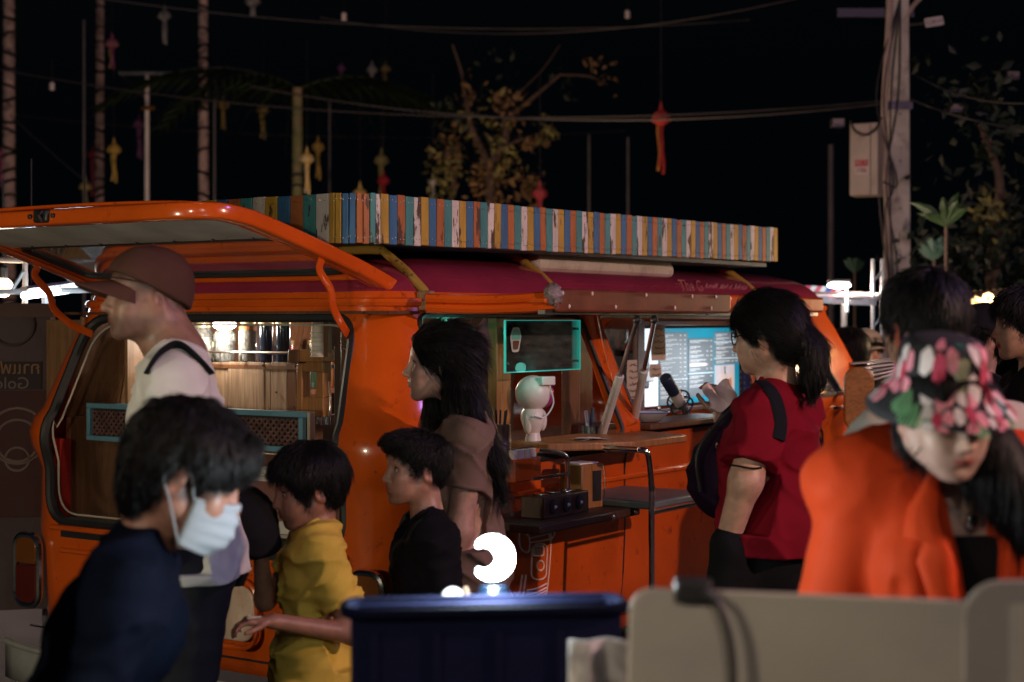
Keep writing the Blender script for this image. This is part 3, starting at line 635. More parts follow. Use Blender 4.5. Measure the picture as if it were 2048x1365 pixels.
# astronaut lamp
b=sp(1066,868,.02); t=vthing('astronaut_lamp','white astronaut shaped lamp with a pink visor beside the tin can','lamp',b.x,.02,1.125,R(-20))
WPL=M('lamp_white_plastic',(.70,.68,.62),.4,var=.06)
m=MB(); m.lathe([(.075,0),(.078,.008),(.055,.014)],20); m.build('base',M('grey_base',(.35,.38,.36),.5),t)
m=MB(); m.lathe([(.018,.012),(.03,.03),(.024,.06),(.038,.085),(.046,.11),(.044,.135),(.03,.155)],18); m.ball((-.03,-.008,.10),(.018,.02,.045),10,8); m.ball((.034,-.012,.105),(.016,.02,.04),10,8); m.build('suit',WPL,t)
m=MB(); m.ball((0,0,.205),(.066,.066,.066),22,16); m.build('helmet',WPL,t)
m=MB(); m.ball((.046,.0,.20),(.034,.05,.052),18,12); m.build('visor',M('pink_visor',(.35,.03,.22),.08,coat=.5),t)
m=MB(); m.bb((-.012,-.072,.235),(.05,-.045,.268)); m.build('backpack_tab',WPL,t,bevel=.004)
m=MB(); m.tube(bez([(.03,-.06,.235),(.045,-.065,.17),(.01,-.06,.12),(-.03,-.05,.125)],5),.003,6); m.build('air_hose',WPL,t)
plight('astronaut_glow',t,(-.05,-.12,.30),.08,(.2,.95,.75),.02)
# tin can with straws
b=sp(1016,890,-.10); t=vthing('tin_can','ribbed tin can holding black straws on the bar','can',b.x,-.06,1.118)
pr=[(.042,0),(.044,.004)]
for k in range(7): pr+=[(.042,.008+k*.008),(.0445,.012+k*.008)]
pr+=[(.043,.07),(.043,.115),(.045,.118),(.041,.119)]
MB().lathe(pr,26).build('can_wall',M('tin',(.55,.46,.36),.3,1.,var=.2),t)
for k in range(6): 
    a=random.uniform(0,6.28); MB().tube([(.015*math.cos(a),.015*math.sin(a),.05),(.03*math.cos(a),.03*math.sin(a),.155+random.uniform(0,.025))],.0035,6).build('straw',DARKPL,t)
# pen cup
b=sp(1180,868,.04); t=vthing('pen_cup','small clear cup with pens and a bottle by the strut','cup',b.x,.04,1.125)
MB().lathe([(.028,0),(.03,.002),(.033,.06),(.031,.06)],18).build('cup_wall',glass('cup_teal',(.5,.9,.85),.2),t)
for (x,y,c,l) in ((-.03,.0,(.5,.52,.52),.12),(.0,.01,(.04,.25,.25),.10),(.02,.0,(.03,.06,.08),.13),(.035,.01,(.02,.04,.3),.09)):
    MB().tube([(x*.3,y,.01),(x,y,l)],.007,8).build('pen',M('pen%.2f%.2f'%(c[0],c[2]),c,.4),t)
# enamel plate
b=sp(1285,862,.0); t=vthing('enamel_bowl','shallow white enamel bowl on the serving ledge','bowl',b.x,.0,1.184)
MB().lathe([(.05,0),(.07,.004),(.105,.036),(.11,.04),(.104,.038),(.06,.008),(.01,.006)],28).build('dish',M('enamel_white',(.62,.64,.66),.25,coat=.5),t)
MB().tube([(.108*math.cos(k/24*6.2832),.108*math.sin(k/24*6.2832),.040) for k in range(24)],.0025,6,closed=True).build('blue_rim',M('blue_rim',(.05,.12,.3),.3),t)
b=sp(1333,855,.02); t=vthing('salt_shaker','small steel shaker between the bowl and the microphone','shaker',b.x,.06,1.184)
MB().lathe([(.012,0),(.012,.03),(.009,.034),(.012,.038),(.011,.05),(.004,.052)],14).build('shaker_wall',STEEL,t)
# papers on the ledge
b=sp(1180,878,-.14); t=vthing('loose_receipts','white receipts lying on the serving ledge','paper',b.x,-.14,1.157)
for k in range(4): MB().grid(lambda u,v:(.12*u-.06,.06*v-.03,.004*math.sin(u*3+k)+.002*k),6,3).build('sheet',M('receipt_paper',(.7,.69,.65),.7),t); t.children[-1].rotation_euler=(0,0,random.uniform(-.6,.6)); t.children[-1].location=(random.uniform(-.03,.03),random.uniform(-.02,.02),0)
# microphone in a shock mount
b=sp(1345,770,.14); c2=sp(1368,830,.14); b2=sp(1330,755,.14)
t=vthing('studio_microphone','black and silver studio microphone in a spider shock mount','microphone',c2.x,.14,1.184)
ax=(b2-sp(1372,822,.14)); top=b2-Vector((c2.x,.14,1.184)); bot=sp(1364,812,.14)-Vector((c2.x,.14,1.184)); mid=top.lerp(bot,.52)
MB().tube([top,top.lerp(mid,.06),mid],[.024,.028,.028],14).build('grille',M('mic_mesh',(.03,.045,.09),.4,.6,bump=.6,bs=300),t)
MB().tube([mid,bot],[.0275,.0265],14).build('barrel',M('mic_silver',(.62,.6,.55),.3,.3),t)
m=MB()
axis=(top-bot).normalized(); q=axis.to_track_quat('Z','Y').to_matrix().to_4x4()
for zz,rr in ((.0,.052),(.045,.052)):
    m.tube([Matrix.Translation(bot)@q@Vector((rr*math.cos(k/16*6.2832),rr*math.sin(k/16*6.2832),zz)) for k in range(16)],.0045,6,closed=True)
for k in range(8):
    a=k/8*6.2832; a2=(k+.5)/8*6.2832
    m.tube([Matrix.Translation(bot)@q@Vector((.052*math.cos(a),.052*math.sin(a),0)),Matrix.Translation(bot)@q@Vector((.03*math.cos(a2),.03*math.sin(a2),.022)),Matrix.Translation(bot)@q@Vector((.052*math.cos(a),.052*math.sin(a),.045))],.0025,5)
m.build('shock_mount',DARKPL,t)
MB().tube([bot,bot+Vector((.03,0,-.05)),Vector((.05,0,0))],.009,8).build('stand_arm',DARKPL,t)
MB().tube([bot+Vector((.01,-.01,-.01)),bot+Vector((.028,-.01,-.06))],[.014,.010],10).build('plug',STEEL,t)
# menu light box
Yb=.66
a=sp(1316,812,Yb); b=sp(1478,656,Yb); w_=b.x-a.x; h_=b.z-a.z
t=vthing('menu_board','backlit teal menu board with three grey columns inside the van','sign',a.x,Yb,a.z)
TEAL=M('menu_teal',(.01,.22,.30),.4,emit=(.012,.28,.42),es=.5,bump=0)
MB().bb((0,0,0),(w_,.02,h_)).build('panel',TEAL,t)
GRY=M('menu_grey',(.12,.14,.15),.4,emit=(.11,.135,.15),es=.8,bump=0,var=.2,vs=4)
WHT=glow('menu_white',(.75,.82,.85),.62); ORG=glow('menu_orange',(.9,.6,.3),.7)
cols=[(.01,.335,(.45,.93),(.0,.41),(.05,.07)),(.35,.655,(.44,.83),(.08,.42),(0,0)),(.675,.97,(.72,.93),(.54,.70),(.46,.53))]
def col(i,x0,x1,blocks,lines):
    for (z0,z1) in blocks: MB().bb((x0*w_,-.004,z0*h_),(x1*w_,0.002,z1*h_)).build('menu_column',GRY,t)
    m=MB(); rc=random.Random(i)
    for z in lines:
        L1=rc.uniform(.35,.65)
        x=x0+.015
        q_=x
        while q_<x+(x1-x0)*L1: ww_=rc.uniform(.006,.02); m.bb((q_*w_,-.0055,(z+.006)*h_),((q_+ww_)*w_,-.0042,(z+.0135)*h_)); q_+=ww_+.006
        q_=x
        while q_<x+(x1-x0)*L1*.6: ww_=rc.uniform(.006,.016); m.bb((q_*w_,-.0055,(z-.014)*h_),((q_+ww_)*w_,-.0042,(z-.0075)*h_)); q_+=ww_+.006
        for xx in (.72,.88): 
            if rc.random()<.85: m.bb(((x0+(x1-x0)*xx)*w_,-.0055,(z+.002)*h_),((x0+(x1-x0)*xx+.014)*w_,-.0042,(z+.0115)*h_))
    o=m.build('menu_lettering',WHT,t,smooth=0); o['kind']='stuff'
col(1,.01,.335,[(.01,.32),(.335,.94)],[.9,.84,.78,.72,.66,.60,.54,.48,.42,.37,.28,.22,.16,.10])
col(2,.35,.655,[(.08,.38),(.40,.86)],[.82,.74,.68,.62,.56,.50,.44,.34,.28,.22])
col(3,.675,.985,[(.50,.57),(.585,.80),(.815,.94)],[.9,.85,.78,.72,.66,.61,.53])
for (x0,x1,z) in ((.01,.335,.327),(.35,.655,.39),(.675,.985,.578),(.675,.985,.807)): MB().bb((x0*w_,-.005,(z-.004)*h_),(x1*w_,.001,(z+.004)*h_)).build('divider',WHT,t)
MB().bb((.36*w_,-.006,.49*h_),(.56*w_,-.0043,.525*h_)).build('price_sticker',glow('menu_pink',(.9,.45,.4),.6),t)
MB().bb((.68*w_,-.004,.04*h_),(.93*w_,0.002,.485*h_)).build('drink_photo',M('photo_paper',(.4,.4,.42),.4,emit=(.55,.5,.52),es=.55,var=.2,vs=18),t)
MB().prism(roundpoly([(.76*w_,.06*h_),(.90*w_,.06*h_),(.92*w_,.36*h_),(.74*w_,.36*h_)],.01),.001,Matrix.Translation((0,-.0045,0))@Matrix.Rotation(R(90),4,'X')).build('photo_cup',M('photo_cup_paint',(.5,.42,.38),.5,emit=(.6,.5,.45),es=.5,var=.25,vs=30),t)
MB().prism(roundpoly([(.81*w_,.15*h_),(.89*w_,.15*h_),(.88*w_,.31*h_),(.86*w_,.29*h_),(.82*w_,.22*h_)],.006),.001,Matrix.Translation((0,-.006,0))@Matrix.Rotation(R(90),4,'X')).build('photo_tea',M('photo_tea_paint',(.3,.08,.03),.5,emit=(.6,.2,.08),es=.5,var=.2,vs=40),t)
MB().tube([(.80*w_,-.007,.36*h_),(.795*w_,-.007,.47*h_)],.003,5).build('photo_straw',DARKPL,t)
a2=sp(1289,812,Yb); b2=sp(1316,656,Yb); wL=b2.x-a2.x
MB().bb((-wL,-.002,0),(-.003,.02,h_)).build('white_light_panel',glow('lightbox_white',(.75,.88,1.0),.9),t)
ml=plight('menu_light',t,(w_/2,-.20,h_*.45),4.5,(.8,.9,1.0),.2)
# hand-written notes clipped by the struts
for (px0,px1,py0,py1,Y,lab) in ((1303,1330,650,722,.40,'long paper note hanging left of the menu'),(1300,1322,728,756,.42,'short paper note under the long note'),(1255,1275,720,800,.30,'narrow paper note in the bar window')):
    a2=sp(px0,py1,Y); b2=sp(px1,py0,Y); t=vthing('paper_note',lab,'note',a2.x,Y,a2.z); ww=b2.x-a2.x; hh2=b2.z-a2.z
    MB().grid(lambda u,v:(ww*u,.004*math.sin(u*4+v*3),hh2*v),4,6).build('sheet',M('note_paper',(.62,.54,.52),.8),t)
    m=MB(); rc=random.Random(px0)
    for k in range(int(hh2/.028)):
        z=hh2-.022-k*.028; m.tube([(ww*.12+ww*.76*q/8,-.006,z+rc.uniform(-.006,.006)) for q in range(9)],.0014,4)
    m.build('handwriting',DARKPL,t)
# patterned cloth to the right of the menu
a2=sp(1480,830,.72); b2=sp(1535,735,.72); t=vthing('patterned_cloth','colourful diamond patterned cloth hanging right of the menu','cloth',a2.x,.72,a2.z); ww=b2.x-a2.x; hh2=b2.z-a2.z
MB().grid(lambda u,v:(ww*u,.012*math.sin(u*16),hh2*v),24,6).build('cloth_sheet',M('cloth_navy',(.04,.05,.16),.8,var=.5,vs=30),t)
m=MB()
for i in range(9):
    for j in range(8):
        x=ww*(i+.5)/9; z=hh2*(j+.5)/8; s_=.010
        m.add([(x-s_,.012*math.sin(x/ww*16)-.004,z),(x,.012*math.sin(x/ww*16)-.004,z+s_*1.2),(x+s_,.012*math.sin(x/ww*16)-.004,z),(x,.012*math.sin(x/ww*16)-.004,z-s_*1.2)],[(0,1,2,3)])
o=m.build('cloth_diamonds',M('cloth_gold',(.5,.3,.10),.7,var=.6,vs=60),t,smooth=0); o['kind']='stuff'
# pink bag on a hook, little charms
b=sp(985,735,.16); t=vthing('pink_bag','pink backpack hanging behind the bar post','bag',b.x,.16,b.z)
m=MB(); m.ball((0,0,.09),(.075,.05,.11),18,14); m.build('bag_body',M('pink_cloth',(.32,.06,.09),.8,var=.3,bump=.6,bs=30),t)
MB().tube(bez([(-.04,-.045,.17),(-.01,-.065,.09),(.02,-.055,.03),(.06,-.05,.05)],5),.010,8,flat=(1,.4)).build('strap',DARKPL,t)
b=sp(964,785,.10); t=vthing('hanging_charm','small round gold charm hanging on a cord in the bar','charm',b.x,.10,b.z)
MB().ball((0,0,0),(.014,.008,.016),12,8).build('disc',M('brass',(.5,.28,.08),.3,.9),t); MB().tube([(0,0,.014),(0,0,.20)],.0015,5).build('cord',DARKPL,t)
# fairy light box with teal lamp, metal box on top shelf
a2=sp(868,668,.22); t=vthing('metal_box','pale metal box on the shelf behind the long haired woman','box',a2.x,.22,a2.z-.12)
MB().bb((0,0,0),(.26,.15,.15)).build('case',M('pale_metal',(.45,.46,.45),.45,var=.2),t,bevel=.006)
for k in range(3): MB().ball((.20,-.002,.03+.045*k),.006,8,6).build('screw',DARKPL,t)
t=vthing('teal_lamp','small teal glowing lamp at the top of the bar opening','lamp',sp(884,636,.14).x,.14,1.585)
MB().lathe([(.018,0),(.02,.006),(.018,.02),(.006,.024)],14).build('lamp_dome',glow('teal_glow',(.1,.95,.7),.45),t); plight('teal_light',t,(.02,-.04,-.03),.5,(.15,1,.75),.02)
# glass bottle row & dim back wall inside
for k,(px,py0,py1,cc) in enumerate(((1230,660,700,(.35,.4,.45)),(1252,700,780,(.02,.03,.04)))):
    a2=sp(px-14,py1,.75); b2=sp(px+14,py0,.75); t=vthing('coffee_machine' if k else 'grinder_hopper',('dark coffee machine in the bar window' if k else 'clear grinder hopper in the bar window'),'machine',(a2.x+b2.x)/2,.75,a2.z)
    hh2=b2.z-a2.z; ww=(b2.x-a2.x)/2
    if k: MB().bb((-ww,-.1,0),(ww,.1,hh2)).build('housing',M('machine_dark',cc,.3),t,bevel=.015); MB().bb((-ww*.8,-.13,hh2*.2),(ww*.8,-.10,hh2*.5)).build('drip_tray',STEEL,t,bevel=.005)
    else: MB().lathe([(ww*.5,0),(ww,.05),(ww,hh2),(ww*.9,hh2+.005)],18).build('hopper',glass('jar_glass'),t); MB().lathe([(ww*.45,-.03),(ww*.5,0)],14).build('collar',DARKPL,t)
# wooden cup block, napkin box, chrome rail on the lower shelf
t=vthing('cup_holder_block','dark wooden block with three round holes on the lower shelf','holder',.50,-.20,.918)
blk=MB().bb((-.02,-.05,0),(.27,.05,.075)); ob=blk.build('block',W_DK,t,bevel=.004)
for k in range(3):
    MB().lathe([(.026,0),(.026,.003),(.020,.004)],18,mt=Matrix.Translation((.035+.085*k,-.0535,.04))@Matrix.Rotation(R(90),4,'X')@Matrix.Translation((0,0,-.002))).build('hole',M('hole_black',(.004,.004,.004),.8),t)
    MB().lathe([(.028,.0),(.030,.004),(.027,.006)],16,(.035+.085*k,0,.075)).build('rim',CHROME,t)
    MB().lathe([(.018,0),(.02,.03)],14,mt=Matrix.Translation((.033+.085*k,-.056,.036))@Matrix.Rotation(R(70),4,'Y')@Matrix.Scale(.3,4)).build('cup_edge',M('paper_white'),t)
t=vthing('napkin_box','wooden napkin box with a dark slot on the lower shelf','box',.86,-.17,.918,R(-8))
MB().bb((-.06,-.045,0),(.06,.06,.16)).build('box_body',W_GD,t,bevel=.004); MB().bb((.0,-.0475,.025),(.048,-.044,.135)).build('slot',M('hole_black'),t); MB().tube([(.056,-.052,.03),(.060,-.056,.10),(.056,-.05,.155)],.002,5).build('wire_clip',CHROME,t)
MB().bb((-.055,-.03,.16),(.05,.05,.164)).build('napkins',M('receipt_paper'),t)
t=vthing('chrome_rail','bent chrome rail over the lower shelf','rail',.50,-.22,.918)
m=MB(); m.tube(bez([(-.02,0,.235),(.10,0,.22),(.165,0,.20),(.175,0,.15),(.175,0,.09),(.175,0,.075)],5),.0085,10); m.build('upper_bar',CHROME,t); MB().tube([(-.05,0,.14),(.17,0,.14)],.007,10).build('lower_bar',CHROME,t)
MB().ball((.175,0,.078),(.014,.014,.010),12,8).build('foot',CHROME,t)
t=vthing('syrup_tray','orange tray of cups behind the chrome rail','tray',.52,-.12,.918)
MB().bb((-.06,-.02,.12),(.11,.03,.20)).build('tray',ORANGE,t,bevel=.006)
for k in range(4): MB().lathe([(.014,.2),(.016,.23)],12,(-.04+.04*k,0,0)).build('cup',M('paper_white'),t)
# chrome framed folding seat by the door
Yc=-.42
t=vthing('fold_down_seat','fold-down grey seat with bent chrome leg by the van door','seat',sp(1303,1000,Yc).x,Yc,0)
z0=sp(1300,1015,Yc).z; zt=sp(1290,900,Yc).z
m=MB(); m.tube(bez([(-.05,.02,zt+.0),(-.035,.0,zt-.01),(-.015,0,zt-.06),(0,0,zt-.15),(0,0,z0),(.0,0,.02)],5),.011,10); m.build('leg',CHROME,t)
MB().bb((.02,.36,z0-.05),(.44,.40,z0-.012)).build('wall_batten',DARKPL,t)
MB().bb((.005,0,z0-.012),(.46,.38,z0+.016)).build('seat',M('seat_vinyl',(.10,.12,.11),.4,var=.3),t,bevel=.008)
MB().tube([(0,-.006,z0-.02),(.40,-.006,z0-.02)],.008,8).build('seat_rail',CHROME,t)
MB().tube([(-.06,.02,zt),(-.06,.16,zt)],.011,10).build('back_rail',CHROME,t)

# a bulb added under the headlining to brighten the dark bar interior
t=vthing('added_ceiling_bulb','small warm bulb under the van ceiling over the bar','lamp',1.15,.95,1.62)
MB().ball((0,0,-.05),.025,12,8).build('bulb',glow('ceiling_warm',(1,.80,.62),6),t); MB().lathe([(.03,-.02),(.03,0)],12).build('base',DARKPL,t); plight('bulb_light',t,(0,-.02,-.10),13,(1,.72,.60),.03)
# rubber and trim round the bar openings
for poly in (SIDE1,SIDE2): MB().tube([(x,inset(z)-.010,z) for x,z in poly],.010,6,closed=True).build('opening_rubber',BLACKR,van)
# glasses and bottles on the back shelf
MB().bb((.5,1.35,1.28),(2.0,1.55,1.30)).build('back_shelf',W_BR,van)
BT=[(.02,.05,.03),(.25,.08,.02),(.4,.35,.3),(.03,.03,.05),(.35,.05,.06)]
for k in range(11):
    t=vthing('bottle','%s bottle on the back shelf inside the bar'%('first green','first amber','first cream','first black','first red','second green','second amber','second cream','second black','second red','third green')[k],'bottle',.58+.13*k,1.45+random.uniform(-.03,.03),1.30,group='bottles on the back shelf')
    MB().lathe([(.028,0),(.03,.004),(.03,.11),(.012,.15),(.011,.19)],14).build('glass_wall',M('bottle_%d'%(k%5),BT[k%5],.15,coat=.4),t); MB().lathe([(.013,.19),(.013,.21),(.008,.212)],10).build('cap',M('jar_lid0.40'),t)
# ================================================================ people: smooth bodies from distance fields
class Field:
    def __init__(s, lo, hi, h):
        s.lo=np.array(lo,np.float32); s.h=h; s.n=np.ceil((np.array(hi)-np.array(lo))/h).astype(int)+1
        s.a=np.full(tuple(s.n),1.,np.float32)
    def block(s, c, rad):
        c=np.array(c); i0=np.clip(np.floor((c-rad-s.lo)/s.h).astype(int),0,s.n); i1=np.clip(np.ceil((c+rad-s.lo)/s.h).astype(int)+1,0,s.n)
        if np.any(i1<=i0): return None
        g=[s.lo[k]+s.h*np.arange(i0[k],i1[k],dtype=np.float32) for k in range(3)]
        P=np.stack(np.meshgrid(*g,indexing='ij'),-1)
        return (slice(i0[0],i1[0]),slice(i0[1],i1[1]),slice(i0[2],i1[2])),P
    def put(s, sl, d, k, op):
        a=s.a[sl]
        if op=='u':
            h=np.maximum(k-np.abs(a-d),0)/k if k>0 else 0
            s.a[sl]=np.minimum(a,d)-h*h*k*.25
        elif op=='s':
            d=-d; h=np.maximum(k-np.abs(a-d),0)/k if k>0 else 0
            s.a[sl]=np.maximum(a,d)+h*h*k*.25
        elif op=='i':
            s.a[sl]=np.maximum(a,d)
    def cone(s, a, b, ra, rb=None, k=.02, op='u', flat=None, mt=None):
        """round cone; flat=(axis, factor) squashes it along an axis"""
        rb=ra if rb is None else rb
        if mt is not None: a=mt@Vector(a); b=mt@Vector(b)
        a=np.array(a,np.float32); b=np.array(b,np.float32)
        m=max(ra,rb)*(max(1,1/flat[1]) if flat else 1)+k+3*s.h
        r=s.block((a+b)/2,np.abs(b-a)/2+m)
        if r is None: return s
        sl,P=r; ab=b-a; L2=float(ab@ab)+1e-9
        q=P-a; t=np.clip((q@ab)/L2,0,1); q=q-t[...,None]*ab
        if flat:
            ax=Vector(flat[0]); ax=(mt.to_3x3()@ax) if mt is not None else ax
            ax=np.array(ax.normalized(),np.float32); c=q@ax; q=q+(c*(flat[1]-1))[...,None]*ax
        d=np.sqrt((q*q).sum(-1))-(ra+(rb-ra)*t)
        s.put(sl,d,k,op); return s
    def ell(s, c, r, k=.02, op='u', mt=None):
        r=np.array(r if isinstance(r,(tuple,list)) else (r,)*3,np.float32)
        cw=(mt@Vector(c)) if mt is not None else Vector(c)
        b=s.block(np.array(cw,np.float32),float(r.max())+k+3*s.h)
        if b is None: return s
        sl,P=b; q=P-np.array(cw,np.float32)
        if mt is not None: q=q@np.array(mt.to_3x3(),np.float32)     # into local axes
        k0=np.sqrt(((q/r)**2).sum(-1)); k1=np.sqrt(((q/(r*r))**2).sum(-1))+1e-6
        d=k0*(k0-1)/k1
        s.put(sl,d,k,op); return s
    def cut(s, p, n, k=0.):                         # keep the side against the normal
        g=[s.lo[i]+s.h*np.arange(s.n[i],dtype=np.float32) for i in range(3)]
        n=Vector(n).normalized(); d=(g[0][:,None,None]-p[0])*n[0]+(g[1][None,:,None]-p[1])*n[1]+(g[2][None,None,:]-p[2])*n[2]
        h=np.maximum(k-np.abs(s.a-d),0)/k if k>0 else 0
        s.a=(np.maximum(s.a,d)+h*h*k*.25).astype(np.float32); return s
    def warp(s, amp, fn):                           # add folds near the surface only
        idx=np.argwhere(np.abs(s.a)<.03)
        P=s.lo+s.h*idx.astype(np.float32)
        s.a[idx[:,0],idx[:,1],idx[:,2]]+=amp*fn(P).astype(np.float32); return s
    def surface(s):
        a=s.a; ins=a<0; h=s.h
        c=np.zeros(tuple(np.array(a.shape)-1),np.int8)
        for i in (0,1):
            for j in (0,1):
                for k in (0,1): c+=ins[i:i+c.shape[0],j:j+c.shape[1],k:k+c.shape[2]]
        act=np.argwhere((c>0)&(c<8)); idm=np.full(c.shape,-1,np.int32); idm[tuple(act.T)]=np.arange(len(act))
        acc=np.zeros((len(act),3),np.float32); cnt=np.zeros(len(act),np.float32)
        cor=[(i,j,k) for i in (0,1) for j in (0,1) for k in (0,1)]
        va=[a[act[:,0]+i,act[:,1]+j,act[:,2]+k] for i,j,k in cor]
        for x in range(8):
            for y in range(x+1,8):
                dv=np.array(cor[y])-np.array(cor[x])
                if np.abs(dv).sum()!=1: continue
                p,q=va[x],va[y]; cr=(p<0)!=(q<0); t=np.where(cr,p/(p-q+1e-12),0)
                pt=np.array(cor[x],np.float32)+t[:,None]*dv
                acc+=np.where(cr[:,None],pt,0); cnt+=cr
        verts=s.lo+h*(act+acc/cnt[:,None])
        quads=[]
        for ax in range(3):
            sh=[slice(None)]*3; sh2=[slice(None)]*3; sh[ax]=slice(0,-1); sh2[ax]=slice(1,None)
            e0,e1=ins[tuple(sh)],ins[tuple(sh2)]
            ed=np.argwhere(e0!=e1); b,cx=(ax+1)%3,(ax+2)%3
            ok=(ed[:,b]>0)&(ed[:,cx]>0)&(ed[:,b]<a.shape[b]-1)&(ed[:,cx]<a.shape[cx]-1); ed=ed[ok]
            fl=e0[tuple(ed.T)]
            def id_(db,dc):
                e=ed.copy(); e[:,b]+=db; e[:,cx]+=dc; return idm[tuple(e.T)]
            q=np.stack([id_(-1,-1),id_(0,-1),id_(0,0),id_(-1,0)],1)
            q[~fl]=q[~fl][:,::-1]; quads.append(q)
        return verts,np.concatenate(quads)
    def build(s, name, mat, parent, smooth=2, paint=None):
        v,q=s.surface(); me=bpy.data.meshes.new(name)
        me.vertices.add(len(v)); me.vertices.foreach_set('co',v.astype(np.float32).ravel())
        me.loops.add(q.size); me.loops.foreach_set('vertex_index',q.astype(np.int32).ravel())
        me.polygons.add(len(q)); me.polygons.foreach_set('loop_start',np.arange(0,q.size,4,dtype=np.int32))
        me.update(calc_edges=True); me.validate()
        me.polygons.foreach_set('use_smooth',np.ones(len(me.polygons),bool))
        if paint is not None:
            col=paint(v); at_=me.color_attributes.new('tint','FLOAT_COLOR','POINT'); at_.data.foreach_set('color',np.concatenate([col,np.ones((len(v),1))],1).astype(np.float32).ravel())
        me.materials.append(mat); o=bpy.data.objects.new(name,me); C.objects.link(o); o.parent=parent
        if smooth: md=o.modifiers.new('sm','SMOOTH'); md.factor=.5; md.iterations=smooth
        if getattr(s,'ring',None): MB().tube(s.ring,.0058,6,closed=True,flat=(1.,1.5)).build('collar_rib',mat,o,smooth=60)
        for c_,d_,r_ in getattr(s,'hems',[]):
            Q=Matrix.Translation(c_)@rot_to(d_); MB().tube([Q@Vector((r_*math.cos(a_),r_*math.sin(a_),0)) for a_ in [k_/24*6.2832 for k_ in range(24)]],.0035,5,closed=True,flat=(1,2.2)).build('sleeve_hem',mat,o,smooth=60)
        return o
    def val(s, p):
        i=np.clip(np.round((np.array(p)-s.lo)/s.h).astype(int),0,s.n-1); return float(s.a[tuple(i)])
    def sleeve(s, a, b, ra, rb, k=.02, arm=None):
        """a cuffed tube: cone with a flat, hollow end"""
        a=Vector(a); b=Vector(b); d=(b-a).normalized(); s.cone(a,b+d*rb,ra,rb,k=k)
        r=s.block(np.array(b+d*rb,np.float32),rb*2.1)
        if r is not None:
            sl,P=r; q=P-np.array(b,np.float32); t=q@np.array(d,np.float32); w=np.sqrt(np.maximum((q*q).sum(-1)-t*t,0)); m_=(w<rb*1.5)&(t>-.012)
            s.a[sl]=np.where(m_,np.maximum(s.a[sl],t),s.a[sl])
        s.cone(b-d*.02,b+d*.008,(arm or rb*.66),(arm or rb*.72),k=.004,op='s')
        s.hems=getattr(s,'hems',[])+[(b-d*.006,d,rb*1.0)]; return s
def skin(name, col):
    m=M(name,col,.46,var=.20,vs=34,bump=.30,bs=330,sss=.06,dist=.0012); t=m.node_tree; b=t.nodes['Principled BSDF']
    src=b.inputs['Base Color'].links[0].from_socket
    at_=nd(t,'ShaderNodeVertexColor',layer_name='tint'); mu=nd(t,'ShaderNodeVectorMath',operation='MULTIPLY')
    t.links.new(src,mu.inputs[0]); t.links.new(at_.outputs[0],mu.inputs[1]); t.links.new(mu.outputs[0],b.inputs['Base Color']); return m
def cloth(name, col=(.02,.02,.02), rough=.85, var=.10):
    return M(name,col,rough,var=var,vs=9,bump=.35,bs=420,spec=.06,dist=.0012)
def hairmat(name, col, rough=.62):
    if name in MATS: return MATS[name]
    m=M(name,col,rough,var=.5,vs=30,bump=.9,bs=160,stretch=(1,1,.10),dist=.006,spec=.10); return m
HAIR=hairmat('black_hair',(.0030,.0029,.0036))
HAIRB=hairmat('dark_brown_hair',(.0055,.004,.0036))
def noise3(P, f, seed=0):
    rs=np.random.RandomState(seed); out=np.zeros(len(P))
    for _ in range(5):
        k=rs.randn(3)*f; out+=np.sin(P@k+rs.rand()*6.28+1.3*np.sin(P@(rs.randn(3)*f*.6)))
    return out/5
def folds(seed, f=(9,9,22), lo=.45):
    fv=np.array(f,float)
    def fn(P):
        a=noise3(P*fv/10,8,seed)*1.6; b=noise3(P*fv/10,17,seed+1)*1.6; c=noise3(P*fv/10,34,seed+2); return -np.clip(1-np.abs(a)*2.2,0,1)**1.5*1.2-np.clip(1-np.abs(b)*2.4,0,1)**1.5*.6+.18*c
    return fn
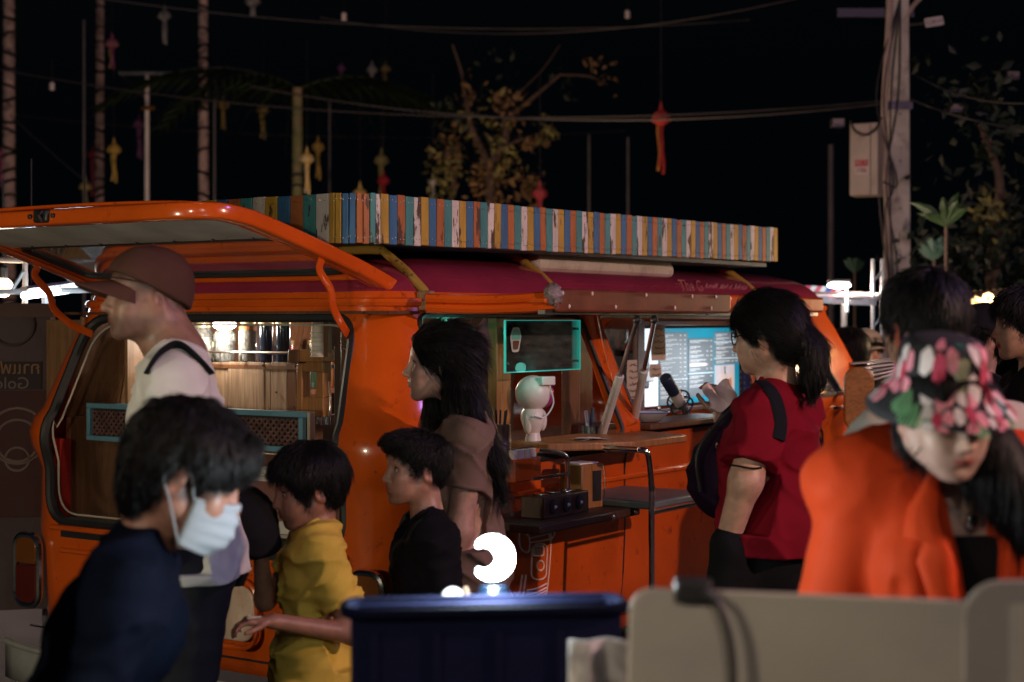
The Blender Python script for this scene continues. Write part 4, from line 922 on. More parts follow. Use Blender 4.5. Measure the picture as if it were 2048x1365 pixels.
# ---- head in its own frame: z=0 at the eyes, y forward, chin -.115, crown +.115 (adult)
def head(f, T, s, ear=True, nose=1., jaw=1., chin=1., lips=1., child=False, brow=1., bone=1.):
    k=s; g=lambda *a: tuple(x*k for x in a)
    f.ell(g(0,-.012,.032),g(.074,.099,.084),.02,mt=T)
    f.ell(g(0,.035,.03),g(.062,.060,.062),.03*k,mt=T)                      # forehead
    f.ell(g(0,.028,-.028),g(.059,.064,.078),.03*k,mt=T)
    for q in (-1,1):
        f.cone(g(q*.052*jaw,-.004,-.052),g(q*.022,.062,-.096),.022*k,.018*k,k=.03*k,mt=T)
        f.ell(g(q*.043,.058,-.026),g(.021,.022,.018),.022*k,mt=T)          # cheek
        f.ell(g(q*.034,.062,-.055),g(.022,.024,.03),.03*k,mt=T)
    f.ell(g(0,.072*chin,-.098),g(.021,.018,.018),.022*k,mt=T)
    f.cone(g(-.034,.078,.020),g(.034,.078,.020),.010*k*brow,k=.016*k,mt=T)
    for q in (-1,1): f.ell(g(q*.033,.096,-.002),g(.019,.016,.0125),.012*k,op='s',mt=T)
    for q in (-1,1): f.ell(g(q*.032,.070,-.002),g(.0165,.0145,.0135),.006*k,mt=T)          # lids over the eyeballs
    f.cone(g(0,.084,.012),g(0,.108+.006*(nose-1)*4,-.034),.0075*k,.0105*k*nose,k=.014*k,mt=T)
    f.ell(g(0,.109*(1+.04*(nose-1)),-.038),g(.0115*nose,.010,.0095),.008*k,mt=T)
    for q in (-1,1): f.ell(g(q*.0125,.097,-.041),g(.0085,.011,.008),.006*k,mt=T)
    f.ell(g(0,.078,-.062),g(.028,.018,.022),.016*k,mt=T)
    f.ell(g(0,.0945,-.0625),g(.019,.0085*lips,.0062),.006*k,mt=T); f.ell(g(0,.0925,-.0745),g(.0165,.0088*lips,.0068),.006*k,mt=T)
    f.cone(g(-.019,.101,-.0685),g(.019,.101,-.0685),.0030*k,k=.004*k,op='s',mt=T)
    f.ell(g(0,.095,-.086),g(.018,.008,.006),.008*k,op='s',mt=T)
    if ear:
        for q in (-1,1):
            E_=T@Matrix.Translation(g(q*.073,-.012,-.012))@Matrix.Rotation(R(q*-18),4,'Z')@Matrix.Rotation(R(-14),4,'X')
            f.ell((0,0,0),g(.009,.0185,.031),.006*k,mt=E_)
            f.ell(g(q*.008,.003,.003),g(.007,.0115,.021),.005*k,op='s',mt=E_)
            f.ell(g(q*.003,-.004,-.022),g(.008,.009,.011),.006*k,mt=E_)
def paint_head(T, s, lip=(.80,.45,.42), stub=None, base=(1,1,1)):
    Ti=np.array(T.inverted(),float)
    def fn(v):
        q=(v@Ti[:3,:3].T+Ti[:3,3])/s; c=np.ones((len(v),3))*np.array(base)
        def mix(w,colr):
            nonlocal c; c=c*(1-w[:,None])+c*np.array(colr)*w[:,None]
        d=np.sqrt((q[:,0]/.021)**2+((q[:,1]-.094)/.012)**2+((q[:,2]+.0685)/.0105)**2); mix(np.clip((1.25-d)/.4,0,1),lip)
        d=np.sqrt(((np.abs(q[:,0])-.033)/.022)**2+((q[:,1]-.08)/.03)**2+((q[:,2]+.002)/.014)**2); mix(np.clip((1.2-d)/.6,0,1)*.5,(.62,.50,.48))
        d=np.sqrt((q[:,0]/.02)**2+((q[:,1]-.11)/.02)**2+((q[:,2]+.036)/.014)**2); mix(np.clip((1.3-d)/.8,0,1)*.5,(1.,.80,.74))
        d=np.sqrt(((np.abs(q[:,0])-.075)/.02)**2+((q[:,1]+.012)/.03)**2+((q[:,2]+.012)/.04)**2); mix(np.clip((1.3-d)/.5,0,1)*.6,(1.,.72,.66))
        if stub is not None:
            w=np.clip((-.045-q[:,2])/.02,0,1)*np.clip((q[:,1]+.03)/.05,0,1)*np.clip((q[:,2]+.13)/.02,0,1); mix(w*stub,(.42,.42,.48))
        return c
    return fn
def eyes(T, s, parent, iris=(.03,.018,.01), brows=(.012,.009,.008), closed=False, look=(0,0), bw=1.):
    EM=M('eye_white',(.38,.34,.32),.15,var=.05,bump=0); IM=M('iris_dark',(.018,.010,.006),.08,bump=0)
    for q in (-1,1):
        if not closed:
            Q=T@Matrix.Translation((q*.032*s,.0742*s,-.002*s)); ob=MB().ball((0,0,0),.0132*s,14,10,mt=Q).build('eye',EM,parent,smooth=60)
            Q2=Q@Matrix.Rotation(R(look[0]),4,'Z')@Matrix.Rotation(R(look[1]),4,'X'); MB().ball((0,.0098*s,0),(.0062*s,.0042*s,.0062*s),10,8,mt=Q2).build('iris',IM,ob,smooth=60)
        LM=M('lash_%.3f'%brows[0],brows,.6,bump=0)
        MB().tube([T@(Vector((q*.032+x*.017,.0815+.004*(1-x*x)-.006*max(0,x*q)**2,.006-.006*x*x+(-.004 if closed else 0)))*s) for x in (-1,-.6,-.2,.2,.6,1)],[.0014*s,.0026*s,.003*s,.003*s,.0028*s,.0014*s],6).build('eyelashes',LM,parent)
        MB().tube([T@(Vector((q*(.014+.038*x),.0905-.016*x**2,.021+.007*math.sin(x*2.2)))*s) for x in (0,.2,.4,.6,.8,1)],[.003*s*bw,.0052*s*bw,.0052*s*bw,.0045*s*bw,.003*s*bw,.0014*s],6,flat=(.8,1)).build('eyebrow',LM,parent)
def hand(f, wrist, dirv, palm, s, curl=.5, side=1, spread=.1, k=.006):
    """five fingers; dirv points along the hand, palm is the palm normal"""
    w=Vector(wrist); d=Vector(dirv).normalized(); p=Vector(palm); p=(p-d*p.dot(d)).normalized(); x=d.cross(p)*side   # x towards the thumb
    for q in (-.5,.0,.5): f.cone(w+x*q*.022*s,w+d*.085*s+x*q*.062*s,.0145*s,.0125*s,k=.018*s)
    for i,(o,l,r) in enumerate(((.030,.070,.0088),(.011,.078,.0092),(-.009,.073,.0088),(-.028,.058,.0078))):
        b=w+d*(.086-.004*abs(i-1))*s+x*o*s; dd=(d+x*spread*(1.2-i*.8)*.5).normalized(); c=curl*(1+.12*i)
        for j,ll in enumerate((.48,.30,.24)):
            a=c*(j+.6)*.9; v_=(dd*math.cos(a)+p*math.sin(a)).normalized(); e=b+v_*l*ll*s
            f.cone(b,e,r*s*(1-.08*j),r*s*(1-.08*(j+1)),k=k*s); b=e
    b=w+d*.028*s+x*.022*s
    for j,(ll,a) in enumerate(((.038,.75),(.030,.45),(.024,.25))):
        v_=(d*math.cos(a)+x*math.sin(a)+p*.35).normalized(); e=b+v_*ll*s; f.cone(b,e,(.0115-.0012*j)*s,(.0105-.0014*j)*s,k=k*s); b=e
ADULT=dict(neck=(0,-.022,1.455),hipc=(0,0,.95))
def torso(f, T, s, w=1., dpt=1., inf=0., belly=0., k=.045, short=False, bust=0.):
    g=lambda *a: tuple(x*s for x in a); I=inf
    f.ell(g(0,-.012,.96),tuple(x+I for x in g(.165*w,.112*dpt,.14)),k*s,mt=T)
    f.ell(g(0,.0+.02*belly,1.10),tuple(x+I for x in g(.145*w,(.104+.03*belly)*dpt,.16)),k*s,mt=T)
    f.ell(g(0,-.005,1.26),tuple(x+I for x in g(.162*w,.112*dpt,.16)),k*s,mt=T)
    if bust: 
        for q in (-1,1): f.ell(g(q*.075*w,.085*dpt,1.23),tuple(x+I for x in g(.065,.05*bust,.06)),.05*s,mt=T)
    f.cone(g(-.135*w,-.018,1.385),g(.135*w,-.018,1.385),.055*s+I,k=k*s,mt=T)
    for q in (-1,1): f.cone(g(q*.02,-.03,1.45),g(q*.15*w,-.022,1.395),.042*s+I*.8,.046*s+I,k=.05*s,mt=T)
def limb(f, pts, rs, k=.03, mt=None):
    for a,b,r1,r2 in zip(pts,pts[1:],rs,rs[1:]): f.cone(a,b,r1,r2,k=k,mt=mt)
def lean(s, ax, ay, z=.95):
    return Matrix.Translation((0,0,z*s))@Matrix.Rotation(R(ay),4,'Y')@Matrix.Rotation(R(ax),4,'X')@Matrix.Translation((0,0,-z*s))
def headT(pos, yaw=0, pitch=0, roll=0):
    return Matrix.Translation(pos)@Matrix.Rotation(R(yaw),4,'Z')@Matrix.Rotation(R(pitch),4,'X')@Matrix.Rotation(R(roll),4,'Y')
def legs(f, s, stance=.10, fwd=(0,0), inf=0., r=(.082,.056,.04), k=.03, top=.93):
    for q,fo in zip((-1,1),fwd):
        limb(f,[(q*.085*s,-.01*s,top*s),(q*stance*s,(.02+fo)*s,.5*s),(q*stance*s,(-.02+fo*1.4)*s,.09*s)],[r[0]*s+inf,r[1]*s+inf,r[2]*s+inf],k)
def shoes(s, parent, stance=.10, fwd=(0,0), mat=None):
    for q,fo in zip((-1,1),fwd):
        MB().ball((q*stance*s,(.05+fo*1.4)*s,.045*s),(.05*s,.14*s,.045*s),14,10).build('shoe',mat or DARKPL,parent,smooth=60)
def person(label, x, y, yaw, group=None):
    return thing('person',label,'person',loc=(x,y,0),rotz=R(yaw),group=group)
def hair_cap(f, T, s, inf=.012, back=.0, low=-.06, front=.055, k=.02):
    g=lambda *a: tuple(q*s for q in a)
    f.ell(g(0,-.012,.034),(.074*s+inf*s,.099*s+inf*s,.084*s+inf*1.2*s),k,mt=T)
    f.ell(g(0,.02,.05),(.066*s+inf*s,.07*s+inf*s,.055*s+inf*s),k,mt=T)
    if back: f.ell(g(0,-.05,-.03),g(.062+inf,.05+back,.06),.03*s,mt=T)
def strands(seed, amp=1.):
    def fn(P):
        return noise3(P*np.array([1,1,.35]),150,seed)*.6+noise3(P*np.array([1,1,.3]),60,seed+5)
    return fn

def hairline(body, hair, depth=.013, dark=.10, seed=0):
    """skin darkens to stubble close to the hair"""
    from mathutils.bvhtree import BVHTree
    hm=hair.data; bv=BVHTree.FromPolygons([v.co for v in hm.vertices],[p.vertices for p in hm.polygons]); at_=body.data.color_attributes['tint'].data
    n=len(body.data.vertices); co=np.zeros(n*3,np.float32); body.data.vertices.foreach_get('co',co); co=co.reshape(-1,3)
    hv=np.zeros(len(hm.vertices)*3,np.float32); hm.vertices.foreach_get('co',hv); hv=hv.reshape(-1,3); lo=hv.min(0)-depth; hi=hv.max(0)+depth
    ns=noise3(co,90,seed)
    for i in np.nonzero(((co>lo)&(co<hi)).all(1))[0]:
        h=bv.find_nearest(Vector(co[i]),depth*1.6)
        if h[0] is None: continue
        t=min(max(h[3]/(depth*(1+.45*ns[i])),0),1); k=dark+(1-dark)*t*t
        c=at_[i].color; at_[i].color=(c[0]*k,c[1]*k,c[2]*k,1)
STRAND=M('hair_strands',(.006,.0055,.006),.42,var=.5,vs=40,bump=0,spec=.28)
def fuzz(hair, parent, n, length, flow, seed=0, r=.0007, lift=.25, mat=None, keep=None, droop=.10, wild=.22):
    """many fine strands lying on the hair and breaking its outline"""
    me=hair.data; me.update(); N=len(me.vertices); co=np.zeros(N*3,np.float32); no=np.zeros(N*3,np.float32)
    me.vertices.foreach_get('co',co); me.vertex_normals.foreach_get('vector',no); co=co.reshape(-1,3); no=no.reshape(-1,3)
    rs=np.random.RandomState(seed); idx=rs.randint(0,N,n)
    if keep is not None: idx=np.array([j for j in idx if keep(co[j])],int)
    n=len(idx); p=co[idx]+rs.randn(n,3)*.0012; nn=no[idx]
    f=np.array([flow(q) for q in p]) if callable(flow) else np.repeat(np.array(flow)[None],n,0)
    f=f/(np.linalg.norm(f,axis=1,keepdims=True)+1e-9)+rs.randn(n,3)*wild; t=f-nn*(f*nn).sum(1,keepdims=True); t/=np.linalg.norm(t,axis=1,keepdims=True)+1e-9
    L_=(length*rs.uniform(.5,1.3,n))[:,None]; a=(lift*rs.uniform(0,1,n)**2)[:,None]; dz=np.array([0,0,-1.])
    p0=p-nn*.0015; rings=[p0,p0+t*L_*.35+nn*(.0015+L_*a*.30),p0+t*L_*.7+nn*(.0015+L_*a*.42)+dz*L_*droop*.4,p0+t*L_+nn*L_*a*.45+dz*L_*droop]
    b=np.cross(t,nn); b/=np.linalg.norm(b,axis=1,keepdims=True)+1e-9
    V_=[]
    for k,(c,rr) in enumerate(zip(rings,(r,r,r*.8,r*.15))):
        for q in range(3): th=q*2.0944; V_.append(c+(b*math.cos(th)+nn*math.sin(th))*rr)
    V_=np.stack(V_,1).reshape(-1,3); base=(np.arange(n)*12)[:,None]; F_=[]
    for k in range(3):
        for q in range(3): F_.append(np.concatenate([base+k*3+q,base+k*3+(q+1)%3,base+k*3+3+(q+1)%3,base+k*3+3+q],1))
    F_=np.stack(F_,1).reshape(-1,4)
    m=bpy.data.meshes.new('hair_strands'); m.vertices.add(len(V_)); m.vertices.foreach_set('co',V_.astype(np.float32).ravel()); m.loops.add(F_.size); m.loops.foreach_set('vertex_index',F_.astype(np.int32).ravel()); m.polygons.add(len(F_)); m.polygons.foreach_set('loop_start',np.arange(0,F_.size,4,dtype=np.int32)); m.update(calc_edges=True)
    m.polygons.foreach_set('use_smooth',np.ones(len(F_),bool)); m.materials.append(mat or STRAND); o=bpy.data.objects.new('hair_strands',m); C.objects.link(o); o.parent=parent; o['kind']='stuff'; return o
def crown_flow(H, s, down=.6, fwd=0.):
    c=np.array(H@(Vector((0,-.045,.115))*s)); d=np.array(H.to_3x3()@Vector((0,fwd,-down)))
    def fn(q):
        v=q-c; return v/(np.linalg.norm(v)+1e-6)+d
    return fn
class Fig:
    """a standing figure: root on the ground under the hips, local y forward, x right"""
    def __init__(s, label, px, d, yaw, sc):
        s.x=(px-CX)/F*d; s.y=d; s.yaw=yaw; s.s=sc; s.o=person(label,s.x,s.y,yaw); s.R=Matrix.Rotation(R(-yaw),3,'Z')
        s.mw=Matrix.Translation((s.x,s.y,0))@Matrix.Rotation(R(yaw),4,'Z')
    def l(s, px, py, d): return s.R@(at(px,py,d)-Vector((s.x,s.y,0)))
    def field(s, lo, hi, h): return Field(lo,hi,h)
def ray_on(objs, px, py, M4):
    """first point of some meshes seen along a photo direction, in the frame M4"""
    from mathutils.bvhtree import BVHTree
    o=Vector((0,0,CH)); dv=(at(px,py,1)-o).normalized(); best=None; Mi=M4.inverted()
    for ob in objs:
        if ob.name not in BV: 
            me=ob.data; BV[ob.name]=BVHTree.FromPolygons([v.co for v in me.vertices],[p.vertices for p in me.polygons])
        h=BV[ob.name].ray_cast(Mi@o,(Mi.to_3x3()@dv))
        if h[0] is not None and (best is None or h[3]<best[1]): best=(h[0]+h[1]*.004,h[3])
    return best[0] if best else None
BV={}
def strap(name, objs, fg, pts, r, mat, fallback=None, flat=(1.,.25)):
    P=[]
    for q in pts:
        h=ray_on(objs,q[0],q[1],fg.mw)
        if h is not None: P.append(h)
    if len(P)>2: return MB().tube(bez(P,4),r,8,flat=flat).build(name,mat,fg.o)
def neck_arms(f, T, g, s, Hpos, nr=.055, nb=(0,-.025,1.44), hs=1.):
    f.cone(T@Vector(g(*nb)),Hpos@(Vector((0,-.028,-.055))*hs),nr*s*1.08,nr*s,k=.035*s)
def shirt_cut(f, T, g, s, rad=.072, z=1.475, y=.012, drop=.03):
    ring=[]
    for k_ in range(36):
        a_=k_/36*6.2832; last=None
        for q in range(60):
            t_=R(-85+q*2); pt=T@Vector(g(rad*math.cos(t_)*math.cos(a_),y+rad*.95*math.cos(t_)*math.sin(a_),z+(.055+drop)*math.sin(t_)))
            if f.val(pt)>0: break
            last=pt
        if last is not None: ring.append(last)
    f.ring=ring if len(ring)>20 else None
    f.ell(g(0,y,z),g(rad,rad*.95,.055+drop),.004,op='s',mt=T)
# ---------------------------------------------------------------- man in a brown cap
def man_cap():
    p=Fig('man in brown cap and pale T-shirt facing left before the tailgate',370,4.15,100,1.04); s=p.s; g=lambda *a: tuple(q*s for q in a)
    SK=skin('skin_man',(.27,.145,.105)); hc=p.l(294,594,4.15); H=headT(hc,17,3,0); hs=.96; T=lean(s,-5,0)
    f=Field((-.42,-.34,0),(.42,.42,1.86),.0058)
    head(f,H,hs,nose=1.18,brow=1.35,jaw=1.05,chin=1.02)
    neck_arms(f,T,g,s,H,.068,hs=hs); torso(f,T,s,1.05,1.0)
    for q in (-1,1): 
        pts=[T@Vector(g(q*.175,-.02,1.38)),T@Vector(g(q*.22,.02,1.12)),T@Vector(g(q*.20,.16,.93))]; limb(f,pts,[.052*s,.042*s,.032*s]); hand(f,pts[2],(0,.8,-.6),(-q,0,0),.95,.5,side=-q)
    legs(f,s)
    body=f.build('body',SK,p.o,2,paint_head(H,hs,(.85,.60,.56),stub=.75))
    eyes(H,hs,p.o,brows=(.03,.02,.015)); MAN=(body,H,hs)
    f=Field((-.44,-.34,.80*s),(.44,.40,1.62),.0065); torso(f,T,s,1.02,.98,inf=.014,belly=.2,k=.05)
    f.cone(T@Vector(g(-.10,-.01,.86)),T@Vector(g(.10,-.01,.86)),.112*s,k=.06)
    for q in (-1,1): f.sleeve(T@Vector(g(q*.165,-.02,1.375)),T@Vector(g(q*.215,.0,1.15)),.064*s,.068*s,.03)
    shirt_cut(f,T,g,s,.074,1.50,.01,.02)
    f.warp(.014,folds(3,(10,10,14))); f.cut((0,0,.94),(0,0,-1))
    sh=f.build('shirt',cloth('shirt_white_grey',(.58,.56,.55)),p.o,2)
    f=Field((-.3,-.3,0),(.3,.3,1.2),.011); legs(f,s,inf=.02); f.ell((0,-.01,.94),(.158,.115,.14),.05); f.warp(.006,folds(5)); f.build('trousers',cloth('trousers_charcoal',(.025,.025,.03)),p.o,2); shoes(s,p.o)
    # cap: dome, brim, band and button
    f=Field(tuple(hc-Vector((.16,.2,.1))),tuple(hc+Vector((.16,.25,.2))),.0045); hair_cap(f,H,hs,.016)
    f.ell(tuple(q*hs for q in (0,-.06,-.01)),tuple(q*hs for q in (.072,.055,.075)),.02,mt=H)
    n=H.to_3x3()@Vector((0,.42,-1)); f.cut(H@(Vector((0,.07,.052))*hs),n,.004)
    CAP=cloth('cap_brown',(.075,.035,.028)); f.warp(.0025,folds(9,(9,9,9))); cap=f.build('cap',CAP,p.o,2); hairline(body,cap,.026,.30)
    def brim(u,v):
        x=(u-.5)*2; a=x*1.25; rr=.078+.012; y0=.088*math.cos(a*.9); xx=.078*math.sin(a)/math.sin(1.25)
        L=(.094*(1-abs(x)**2.6))
        return tuple(H@(Vector((xx*(1+.04*v),y0+.012+L*v,.040-.030*abs(x)**1.8-.014*v-.018*v*x*x))*hs))
    MB().grid(brim,22,8).build('brim',CAP,cap,solid=.004,smooth=60)
    MB().tube([H@(Vector((.087*math.sin(t),-.012+.112*math.cos(t),.038+.018*math.cos(t)-.01))*hs) for t in [k/30*6.2832 for k in range(30)]],.0022,5,closed=True).build('cap_seam',cloth('cap_dark',(.05,.022,.018)),cap)
    MB().ball(H@(Vector((0,-.01,.138))*hs),.007,8,6).build('cap_button',CAP,cap)
    strap('backpack_strap',[sh],p,[(296,748),(306,728),(322,710),(345,697),(366,699),(392,720),(418,748),(440,776),(456,803),(465,828)],.022,cloth('strap_black',(.010,.011,.014)),flat=(1,.22))
man_cap()
# ---------------------------------------------------------------- boy in yellow
def boy_yellow():
    p=Fig('boy in yellow T-shirt holding up a black cap beside the van rear',640,4.44,102,.70); s=p.s; g=lambda *a: tuple(q*s for q in a)
    SK=skin('skin_boy_a',(0.279,0.135,0.086)); hc=p.l(618,974,4.44); H=headT(hc,8,-9,-3); hs=.93; T=lean(s,-4,0)
    f=Field((-.36,-.28,0),(.36,.42,1.32),.0048)
    head(f,H,hs,nose=.92,brow=.7,jaw=.95,chin=.97,lips=1.1); neck_arms(f,T,g,s,H,.062,hs=hs); torso(f,T,s,.95,.95)
    A=[T@Vector(g(-.17,-.02,1.38)),p.l(706,1268,4.30),p.l(548,1243,4.20)]
    limb(f,A,[.052*s,.0285,.021],.02); hand(f,A[2],p.l(500,1242,4.18)-A[2],p.l(500,1290,4.2)-p.l(500,1243,4.2),.80,.62,side=1,spread=.12,k=.004)
    B=[T@Vector(g(.17,-.02,1.38)),p.l(530,1200,4.52),p.l(522,1115,4.44)]
    limb(f,B,[.050*s,.029,.021],.02); hand(f,B[2],(0,.1,1),p.l(480,1100,4.4)-p.l(522,1100,4.44),.78,.7,side=1)
    legs(f,s); bo=f.build('body',SK,p.o,1,paint_head(H,hs,(.85,.55,.52)))
    eyes(H,hs,p.o,look=(0,-12),bw=1.15)
    f=Field((-.38,-.28,.5),(.38,.36,1.2),.0058); torso(f,T,s,1.0,.98,inf=.015,belly=.2,k=.05); f.cone(g(-.1,0,.80),g(.1,0,.80),.155*s,k=.1); f.cone(g(-.1,0,.9),g(.1,0,.9),.15*s,k=.1)
    f.sleeve(T@Vector(g(-.155,-.02,1.375)),A[0].lerp(A[1],.66),.066*s,.076*s,.03); f.sleeve(T@Vector(g(.155,-.02,1.375)),B[0].lerp(B[1],.55),.066*s,.072*s,.03)
    shirt_cut(f,T,g,s,.078,1.50,.014,.02); f.warp(.012,folds(12,(14,14,20))); f.cut((0,0,.53),(0,0,-1))
    f.build('shirt',cloth('shirt_yellow',(.60,.43,.075)),p.o,2)
    f=Field((-.25,-.25,0),(.25,.25,.75),.011); legs(f,s,inf=.010); f.ell(g(0,-.01,.88),g(.14,.10,.10),.03); f.build('shorts',cloth('shorts_navy',(.02,.022,.03)),p.o,2); shoes(s,p.o)
    # hair: full on top, tidy over the ear
    f=Field(tuple(hc-Vector((.15,.17,.12))),tuple(hc+Vector((.15,.17,.18))),.0042); hair_cap(f,H,hs,.017)
    f.ell(tuple(q*hs for q in (0,-.055,-.01)),tuple(q*hs for q in (.068,.052,.062)),.02,mt=H)
    f.ell(tuple(q*hs for q in (0,.055,.062)),tuple(q*hs for q in (.062,.045,.032)),.02,mt=H)
    f.ell(tuple(q*hs for q in (0,.115,-.045)),tuple(q*hs for q in (.12,.095,.098)),.006,op='s',mt=H)
    for q in (-1,1): f.ell(tuple(x*hs for x in (q*.08,-.006,-.03)),tuple(x*hs for x in (.03,.026,.042)),.006,op='s',mt=H)
    f.warp(.0034,strands(21)); ha=f.build('hair',HAIR,p.o,1); hairline(bo,ha,.014); fuzz(ha,p.o,6500,.034,crown_flow(H,hs),21)
    c=thing('black_cap','black baseball cap held up by the boy in yellow','cap',loc=tuple(at(497,1060,4.40)))
    Q=Matrix.Rotation(R(20),4,'Z')@Matrix.Rotation(R(-28),4,'Y')
    f=Field((-.16,-.14,-.16),(.16,.14,.16),.006); f.ell((.0,0,0),(.078,.085,.108),.01,mt=Q); f.ell((.02,.03,.03),(.07,.07,.08),.03,mt=Q); f.cut(Q@Vector((-.015,0,-.075)),Q.to_3x3()@Vector((-.35,0,-1)),.01); f.warp(.004,folds(31)); f.build('crown',cloth('cap_black',(.010,.010,.012)),c,2)
    MB().grid(lambda u,v:tuple(Q@Vector((-.045-.10*v*(1-(2*u-1)**2*.55),.07*(2*u-1),-.060-.035*v+.018*(2*u-1)**2*-1))),12,6).build('brim',cloth('cap_black'),c,solid=.005,smooth=60)
boy_yellow()
# ---------------------------------------------------------------- boy in black
def boy_black():
    p=Fig('boy with short dark hair in a black top facing left',856,4.55,104,.71); s=p.s; g=lambda *a: tuple(q*s for q in a)
    SK=skin('skin_boy_b',(0.328,0.176,0.123)); hc=p.l(833,938,4.55); H=headT(hc,10,3,0); hs=.86; T=lean(s,-3,0)
    f=Field((-.36,-.28,0),(.36,.42,1.32),.0048)
    head(f,H,hs,nose=.9,brow=.7,jaw=.92,chin=.99,lips=1.1); neck_arms(f,T,g,s,H,.062,hs=hs); torso(f,T,s,.95,.95)
    A=[T@Vector(g(-.17,-.02,1.38)),T@Vector(g(-.21,-.05,1.10)),T@Vector(g(-.20,.05,.86))]; limb(f,A,[.05*s,.032,.022],.02); hand(f,A[2],(.1,.3,-.9),(1,0,0),.8,.5,side=1)
    B=[T@Vector(g(.17,-.02,1.38)),T@Vector(g(.21,-.05,1.10)),T@Vector(g(.20,.05,.86))]; limb(f,B,[.05*s,.032,.022],.02); hand(f,B[2],(-.1,.3,-.9),(-1,0,0),.8,.5,side=-1)
    legs(f,s); bo=f.build('body',SK,p.o,1,paint_head(H,hs,(.85,.52,.50))); eyes(H,hs,p.o,bw=1.1)
    f=Field((-.38,-.28,.5),(.38,.36,1.2),.0062); torso(f,T,s,1.02,1.02,inf=.018,k=.05); f.cone(g(-.1,0,.84),g(.1,0,.84),.145*s,k=.1)
    for A_ in (A,B): limb(f,[A_[0],A_[1],A_[1].lerp(A_[2],.85)],[.066*s,.060*s,.046*s],.03)
    shirt_cut(f,T,g,s,.078,1.51,.016,.02); f.warp(.009,folds(14,(14,14,20))); f.cut((0,0,.54),(0,0,-1)); f.build('sweatshirt',cloth('top_black',(.007,.007,.010)),p.o,2)
    f=Field((-.25,-.25,0),(.25,.25,.75),.012); legs(f,s,inf=.025); f.ell(g(0,-.01,.9),g(.165,.125,.12),.04); f.build('trousers',cloth('trousers_dark',(.015,.015,.02)),p.o,2); shoes(s,p.o)
    f=Field(tuple(hc-Vector((.15,.17,.12))),tuple(hc+Vector((.15,.17,.18))),.0042); hair_cap(f,H,hs,.008)
    f.ell(tuple(q*hs for q in (0,.03,.088)),tuple(q*hs for q in (.066,.088,.036)),.02,mt=H); f.ell(tuple(q*hs for q in (0,.085,.085)),tuple(q*hs for q in (.05,.035,.02)),.015,mt=H)
    f.ell(tuple(q*hs for q in (0,-.06,-.005)),tuple(q*hs for q in (.060,.048,.055)),.02,mt=H)
    f.ell(tuple(q*hs for q in (0,.125,-.04)),tuple(q*hs for q in (.12,.095,.098)),.006,op='s',mt=H)
    for q in (-1,1): f.ell(tuple(x*hs for x in (q*.08,-.008,-.03)),tuple(x*hs for x in (.03,.026,.042)),.006,op='s',mt=H)
    f.warp(.0034,strands(22)); ha=f.build('hair',HAIR,p.o,1); hairline(bo,ha,.017,.2); fuzz(ha,p.o,6000,.022,crown_flow(H,hs,.2,.3),22,lift=.6)
boy_black()
